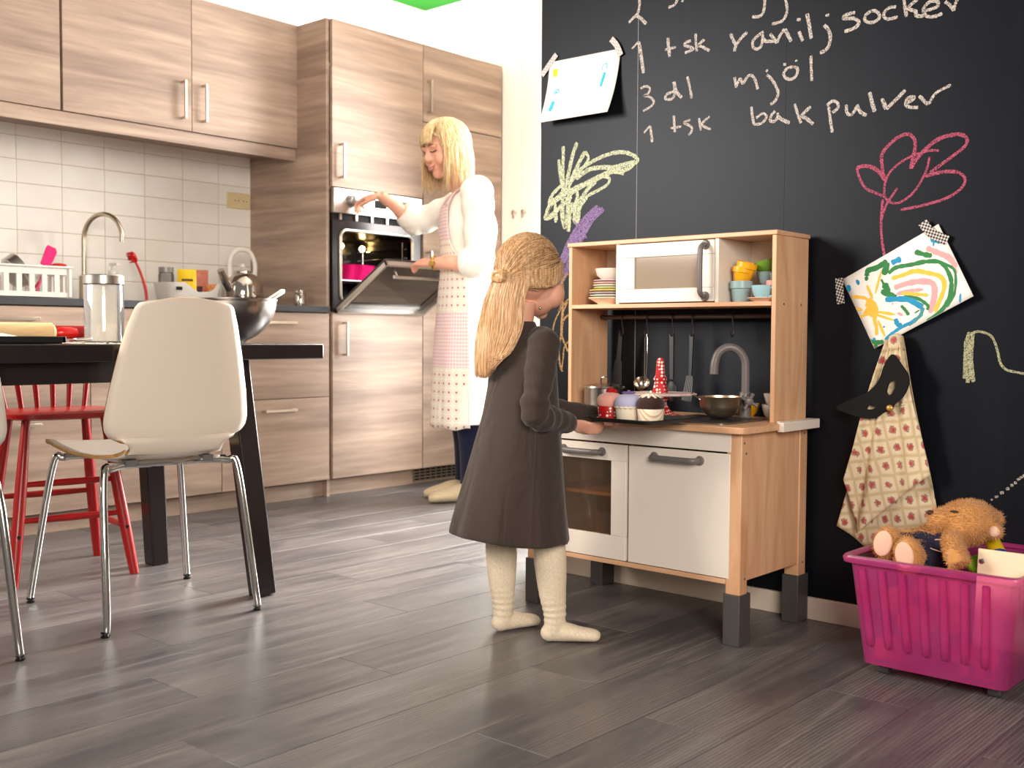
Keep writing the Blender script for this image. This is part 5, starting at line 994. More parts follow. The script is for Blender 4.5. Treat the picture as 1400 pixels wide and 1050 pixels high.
# wall knob, hanging cloth, cat mask
mk('coat_hook', MB().lathe([(.008, 0), (.008, .02), (.017, .026), (.019, .034), (.016, .042), (.001, .045)], (-1.114, YB, .772), 20, axis=(0, -1, 0)), pm('knob_wood_white', (226, 210, 192), .5), label='round white coat hook holding the flowered cloth', cat='coat hook')
def floral():
    t = NT('rose_print_cloth'); tc = t.coords((1, 1, 1), rot=(0, .18, 0)); mp = t.add('ShaderNodeMapping'); mp.inputs['Scale'].default_value = (27, .001, 22); t.lk(tc, 0, mp, 'Vector')
    v = t.add('ShaderNodeTexVoronoi', Scale=1.); v.inputs['Randomness'].default_value = .12; t.lk(mp, 0, v, 'Vector')
    nz = t.add('ShaderNodeTexNoise', Scale=160.); t.lk(tc, 0, nz, 'Vector')
    ad = t.add('ShaderNodeMath', operation='MULTIPLY_ADD'); ad.inputs[1].default_value = .32; t.lk(nz, 'Fac', ad, 0); t.lk(v, 'Distance', ad, 2)
    r = t.ramp(ad, 0, [(.27, '#b9545c'), (.33, '#c98a84'), (.37, '#8a8a70'), (.41, '#ece0cc')])
    v2 = t.add('ShaderNodeTexVoronoi', Scale=1., feature='DISTANCE_TO_EDGE'); v2.inputs['Randomness'].default_value = .12; t.lk(mp, 0, v2, 'Vector')
    r2 = t.ramp(v2, 'Distance', [(.04, '#d8ccb0'), (.10, '#e9dec9'), (.16, '#f2e9da')])
    mx = t.add('ShaderNodeMix', data_type='RGBA', blend_type='MULTIPLY'); mx.inputs[0].default_value = 1.; t.l.new(r.outputs[0], mx.inputs[6]); t.l.new(r2.outputs[0], mx.inputs[7]); t.l.new(mx.outputs[2], t.b.inputs['Base Color']); t.b.inputs['Roughness'].default_value = .9
    n3 = t.add('ShaderNodeTexNoise', Scale=900.); t.lk(tc, 0, n3, 'Vector'); t.bump(n3, 'Fac', .15, .001); return t.m
M_flor = floral()
t = thing('hanging_cloth', 'rose-patterned cream cloth hanging from the wall knob', 'cloth', (-1.115, YB - .03, .77))
def hang(name, T0, T1, bottom, ybase, amp, nfold, ph):
    """fan-shaped hanging layer from a short gathered top edge down to a bottom polyline"""
    nu, nv = 60, 40; seg = [0]
    for a, b in zip(bottom[:-1], bottom[1:]): seg.append(seg[-1] + math.hypot(b[0] - a[0], b[1] - a[1]))
    m = MB(); vs = []
    for j in range(nv + 1):
        s = j / nv
        for i in range(nu + 1):
            u = i / nu; d = u * seg[-1]; bxx = np.interp(d, seg, [q[0] for q in bottom]); bzz = np.interp(d, seg, [q[1] for q in bottom])
            x = (T0[0] + (T1[0] - T0[0]) * u) * (1 - s) + bxx * s; z = (T0[1] + (T1[1] - T0[1]) * u + .008 * math.sin(PI * u)) * (1 - s) + bzz * s
            f = amp * (.35 + .65 * s) * math.sin(u * nfold * 2 * PI + ph + .5 * s) * (1 if s > .02 else .5) + .3 * amp * math.sin(u * nfold * 4.3 * PI + 2 * s)
            vs.append((x, min(ybase - f - .012 * math.sin(PI * min(s * 1.3, 1)), YB - .003), z))
    m.add(vs, [(j * (nu + 1) + i, j * (nu + 1) + i + 1, (j + 1) * (nu + 1) + i + 1, (j + 1) * (nu + 1) + i) for j in range(nv) for i in range(nu)])
    mk(name, m, M_flor, t, smooth=180, solid=.0008)
hang('front_layer', (-1.136, .772), (-1.094, .768), [(-1.238, .405), (-1.222, .33), (-1.203, .262), (-1.15, .315), (-1.08, .382), (-1.012, .436)], YB - .045, .010, 2.2, 1.)
hang('back_layer', (-1.133, .77), (-1.097, .766), [(-1.272, .272), (-1.235, .25), (-1.198, .225), (-1.13, .24), (-1.06, .24), (-1.0, .30), (-1.008, .36)], YB - .016, .006, 1.6, 2.4)
# gathered loop over the knob
mk('gather', MB().loft([(-1.115, YB - .028, .752, .021, .022), (-1.115, YB - .03, .765, .022, .024), (-1.114, YB - .03, .785, .017, .02), (-1.113, YB - .03, .793, .004, .006)], 20), M_flor, t)
# mask
def flat(name, outer, holes, d, y0, bev=.002):
    cu = bpy.data.curves.new(name, 'CURVE'); cu.dimensions = '2D'; cu.fill_mode = 'BOTH'; cu.extrude = d / 2; cu.bevel_depth = bev; cu.bevel_resolution = 2
    for loop in [outer] + holes:
        P = crom([(x / 1000, z / 1000, 0) for x, z in loop], 4, closed=True); sp_ = cu.splines.new('POLY'); sp_.points.add(len(P) - 1); sp_.use_cyclic_u = True
        for q, pt in zip(P, sp_.points): pt.co = (q.x, q.y, 0, 1)
    o = bpy.data.objects.new('tmp', cu); COL.objects.link(o); dg = bpy.context.evaluated_depsgraph_get(); me = bpy.data.meshes.new_from_object(o.evaluated_get(dg)); bpy.data.objects.remove(o)
    me.transform(Matrix(((1, 0, 0, 0), (0, 0, -1, y0), (0, 1, 0, 0), (0, 0, 0, 1)))); return me
KO = [(-1105, 737), (-1083, 710), (-1066, 684), (-1067, 657), (-1081, 630), (-1098, 616), (-1108, 600), (-1127, 591), (-1146, 577), (-1171, 573), (-1194, 576), (-1223, 583), (-1253, 594), (-1235, 608), (-1206, 620), (-1175, 635), (-1150, 657), (-1137, 679), (-1129, 704), (-1119, 725)]
KE = [[(-1122, 642), (-1115, 667), (-1099, 675), (-1095, 665), (-1101, 643), (-1114, 632)], [(-1173, 594), (-1169, 606), (-1155, 609), (-1145, 603), (-1155, 595)]]
t = thing('cat_mask', 'black plush cat mask with gold nose hung on the cloth', 'mask', (-1.13, 2.727, .62))
mk('mask', flat('mask', KO, KE, .004, 2.722), pm('black_plush', (12, 11, 13), .95, var=.3, vs=90, bump=.6, bs=260, sheen=.04), t, smooth=50)
mk('nose', MB().ell((-1.109, 2.715, .602), (.010, .006, .008), 16, 10), pm('gold_button', (206, 160, 80), .35, .5), t, label='gold button nose')
m = MB()
for s_, ang in ((1, 35), (1, 48), (1, 22), (-1, 200), (-1, 214), (-1, 228)):
    a = math.radians(ang); m.tube([(-1.109, 2.714, .602), (-1.109 + .045 * math.cos(a), 2.708, .602 + .045 * math.sin(a) * .6)], .0006, 5)
mk('whiskers', m, M_dark, t)
# ================================================================== people
class Fr:
    """body frame: s = to the person's right, f = forward, z = up"""
    def __init__(k, o, yaw): k.o = Vector(o); k.F = Vector((math.sin(yaw), math.cos(yaw), 0)); k.S = Vector((math.cos(yaw), -math.sin(yaw), 0)); k.yaw = yaw
    def __call__(k, s, f, z): return k.o + k.S * s + k.F * f + Vector((0, 0, z))
    def R(k, pitch=0., roll=0.): return Matrix((k.S, k.F, Vector((0, 0, 1)))).transposed() @ Matrix.Rotation(pitch, 3, 'X') @ Matrix.Rotation(roll, 3, 'Y')
def limb(m, pts, rad, k=6, n=16, flat=1.): P = crom(pts, k); m.tube(P, [(a, b * flat) for a, b in lerpl(rad, k)], n)
def head(m, T, H, nose=1., ear=1., chk=1., chin=1.):
    """T: 4x4 from head space (x right, y forward, z up; chin at 0, crown at 1) scaled by H"""
    A = T @ Matrix.Scale(H, 4); R3 = A.to_3x3()
    def e(c, r, rot=None): s = len(m.v); m.ell((0, 0, 0), r, 26, 18, M=rot); m.xf(A @ Matrix.Translation(Vector(c)), s)
    e((0, -.06, .60), (.335, .415, .40)); e((0, .10, .50), (.30, .29, .36)); e((0, .14, .30), (.245, .22, .235)); e((0, .26 - .04 * (1 - chin), .11 + .03 * (1 - chin)), (.115 * chin, .10 * chin, .10 * chin))
    for s in (-1, 1):
        e((s * .165, .24 - .03 * (chk - 1), .36 - .02 * (chk - 1)), (.125 * chk, .12 * chk, .14 * chk)); e((s * .335, -.05, .47), (.035 * ear, .075 * ear, .125 * ear)); e((s * .125, .335, .61), (.11, .05, .05))
    s = len(m.v); m.tube([(0, .355, .585), (0, .405, .48), (0, .435, .40), (0, .40, .35)], [.035 * nose, .045 * nose, .06 * nose, .045 * nose], 14); m.xf(A, s)
    for q in (-1, 1): e((q * .045, .385, .385), (.035, .035, .03))
    e((0, .355, .235), (.11, .05, .055))
    return A
def face(par, A, H, skin_lip, brow, eye=True, smile=0., closed=False):
    def put(nm, mb, mt, lab=None): mb.xf(A); mk(nm, mb, mt, par, smooth=60, label=lab)
    up = crom([(-.115, .365, .245 + smile * .035), (-.05, .412, .245), (0, .42, .240), (.05, .412, .245), (.115, .365, .245 + smile * .035)], 4); lo = crom([(-.115, .365, .243 + smile * .035), (-.05, .405, .205), (0, .413, .197), (.05, .405, .205), (.115, .365, .243 + smile * .035)], 4)
    put('lips', MB().tube(up, [.005] + [.012] * 15 + [.005], 8).tube(lo, [.005] + [.014] * 15 + [.005], 8), skin_lip)
    if smile: put('teeth', MB().ell((0, .385, .226), (.085, .03, .02), 14, 8), pm('tooth_white', (240, 234, 224), .3))
    for s in (-1, 1):
        put('eyebrow', MB().tube(crom([(s * .06, .385, .635), (s * .14, .375, .655), (s * .22, .315, .63)], 4), [.013] * 6 + [.008] * 3, 8), brow)
        if closed: put('eyelid', MB().tube(crom([(s * .07, .375, .535), (s * .13, .375, .512), (s * .20, .325, .53)], 4), [.010] * 9, 8), pm('dark_lash', (60, 38, 28), .7))
        else:
            put('eye', MB().ell((s * .132, .335, .545), (.05, .035, .035), 16, 10), pm('eye_white', (236, 230, 226), .2)); put('iris', MB().ell((s * .135, .365, .545), (.022, .012, .024), 14, 8), pm('blue_iris', (70, 96, 120), .2))
            put('eyelid', MB().tube(crom([(s * .075, .362, .555), (s * .132, .375, .578), (s * .19, .335, .558)], 4), [.009] * 9, 8), pm('dark_lash', (60, 38, 28), .7))
def hand(m, wrist, d, nrm, thumb, L, curl=(.25, .45, .4), rf=.0085, spread=.1, grip=None):
    """wrist point, finger direction, back-of-hand normal, thumb side (+1/-1 along d x nrm), hand length"""
    w = Vector(wrist); d = Vector(d).normalized(); n_ = Vector(nrm); n_ = (n_ - d * n_.dot(d)).normalized(); x = d.cross(n_) * thumb
    B = Matrix((x, d, n_)).transposed().to_4x4(); B.translation = w
    s = len(m.v); pw = L * .21
    m.loft([(0, 0, -.02 * L, pw * .62, L * .085), (0, 0, .10 * L, pw * .85, L * .085), (0, 0, .30 * L, pw * 1.02, L * .085), (0, 0, .46 * L, pw, L * .07), (0, 0, .52 * L, pw * .9, L * .055)], 18)
    m.xf(Matrix(((1, 0, 0, 0), (0, 0, 1, 0), (0, -1, 0, 0), (0, 0, 0, 1))), s)
    for i, (off, ln) in enumerate(((.145, .43), (.05, .48), (-.048, .45), (-.14, .36))):
        p = Vector((off * L, .47 * L, 0)); a = 0.; P = [Vector((off * L, .38 * L, 0)), p]
        for sg, c in zip((.45, .31, .24), curl):
            a += c * (1 + .12 * i); p = p + Vector((off * spread * 2 * sg * L * .4, math.cos(a) * sg * ln * L, -math.sin(a) * sg * ln * L)); P.append(p)
        r0 = rf * (1.05, 1.08, 1.02, .88)[i]; q = len(m.v); m.tube(crom(P, 4), [r0 * 1.1] * 5 + [r0] * 4 + [r0 * .95] * 4 + [r0 * .88] * 3 + [r0 * .6], 12); 
        tp = P[-1]; m.ell(tp, r0 * .82, 10, 8)
    P = [Vector((.10 * L, .10 * L, -.01 * L)), Vector((.21 * L, .23 * L, -.06 * L)), Vector((.26 * L, .38 * L, -.11 * L)), Vector((.25 * L, .52 * L, -.15 * L))]
    m.tube(crom(P, 4), [rf * 1.7] * 4 + [rf * 1.35] * 4 + [rf * 1.1] * 4 + [rf * .7], 12); m.ell(P[-1], rf * .85, 10, 8)
    m.xf(B, s)
def skinmat(name, a, b):
    t = NT(name); mp = t.coords((1, 1, 1)); n = t.add('ShaderNodeTexNoise', Scale=14., Detail=3.); t.lk(mp, 0, n, 'Vector'); r = t.ramp(n, 'Fac', [(.35, a), (.65, b)]); t.lk(r, 'Color', t.b, 'Base Color'); t.b.inputs['Roughness'].default_value = .5
    t.b.inputs['Subsurface Weight'].default_value = .15; t.b.inputs['Subsurface Radius'].default_value = (.01, .004, .002); return t.m
M_skin = skinmat('fair_skin', '#d99a80', '#e6ae94'); M_lip = pm('lip_rose', (196, 104, 96), .45)
def hairmat(name, stops, sc=(260, 260, 9)):
    t = NT(name); mp = t.coords(sc); n = t.add('ShaderNodeTexNoise', Scale=1., Detail=3., Distortion=.3); t.lk(mp, 0, n, 'Vector'); r = t.ramp(n, 'Fac', stops); t.lk(r, 'Color', t.b, 'Base Color'); t.b.inputs['Roughness'].default_value = .38; t.b.inputs['Specular IOR Level'].default_value = .4; return t.m
def cloth(name, col, rough=.9, var=.06, weave=900., wr=.5, wsc=(9, 9, 5)):
    t = NT(name); base = lin(col); mp = t.coords(wsc); n = t.add('ShaderNodeTexNoise', Scale=1.6, Detail=3., Distortion=.8); t.lk(mp, 0, n, 'Vector'); tc = t.coords((1, 1, 1)); n2 = t.add('ShaderNodeTexNoise', Scale=weave, Detail=2.); t.lk(tc, 0, n2, 'Vector')
    r = t.ramp(n2, 'Fac', [(.3, tuple(int(v * (1 - var)) for v in col)), (.7, tuple(min(255, int(v * (1 + var))) for v in col))]); t.lk(r, 'Color', t.b, 'Base Color'); t.b.inputs['Roughness'].default_value = rough; t.b.inputs['Sheen Weight'].default_value = .15; t.b.inputs['Specular IOR Level'].default_value = .2
    b1 = t.add('ShaderNodeBump'); b1.inputs['Strength'].default_value = wr; b1.inputs['Distance'].default_value = .012; t.lk(n, 'Fac', b1, 'Height'); b2 = t.add('ShaderNodeBump'); b2.inputs['Strength'].default_value = .1; b2.inputs['Distance'].default_value = .001; t.lk(n2, 'Fac', b2, 'Height'); t.lk(b1, 'Normal', b2, 'Normal'); t.lk(b2, 'Normal', t.b, 'Normal'); MATS[name] = t.m; return t.m

# ------------------------------------------------------------------ the girl at the toy kitchen
g = Fr((-1.83, 2.12, 0), math.radians(18)); gh = Fr(g(0, .012, 0), math.radians(1))
girl = thing('person', 'small child with long blond hair in grey dress carrying cupcake tray', 'person', g.o)
HT = Matrix.Translation(gh(0, -.006, .822)) @ gh.R(math.radians(-7)).to_4x4(); HH = .208
b = MB(); A = head(b, HT, HH, .62, .6, 1.3, .75)
limb(b, [gh(0, -.02, .87), g(0, -.012, .815), g(0, -.012, .76)], [.034, .033, .045], n=18)
limb(b, [g(0, -.012, .79), g(0, -.008, .70), g(0, -.005, .58), g(0, -.01, .47)], [(.04, .04), (.085, .062), (.082, .066), (.085, .07)], n=24)
b.ell(g(0, -.008, .72), (.10, .055, .05), M=g.R())
hipR, hipL = Vector((-1.775, 2.105, .47)), Vector((-1.893, 2.105, .47)); kR, kL = Vector((-1.748, 2.122, .27)), Vector((-1.903, 2.112, .27)); aR, aL = Vector((-1.733, 2.132, .045)), Vector((-1.898, 2.118, .045))
for h_, k_, a_ in ((hipR, kR, aR), (hipL, kL, aL)): limb(b, [h_, k_, k_.lerp(a_, .35), a_], [.05, .036, .036, .023])
RH, LH = Vector((-1.738, 2.205, .553)), Vector((-1.755, 2.372, .560))
shR, shL = g(.098, -.005, .757), g(-.098, -.005, .757); elR, elL = g(.142, -.055, .590), g(-.128, .10, .590)
limb(b, [shR, elR, elR.lerp(RH, .6), RH], [.028, .022, .018, .0145]); limb(b, [shL, elL, elL.lerp(LH, .6), LH], [.028, .022, .018, .0145])
hand(b, RH, (.80, .45, -.16), (.35, -.75, -.55), 1, .098, (.35, .65, .5), .0062)
hand(b, LH, (.85, -.25, -.12), (.2, .8, -.5), -1, .098, (.3, .6, .5), .0062)
bodyg = mk('body', fuse(b, .003, 3), M_skin, girl, smooth=180, fix=False, label='fair skin')
face(girl, A, HH, M_lip, pm('blond_brow', (176, 132, 84), .7))
mk('earring', MB().ell(A @ Vector((.27, -.09, .13)), .0042, 12, 8), M_pol, girl, label='small pearl earring')
# tights
M_tight = cloth('cream_ribbed_tights', (226, 210, 184), .9, .05, 260., .12, (30, 30, 30))
tm_ = MB()
def foot(m, heel, toe, w):
    hl, to = Vector(heel), Vector(toe); d = (to - hl).normalized(); L = (to - hl).length; P = [hl + d * .018 + Vector((0, 0, .021)), hl + d * (.32 * L) + Vector((0, 0, .026)), hl + d * (.62 * L) + Vector((0, 0, .0195)), hl + d * (.85 * L) + Vector((0, 0, .0155)), hl + d * (L - .012) + Vector((0, 0, .012))]
    m.tube(crom(P, 5), [(a, b_) for a, b_ in lerpl([(.020, .021), (.025, w * .95), (.0185, w * 1.12), (.0148, w * 1.05), (.009, w * .6)], 5)], 18, up=(0, 0, 1)); m.ell(hl + d * .020 + Vector((0, 0, .023)), (.023, .023, .022), 16, 10)
def legwrap(m, pts, rads, wr0, seed):
    P = crom(pts, 14); R_ = lerpl(rads, 14); n = len(P); out = []
    for i, (a, c_) in enumerate(R_):
        z = P[i].z; w = .0015 * max(0, 1 - abs(z - .075) / .06) * (math.sin(z * 380 + seed) + .6 * math.sin(z * 733 + 2 * seed)); out.append((a + w, c_ + w))
    m.tube(P, out, 20)
legwrap(tm_, [hipR, kR, kR.lerp(aR, .3), kR.lerp(aR, .65), aR + Vector((0, 0, .025)), aR + Vector((-.002, -.002, -.02))], [.054, .0415, .0415, .035, .0285, .026], 1, 0.)
legwrap(tm_, [hipL, kL, kL.lerp(aL, .3), kL.lerp(aL, .65), aL + Vector((0, 0, .025)), aL + Vector((-.002, -.002, -.02))], [.054, .0415, .0415, .035, .0285, .026], 1, 2.)
foot(tm_, (-1.757, 2.108, 0), (-1.640, 2.218, 0), .027); foot(tm_, (-1.905, 2.088, 0), (-1.868, 2.236, 0), .027)
mk('tights', fuse(tm_, .003, 3), M_tight, girl, smooth=180, fix=False, label='cream knitted tights')
# dress with sleeves
M_dress = cloth('taupe_jersey', (60, 49, 44), .85, .05, 700., .8, (7, 7, 3.2))
dm = MB(); rings = []; nd = 56
for z, a, c_, fo in ((.818, .040, .038, -.014), (.808, .043, .041, -.014), (.788, .060, .05, -.012), (.768, .098, .060, -.010), (.74, .112, .070, -.008), (.70, .111, .078, -.006), (.65, .108, .084, -.006), (.58, .115, .093, -.010), (.50, .130, .108, -.018), (.42, .144, .122, -.027), (.34, .157, .136, -.035), (.285, .167, .146, -.039), (.266, .170, .149, -.040), (.261, .168, .147, -.040)):
    t_ = max(0, (.62 - z) / .38); rr_ = []
    for j in range(nd):
        th = 2 * PI * j / nd; w = 1 + t_ * (.035 * math.sin(5 * th + .8) + .022 * math.sin(9 * th + 2.1)); zz = z - (.012 * t_ * math.sin(th) if z < .4 else 0) + .004 * t_ * math.sin(4 * th)
        p = g(a * w * math.cos(th), fo + c_ * w * math.sin(th), zz); rr_.append(p)
    rings.append(rr_)
rings = rings[::-1]; dm.rings(rings)
def sleeve(m, sh, el, hd, cuff):
    P = [sh + (sh - g(0, 0, sh.z)) * -.25 + Vector((0, 0, .006)), sh, sh.lerp(el, .5), el, el.lerp(hd, .45), el.lerp(hd, cuff)]; Q = crom(P, 10); R_ = lerpl([.040, .0425, .037, .0345, .0305, .0262], 10)
    out = []
    for i, (a, c_) in enumerate(R_):
        u = i / len(R_); w = .0034 * math.sin(i * 1.5) * (1 if .45 < u < .72 else .35) + .0012 * math.sin(i * .7 + 1); out.append((a + w, c_ + w))
    m.tube(Q, out, 22)
sleeve(dm, shR, elR, RH, .93); sleeve(dm, shL, elL, LH, .93)
dr = mk('dress', fuse(dm, .0035, 4), M_dress, girl, smooth=180, fix=False, label='dark taupe long-sleeved jersey dress')
sl = []
for z, a, c_, fo in ((.70, .111, .078, -.006), (.65, .108, .084, -.006), (.58, .115, .093, -.010), (.50, .130, .108, -.018), (.42, .144, .122, -.027), (.34, .157, .136, -.035), (.285, .167, .146, -.039), (.268, .170, .149, -.040)):
    th = math.radians(-14); t_ = max(0, (.62 - z) / .38); w = 1 + t_ * (.035 * math.sin(5 * th + .8) + .022 * math.sin(9 * th + 2.1)); sl.append(g(a * w * math.cos(th) * 1.002, fo + c_ * w * math.sin(th) * 1.002, z - .002))
mk('seam', MB().tube(crom(sl, 5), .0011, 6), M_dress, dr)
# hair: strands combed over the skull to a gather at the back, long straight tail below
M_blond = hairmat('golden_blond_hair', [(.22, '#84603e'), (.45, '#bf9468'), (.62, '#dbb68c'), (.82, '#f4dcbc')])
def sph(v, k=1.0, lift=0.):
    """direction on the girl's skull -> world point"""
    v = Vector(v).normalized(); r = Vector((.342, .43, .425)) * HH * k; c0 = Vector((0, -.05 * HH, .60 * HH)); q = Vector((v.x * r.x, v.y * r.y, v.z * r.z)); q += v * lift; return HT @ (c0 + q)
def slerp(a, b_, t):
    a, b_ = Vector(a).normalized(), Vector(b_).normalized(); w = math.acos(max(-1, min(1, a.dot(b_)))); 
    return a if w < 1e-4 else (a * math.sin((1 - t) * w) + b_ * math.sin(t * w)) / math.sin(w)
hm = MB(); Gd = Vector((-.10, -1, -.30))
# scalp cap under the strands
cap = MB(); nu, nv = 48, 28; vs = []
for j in range(nv + 1):
    for i in range(nu):
        th = 2 * PI * i / nu; fr = max(0, math.sin(th)); lim = math.radians(100 - 52 * fr ** 1.2 + (28 if math.sin(th) < -.2 else 0)); ph = lim * j / nv; vs.append(sph((math.sin(ph) * math.cos(th), math.sin(ph) * math.sin(th), math.cos(ph)), 1.03))
cap.add(vs, [(j * nu + i, j * nu + (i + 1) % nu, (j + 1) * nu + (i + 1) % nu, (j + 1) * nu + i) for j in range(nv) for i in range(nu)])
scalp = mk('hair', cap, M_blond, girl, smooth=180, fix=False, label='long straight golden blond hair, half tied back')
for k in range(1700):
    th = rng.uniform(0, 2 * PI); fr = max(0, math.sin(th)); lim = math.radians(100 - 52 * fr ** 1.2)
    ph = lim * (1 - rng.uniform(0, 1) ** 1.5 * .9); d0 = Vector((math.sin(ph) * math.cos(th), math.sin(ph) * math.sin(th), math.cos(ph)))
    if d0.y < -.75: continue
    gd = Gd + Vector((rng.normal(0, .10), 0, rng.normal(0, .07))); lift = rng.uniform(.002, .009); P = []
    sag = Vector((0, 0, -.5 * rng.uniform(.2, 1) * (1 if abs(d0.x) > .3 else 0)))
    for i in range(11):
        t_ = i / 10; v = slerp(d0, gd, t_) + sag * math.sin(PI * t_) * .5; P.append(sph(v, 1.035, lift * math.sin(PI * min(1, t_ * 1.2 + .12))))
    hm.tube(P, [.0007] + [rng.uniform(.0007, .0013)] * 9 + [.0006], 4)
# side locks combed back over the ears
for k in range(420):
    sg = 1 if k % 3 else -1; d0 = Vector((sg * rng.uniform(.72, .9), rng.uniform(.45, .72), rng.uniform(-.05, .42))); via = Vector((sg * 1., rng.uniform(-.15, .15), rng.uniform(-.42, .02))); gd = Gd + Vector((rng.normal(0, .08) + sg * .1, 0, rng.normal(0, .06)))
    P = [sph((slerp(d0, via, i / 6) if i <= 6 else slerp(via, gd, (i - 6) / 7)), 1.04, .004 + .007 * rng.uniform(.8, 1.2) * math.sin(PI * min(1, i / 13 + .1))) for i in range(14)]
    hm.tube(P, [.0006] + [rng.uniform(.0007, .0013)] * 12 + [.0006], 4)
# twisted knot, clip
kn = MB(); kc = sph(Gd, 1.10)
for q in range(3):
    P = [kc + gh.S * (.019 * math.cos(a)) + Vector((0, 0, .011 * math.sin(a))) - gh.F * (.007 + .005 * math.sin(2 * a + q * 2.1)) for a in [2 * PI * i / 14 for i in range(14)]]; kn.tube(P, [.0065 + .0012 * math.sin(i + q) for i in range(14)], 10, closed=True)
kn.ell(kc - gh.F * .006, (.016, .010, .011), 14, 10, M=gh.R()); mk('knot', kn, M_blond, scalp)
cp = sph((.70, -.68, -.30), 1.10); mk('hair_clip', MB().bar(cp - gh.S * .012 + gh.F * -.004 + Vector((0, 0, .005)), cp + gh.S * .010 + gh.F * .012 - Vector((0, 0, .002)), .007, .006), pm('magenta_clip', (186, 30, 130), .3), scalp, bevel=.001, label='small magenta hair clip')
# tail
for k in range(1900):
    lay_ = rng.uniform(0, 1); sx = rng.uniform(-1, 1) * .95
    if rng.uniform() < .3: a0 = sph((Gd.x + rng.normal(0, .16), -1, -.34 + rng.normal(0, .08)), 1.06 + .05 * lay_)
    else: a0 = sph((sx, -.62 - .38 * (1 - abs(sx)), -.05 - .45 * rng.uniform(0, 1)), 1.02 + .04 * lay_)
    u = (a0 - gh(0, 0, 0)).dot(gh.S) / .060; e = rng.normal(0, .004)
    zend = .672 + .03 * rng.uniform(0, 1) ** 1.5 + .03 * max(0, u)
    mid = g(.070 * u + .006 + e, -.088 - .014 * lay_ - .008 * (1 - u * u) + .036 * max(0, u), .80); low = g(.054 * u - .002 + e * 1.4, -.098 + .02 * max(0, u) - .014 * lay_ - .004 * (1 - u * u), .735); end = g(.036 * u - .010 + e * 1.8 + .004 * math.sin(k), -.104 - .012 * lay_, zend)
    P = crom([a0, a0.lerp(mid, .5) - g.F * .008, mid, low, end], 5); r0 = rng.uniform(.0008, .0014); hm.tube(P, [r0] * (len(P) - 4) + [r0 * .9, r0 * .75, r0 * .5, r0 * .2], 4)
# a few loose strands beside the face
for k in range(10):
    a0 = sph((.80 + rng.normal(0, .03), .55, .10), 1.05); P = crom([a0, a0 + Vector((.004, .006, -.03)), a0 + Vector((.002 + rng.normal(0, .004), .004, -.07)), a0 + Vector((rng.normal(0, .006), 0, -.105))], 4); hm.tube(P, .0005, 4)
mk('strands', hm, M_blond, scalp, smooth=180, fix=False, kind='stuff')

# ------------------------------------------------------------------ the woman at the oven
w = Fr((-3.57, 3.727, 0), math.atan2(-.6, -.8)); wh = Fr(w(0.0, .065, 0), math.atan2(-.6, -.8) - math.radians(27))
mum = thing('person', 'blond adult in white blouse and patterned apron opening the oven', 'person', w.o)
HT2 = Matrix.Translation(wh(0, .03, 1.525)) @ wh.R(math.radians(-16)).to_4x4(); H2 = .248
b = MB(); A2 = head(b, HT2, H2)
limb(b, [wh(0, -.0, 1.60), w(0, .04, 1.50), w(0, -.01, 1.42)], [.052, .052, .08], n=18)
limb(b, [w(0, -.01, 1.46), w(0, .0, 1.30), w(0, .0, 1.10), w(0, -.005, .95), w(0, -.01, .85)], [(.06, .06), (.155, .105), (.125, .095), (.155, .115), (.15, .115)], n=26)
for s in (-1, 1): limb(b, [w(s * .085, -.01, .88), w(s * .08, .015, .50), w(s * .08, -.01, .28), w(s * .08, -.01, .07)], [.085, .057, .055, .034])
KN = Vector((XF + .045, 3.45, 1.43)); DE = Vector((-3.722, 3.505, 1.125))
sR, sL = w(.165, .01, 1.415), w(-.172, -.01, 1.425); eR, eL = w(.225, .22, 1.335), w(-.235, -.01, 1.115); hR = KN + Vector((.112, .05, .022)); hL = DE + Vector((.135, -.005, -.012))
limb(b, [sR, eR, eR.lerp(hR, .6), hR], [.055, .042, .032, .025]); limb(b, [sL, eL, eL.lerp(hL, .6), hL], [.055, .042, .033, .025])
hand(b, hR, KN - hR, (.15, -.2, 1), -1, .178, (.35, .6, .5), .0085); hand(b, hL, (DE - hL), (.25, -.45, .9), 1, .178, (.25, .55, .45), .0085)
for s in (-1, 1): limb(b, [w(s * .08, -.045, .04), w(s * .082, .05, .045), w(s * .085, .13, .03), w(s * .085, .18, .02)], [.03, (.036, .036), (.024, .04), (.014, .026)])
mk('body', fuse(b, .0055, 3), M_skin, mum, smooth=180, fix=False, label='fair skin')
face(mum, A2, H2, pm('soft_lip', (190, 110, 100), .45), pm('brown_brow', (128, 90, 56), .7), smile=.9, closed=True)
M_blouse = cloth('white_blouse_cotton', (246, 240, 230), .85, .02, 500., .5, (8, 8, 5)); M_trou = cloth('navy_trousers', (20, 24, 50), .9, .1, 500., .2); M_sock = cloth('beige_sock', (206, 188, 156), .9, .06, 300., .2)
tr_ = MB(); sk_ = MB()
for s in (-1, 1):
    limb(tr_, [w(s * .085, -.01, .88), w(s * .08, .015, .50), w(s * .08, -.01, .28), w(s * .08, -.012, .12), w(s * .08, -.012, .085)], [.098, .072, .068, .062, .064])
    limb(sk_, [w(s * .08, -.01, .14), w(s * .08, -.014, .07), w(s * .08, -.03, .04)], [.044, .042, .037]); limb(sk_, [w(s * .08, -.052, .036), w(s * .082, .04, .046), w(s * .085, .12, .033), w(s * .086, .178, .022), w(s * .086, .2, .018)], [.034, (.041, .039), (.031, .045), (.022, .037), (.013, .02)])
mk('trousers', fuse(tr_, .006, 3), M_trou, mum, smooth=180, fix=False); mk('socks', fuse(sk_, .004, 3), M_sock, mum, smooth=180, fix=False)
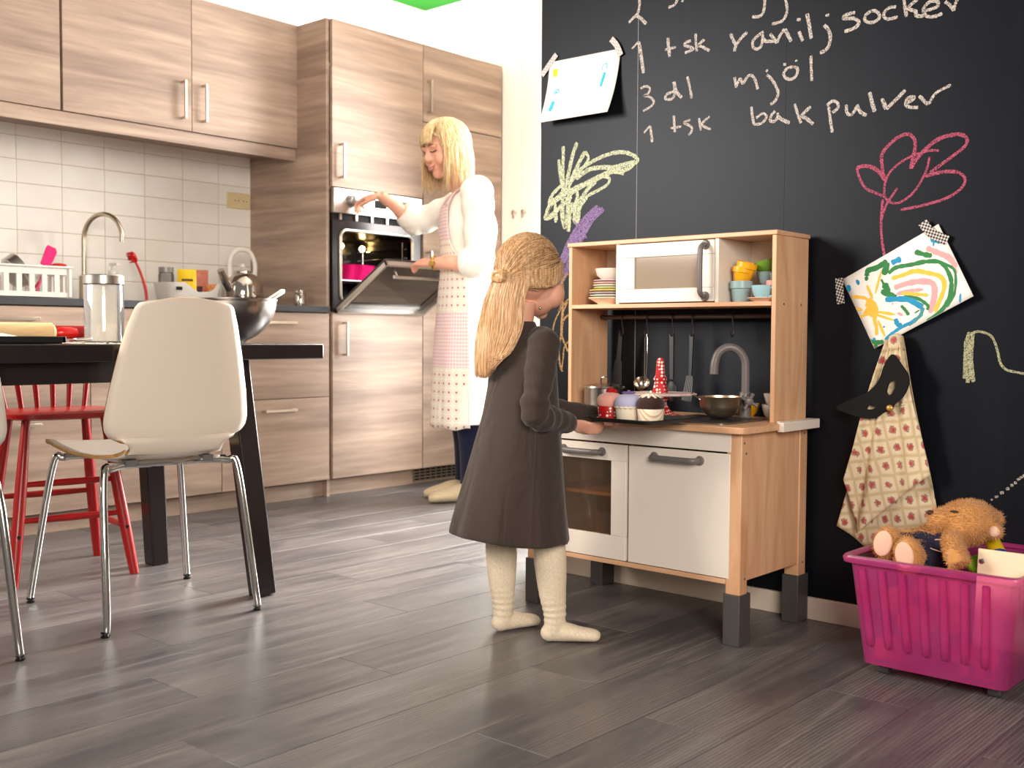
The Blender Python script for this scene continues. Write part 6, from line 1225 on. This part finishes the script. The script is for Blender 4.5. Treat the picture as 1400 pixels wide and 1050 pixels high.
# blouse / tunic
dm = MB(); rings = []; nd = 60
for z, a, c_, fo in ((1.475, .075, .062, .005), (1.455, .125, .075, 0), (1.425, .178, .098, 0), (1.36, .190, .118, .004), (1.28, .182, .128, .008), (1.18, .162, .120, .006), (1.08, .158, .118, .002), (.98, .176, .130, 0), (.86, .19, .142, 0), (.70, .198, .150, .004), (.55, .203, .156, .008), (.42, .206, .160, .01), (.37, .207, .160, .01)):
    t_ = max(0, (1.1 - z) / .7); rings.append([w(a * (1 + t_ * .03 * math.sin(7 * th)) * math.cos(th), fo + c_ * (1 + t_ * .03 * math.sin(6 * th + 1)) * math.sin(th), z) for th in [2 * PI * j / nd for j in range(nd)]])
dm.rings(rings[::-1])
def puff(m, sh, el, hd, cut):
    P = [sh.lerp(w(0, 0, sh.z), .3), sh, sh.lerp(el, .5), el, el.lerp(hd, cut * .6), el.lerp(hd, cut)]; Q = crom(P, 8); R_ = lerpl([.075, .076, .068, .066, .066, .058], 8); m.tube(Q, [(a + .004 * math.sin(i * 1.3), c_ + .004 * math.cos(i * 1.1)) for i, (a, c_) in enumerate(R_)], 22)
    e_ = el.lerp(hd, cut); dd = (hd - el).normalized(); Q2 = [e_ - dd * .05, e_ - dd * .03, e_, e_ + dd * .022]; m.tube(Q2, [.055, .066, .063, .05], 22)
puff(dm, sR, eR, hR, .30); puff(dm, sL, eL, hL, .30)
mk('blouse', fuse(dm, .006, 4), M_blouse, mum, smooth=180, fix=False, label='loose white blouse with turned-up sleeves')
def apron_mat():
    t = NT('pink_gingham_and_floral'); tc = t.coords((1, 1, 1), kind='UV'); sp = t.add('ShaderNodeSeparateXYZ'); t.lk(tc, 0, sp, 0)
    def wav(sock):
        a = t.add('ShaderNodeMath', operation='MULTIPLY'); a.inputs[1].default_value = 380.; t.l.new(sock, a.inputs[0]); s = t.add('ShaderNodeMath', operation='SINE'); t.lk(a, 0, s, 0); q = t.add('ShaderNodeMath', operation='GREATER_THAN'); q.inputs[1].default_value = 0.; t.lk(s, 0, q, 0); return q
    cm = t.add('ShaderNodeMath', operation='MULTIPLY'); cm.inputs[1].default_value = 1.; t.l.new(sp.outputs[0], cm.inputs[0]); qa = wav(cm.outputs[0]); qb = wav(sp.outputs[1]); ad = t.add('ShaderNodeMath', operation='ADD'); t.lk(qa, 0, ad, 0); t.lk(qb, 0, ad, 1); hf = t.add('ShaderNodeMath', operation='MULTIPLY'); hf.inputs[1].default_value = .5; t.lk(ad, 0, hf, 0)
    ging = t.ramp(hf, 0, [(0, '#f3e6e2'), (.5, '#eacfd0'), (1, '#dfb4ba')])
    cx = t.add('ShaderNodeCombineXYZ'); t.lk(cm, 0, cx, 0); t.l.new(sp.outputs[1], cx.inputs[1]); v = t.add('ShaderNodeTexVoronoi', Scale=25.); v.inputs['Randomness'].default_value = .0; t.lk(cx, 0, v, 'Vector')
    flo = t.ramp(v, 'Distance', [(.10, '#b0606c'), (.16, '#e4cfc2'), (.22, '#f1e8da'), (.33, '#f1e8da'), (.37, '#c9c0ae'), (.43, '#f1e8da')])
    band = t.ramp(sp, 2, [(0, 0.)]); mr = t.add('ShaderNodeMapRange'); mr.inputs['From Min'].default_value = .3; mr.inputs['From Max'].default_value = 1.5; t.l.new(sp.outputs[1], mr.inputs['Value'])
    bd = t.ramp(mr, 0, [(0, 0.), (.275, 1.), (.49, 0.), (.765, 1.)]); bd.color_ramp.interpolation = 'CONSTANT'
    mx = t.add('ShaderNodeMix', data_type='RGBA'); t.lk(bd, 'Color', mx, 0); t.l.new(flo.outputs[0], mx.inputs[6]); t.l.new(ging.outputs[0], mx.inputs[7]); t.l.new(mx.outputs[2], t.b.inputs['Base Color']); t.b.inputs['Roughness'].default_value = .9; t.n.remove(band); return t.m
am = MB(); nv, nu = 40, 30; vs = []
for j in range(nv + 1):
    z = 1.39 - (1.39 - .352) * j / nv; a = float(np.interp(z, [.35, .7, .98, 1.08, 1.18, 1.28, 1.36, 1.42], [.212, .204, .182, .166, .17, .19, .196, .188])); c_ = float(np.interp(z, [.35, .7, .98, 1.08, 1.18, 1.28, 1.36, 1.42], [.17, .158, .137, .126, .128, .137, .127, .108])); hw = float(np.interp(z, [.35, 1.0, 1.12, 1.2, 1.39], [1.45, 1.4, 1.2, .72, .5]))
    for i in range(nu + 1):
        th = PI / 2 + hw * (2 * i / nu - 1); t_ = max(0, (1.1 - z) / .7); wv_ = 1 + .03 * t_ * math.sin(8 * th + 1) + .01; vs.append(w(a * wv_ * math.cos(th), .006 + c_ * wv_ * math.sin(th), z + .006 * math.sin(9 * th) * t_ * (j == nv)))
am.add(vs, [(j * (nu + 1) + i, j * (nu + 1) + i + 1, (j + 1) * (nu + 1) + i + 1, (j + 1) * (nu + 1) + i) for j in range(nv) for i in range(nu)])
ame = am.mesh('apron'); uvl = ame.uv_layers.new(name='UVMap'); lv = np.zeros(len(ame.loops), dtype=np.int32); ame.loops.foreach_get('vertex_index', lv)
zz_ = 1.39 - (1.39 - .352) * (lv // (nu + 1)) / nv; uvl.data.foreach_set('uv', np.stack([(lv % (nu + 1)) / nu * .55, zz_], 1).astype(np.float32).ravel())
ap = mk('apron', ame, apron_mat(), mum, smooth=180, solid=.003, fix=False, label='pink gingham and flower patterned apron')
stp = MB()
for s in (-1, 1): stp.tube(crom([w(s * .085, .12, 1.385), w(s * .085, .085, 1.44), w(s * .075, .02, 1.478), w(s * .05, -.05, 1.47)], 5), [(.004, .016)] * 16, 10)
mk('strap', stp, pm('pink_strap', (232, 205, 204), .9), ap)
# watch
wd = (hL - eL).normalized(); wc = hL - wd * .012; rng_ = MB(); s1 = wd.orthogonal().normalized(); s2 = wd.cross(s1); rng_.tube([wc + s1 * (.031 * math.cos(a)) + s2 * (.031 * math.sin(a)) for a in [2 * PI * i / 24 for i in range(24)]], [(.003, .007)] * 24, 8, closed=True); wt = mk('watch', rng_, pm('gold_metal', (206, 164, 90), .25, 1.), mum)
cn = (camo.matrix_world.translation - wc).normalized(); cn = (cn - wd * cn.dot(wd)).normalized(); mk('dial', MB().lathe([(.001, 0), (.014, 0), (.015, .004), (.012, .007), (.001, .007)], wc + cn * .029, 20, axis=cn), MATS['gold_metal'], wt)
# hair
M_bl2 = hairmat('light_blond_hair', [(.2, '#a98558'), (.45, '#ccaa78'), (.62, '#e2c89c'), (.85, '#f2e2c4')], (150, 150, 8))
def sp2(v, k=1., lift=0.):
    v = Vector(v).normalized(); r = Vector((.345, .43, .42)) * H2 * k; return HT2 @ (Vector((0, -.05 * H2, .60 * H2)) + Vector((v.x * r.x, v.y * r.y, v.z * r.z)) + v * lift)
cap = MB(); vs = []; nu, nv = 48, 26
for j in range(nv + 1):
    for i in range(nu):
        th = 2 * PI * i / nu; fr = max(0, math.sin(th)); lim = math.radians(112 - 62 * fr ** 1.1 + (16 if math.sin(th) < -.2 else 0)); ph = lim * j / nv; vs.append(sp2((math.sin(ph) * math.cos(th), math.sin(ph) * math.sin(th), math.cos(ph)), 1.04))
cap.add(vs, [(j * nu + i, j * nu + (i + 1) % nu, (j + 1) * nu + (i + 1) % nu, (j + 1) * nu + i) for j in range(nv) for i in range(nu)])
sc2 = mk('hair', cap, M_bl2, mum, smooth=180, fix=False, label='shoulder-length blond hair with fringe')
hm = MB()
for k in range(1100):
    th = rng.uniform(-PI, PI); top = Vector((rng.normal(0, .08), -.1 + rng.normal(0, .15), 1)); out = Vector((math.cos(th), math.sin(th), -.25)); fr = math.sin(th)
    if fr > .62:   # fringe, swept to one side
        e_ = Vector((math.cos(th) * .8 + .12, 1, .22 + rng.normal(0, .05))); P = [sp2(slerp(top, e_, i / 8), 1.06, .006 + .008 * math.sin(PI * i / 8)) for i in range(9)]
    else:
        P = [sp2(slerp(top, out, i / 7), 1.05, .004 + .010 * math.sin(PI * i / 9) + .008 * rng.uniform()) for i in range(8)]; dr_ = (P[-1] - sp2((0, 0, -.3), .1)); dr_.z = 0; dr_.normalize(); zz = 1.47 + rng.uniform(-.03, .075); L = P[-1].z - zz
        P += [P[-1] + dr_ * (.004 + .012 * rng.uniform()) - Vector((0, 0, L * .5)), P[-1] + dr_ * (.010 * rng.uniform(-1, 1.2)) + Vector((rng.normal(0, .006), rng.normal(0, .006), -L))]
    P = crom(P, 2); r0 = rng.uniform(.0013, .0024); hm.tube(P, [r0] * (len(P) - 3) + [r0 * .8, r0 * .5, r0 * .2], 5)
mk('strands', hm, M_bl2, sc2, smooth=180, fix=False, kind='stuff')
# ================================================================== pink toy box with teddy bear
def pink_plastic():
    t = NT('translucent_pink_plastic'); t.n.remove(t.b); mp = t.coords((1, 1, 1)); nz = t.add('ShaderNodeTexNoise', Scale=12.); t.lk(mp, 0, nz, 'Vector')
    r = t.ramp(nz, 'Fac', [(.3, '#ea4aa4'), (.7, '#f05cb0')])
    tr = t.add('ShaderNodeBsdfTransparent'); tr.inputs[0].default_value = (.95, .35, .62, 1); tl_ = t.add('ShaderNodeBsdfTranslucent'); t.lk(r, 'Color', tl_, 0); di = t.add('ShaderNodeBsdfDiffuse'); t.lk(r, 'Color', di, 0); gl = t.add('ShaderNodeBsdfGlossy'); gl.inputs['Roughness'].default_value = .3
    a = t.add('ShaderNodeMixShader'); a.inputs[0].default_value = .55; t.lk(tl_, 0, a, 1); t.lk(di, 0, a, 2)
    b = t.add('ShaderNodeMixShader'); b.inputs[0].default_value = .5; t.lk(tr, 0, b, 1); t.lk(a, 0, b, 2)
    f = t.add('ShaderNodeFresnel'); f.inputs[0].default_value = 1.4; c_ = t.add('ShaderNodeMixShader'); t.lk(f, 0, c_, 0); t.lk(b, 0, c_, 1); t.lk(gl, 0, c_, 2); t.lk(c_, 0, t.out, 'Surface'); return t.m
M_pp = pink_plastic()
box = thing('storage_box', 'translucent pink storage box on casters full of toys', 'storage box', (-.87, 2.55, 0))
bt = (-1.036, -.716, 2.402, 2.716, .030); tp = (-1.052, -.688, 2.358, 2.742, .268)
def bring(f, z, e=0., r=.022): q = [bt[i] + (tp[i] - bt[i]) * f for i in range(4)]; return [(x, y, z) for x, y in rrect(q[0] - e, q[1] + e, q[2] - e, q[3] + e, r, 4)]
rings = [[(-.876 + (x + .876) * .01, 2.56 + (y - 2.56) * .01, .030) for x, y, z in bring(0, .03)], bring(0, .030), bring(.03, .037)] + [bring(.03 + .97 * i / 8, .037 + (.268 - .037) * i / 8) for i in range(1, 9)]
mk('tub', MB().rings(rings, cap=False), M_pp, box, smooth=40)
mk('rim', MB().rings([bring(1, .268, 0), bring(1, .270, .013), bring(1, .280, .015), bring(1, .286, .012), bring(1, .286, .003), bring(1, .279, -.003)], cap=False), M_pp, box, smooth=50)
for k in range(7):
    x0 = -1.008 + k * .0415; P = []
    for i in range(7): f = (.155, .18, .3, .5, .7, .85, .96)[i]; y = bt[2] + (tp[2] - bt[2]) * f; P.append((x0 + (x0 + .876) * .1 * f, y - .0015, .037 + .231 * f))
    mk('rib', MB().tube(P, [(.003, .002), (.0085, .006), (.0088, .0062), (.0088, .0062), (.0088, .0062), (.0088, .0062), (.0085, .006)], 10), M_pp, box)
M_cast = pm('grey_caster', (70, 66, 70), .5)
for x in (-1.0, -.752):
    for y in (2.45, 2.67):
        m = MB().cyl((x - .014, y, .0135), (x + .014, y, .0135), .0135, n=18).box(x - .017, x + .017, y - .016, y + .016, .020, .030); mk('caster', m, M_cast, box, bevel=.002)
# toys inside the box
def toy(name, lab, cat, mb, mt, **k): return mk(name, mb, mt, label=lab, cat=cat, smooth=60, **k)
M_or = pm('orange_plush', (226, 110, 40), .9); M_rd2 = pm('red_toy', (206, 30, 44), .5)
toy('toy_ball', 'orange ball blurred behind the pink box front, left one', 'toy ball', MB().ell((-1.0, 2.52, .155), .036, 18, 12), M_or)
toy('toy_ball', 'larger orange ball blurred behind the pink box front, right one', 'toy ball', MB().ell((-.935, 2.47, .125), .042, 18, 12), M_or)
toy('toy_ball', 'small orange ball inside the box under the bear hand', 'toy ball', MB().ell((-.865, 2.49, .14), .034, 18, 12), M_or)
toy('toy_block', 'red toy block in the lower left of the box', 'toy block', MB().box(-1.02, -.95, 2.43, 2.49, .035, .085), M_rd2, bevel=.006)
m = MB(); 
for k in range(3): m.box(-.845 + k * .035, -.822 + k * .035, 2.435, 2.47, .038, .10)
m.box(-.845, -.752, 2.435, 2.475, .036, .066); toy('toy_castle', 'red toy castle wall seen through the box front', 'toy', m, M_rd2, bevel=.003)
toy('stuffed_toy', 'large reddish stuffed toy filling the middle of the box', 'soft toy', MB().ell((-.91, 2.60, .165), (.09, .07, .062), 20, 14), pm('rose_plush', (186, 92, 90), .95, bump=.5, bs=120))
toy('stuffed_toy', 'brown stuffed toy deep at the back of the box', 'soft toy', MB().ell((-.86, 2.62, .066), (.11, .07, .030), 20, 14), pm('brown_plush', (140, 92, 70), .95, bump=.5, bs=120))
t = thing('card_book', 'cream board book with round hole at the box right end', 'book', (-.75, 2.50, .1))
Mx = Matrix.Translation(Vector((-.762, 2.50, .205))) @ Matrix.Rotation(math.radians(-6), 4, 'X'); m = MB(); m.box(-.052, .050, -.006, .006, -.11, .105); m.xf(Mx); mk('cover', m, pm('cream_card', (240, 220, 186), .6), t, bevel=.001)
m = MB().lathe([(.001, 0), (.006, 0), (.006, .002), (.003, .003), (.001, .003)], n=14, M=Mx @ Matrix.Translation(Vector((-.042, -.007, .078))) @ Matrix.Rotation(PI / 2, 4, 'X')); mk('rivet', m, M_steel, t)
t = thing('toy_trumpet', 'yellow, green and blue plastic toy beside the bear', 'toy', (-.82, 2.60, .27))
mk('tube', MB().tube([(-.845, 2.66, .325), (-.80, 2.60, .282)], [.016, .02], 14), pm('yellow_toy', (238, 200, 30), .4), t); mk('cap', MB().tube([(-.856, 2.674, .335), (-.845, 2.66, .325)], [.017, .017], 14), pm('blue_toy', (20, 60, 160), .4), t); mk('bell', MB().tube([(-.80, 2.60, .282), (-.79, 2.585, .27)], [.022, .024], 14), MATS['blue_toy'], t); mk('base', MB().ell((-.83, 2.565, .262), (.03, .03, .022), 14, 8), pm('green_toy', (120, 190, 30), .4), t)

# ---- teddy bear lying on its back, soles towards the room
bear = thing('teddy_bear', 'golden brown teddy bear in navy shorts lying in the pink box', 'teddy bear', (-.93, 2.57, .25))
M_fur = pm('golden_fur', (196, 140, 78), .95, var=.18, vs=60, sheen=.4); M_pad = pm('pale_sole_suede', (222, 184, 160), .9, var=.05); M_nav = pm('navy_denim', (26, 26, 52), .85, var=.15, vs=150, bump=.2, bs=500)
hc = Vector((-.868, 2.585, .352)); Hd = Matrix.Rotation(math.radians(-14), 3, 'Y')
body = MB(); body.ell(hc, (.070, .055, .052), 26, 18, M=Hd); body.ell(hc + Vector((-.045, -.034, .006)), (.032, .028, .027), 20, 14, M=Hd)
body.ell(hc + Vector((.066, -.012, -.010)), (.022, .012, .020), 16, 10); body.ell(hc + Vector((.048, .045, .010)), (.022, .012, .020), 16, 10)
body.ell((-.945, 2.60, .285), (.072, .058, .05), 22, 14, M=Matrix.Rotation(math.radians(-18), 3, 'Y'))
body.tube(crom([(-.965, 2.59, .28), (-1.0, 2.53, .29), (-1.012, 2.485, .298)], 4), [.03] * 5 + [.028, .027, .026, .025], 16); body.ell((-1.012, 2.478, .300), (.031, .022, .041), 20, 14, M=Matrix.Rotation(math.radians(14), 3, 'Y'))
body.tube(crom([(-.93, 2.58, .27), (-.95, 2.51, .276), (-.952, 2.46, .282)], 4), [.03] * 5 + [.028, .027, .026, .025], 16); body.ell((-.951, 2.452, .284), (.032, .022, .043), 20, 14, M=Matrix.Rotation(math.radians(-8), 3, 'Y'))
body.tube(crom([(-.885, 2.565, .31), (-.872, 2.51, .318), (-.852, 2.475, .295), (-.84, 2.465, .275)], 4), [.024] * 4 + [.023] * 4 + [.024] * 5, 16)
body.tube(crom([(-.985, 2.62, .295), (-1.02, 2.61, .292), (-1.05, 2.585, .283)], 4), [.022] * 9, 16); body.ell((-1.05, 2.585, .284), .023, 14, 10)
me = fuse(body, .005, 4); 
# fur tufts
V = np.array([v.co for v in me.vertices]); N = np.array([v.normal for v in me.vertices]); idx = rng.choice(len(V), min(len(V), 9000), replace=False)
fm = MB(); 
for i in idx:
    if V[i][1] < 2.462 and abs(V[i][2] - .29) < .035 and N[i][1] < -.75: continue
    p = Vector(V[i]); n_ = Vector(N[i]); d = (n_ + Vector(rng.normal(0, .55, 3))).normalized(); s1 = d.orthogonal().normalized() * .0011; s2 = d.cross(s1).normalized() * .0011; L = rng.uniform(.004, .009)
    fm.add([p + s1, p - s1 * .5 + s2 * .87, p - s1 * .5 - s2 * .87, p + d * L + n_ * .001], [(0, 1, 3), (1, 2, 3), (2, 0, 3)])
bb = mk('body', me, M_fur, bear, smooth=180, fix=False); mk('fur', fm, M_fur, bb, smooth=0, fix=False, kind='stuff')
for c_, ry in (((-1.013, 2.4555, .302), 14), ((-.9515, 2.4295, .286), -8)):
    mk('sole', MB().ell(c_, (.022, .0045, .031), 22, 10, M=Matrix.Rotation(math.radians(ry), 3, 'Y')), M_pad, bear)
mk('ear_pad', MB().ell(hc + Vector((.068, -.022, -.010)), (.014, .005, .013), 14, 8), M_pad, bear)
mk('nose', MB().ell(hc + Vector((-.066, -.050, .022)), (.009, .006, .006), 12, 8), pm('brown_stitch', (60, 36, 24), .7), bear)
mk('eye', MB().ell(hc + Vector((-.012, -.047, .030)), (.010, .003, .003), 12, 8), MATS['brown_stitch'], bear)
sm = MB(); sm.ell((-.948, 2.585, .278), (.070, .060, .048), 24, 14); sm.tube(crom([(-.965, 2.585, .278), (-.998, 2.535, .283), (-1.006, 2.515, .283)], 4), [.037] * 9, 18); sm.tube(crom([(-.93, 2.575, .268), (-.945, 2.52, .270), (-.95, 2.495, .27)], 4), [.039] * 9, 18); sm.ell((-.905, 2.57, .295), (.03, .045, .042), 18, 12)
mk('shorts', fuse(sm, .004, 5), M_nav, bear, smooth=180, fix=False)
mk('stitching', MB().tube([(-.915, 2.518, .315), (-.90, 2.514, .318), (-.885, 2.524, .322)], .0012, 6).tube([(-.935, 2.508, .30), (-.915, 2.503, .295), (-.895, 2.508, .29)], .0012, 6), M_pad, bear)
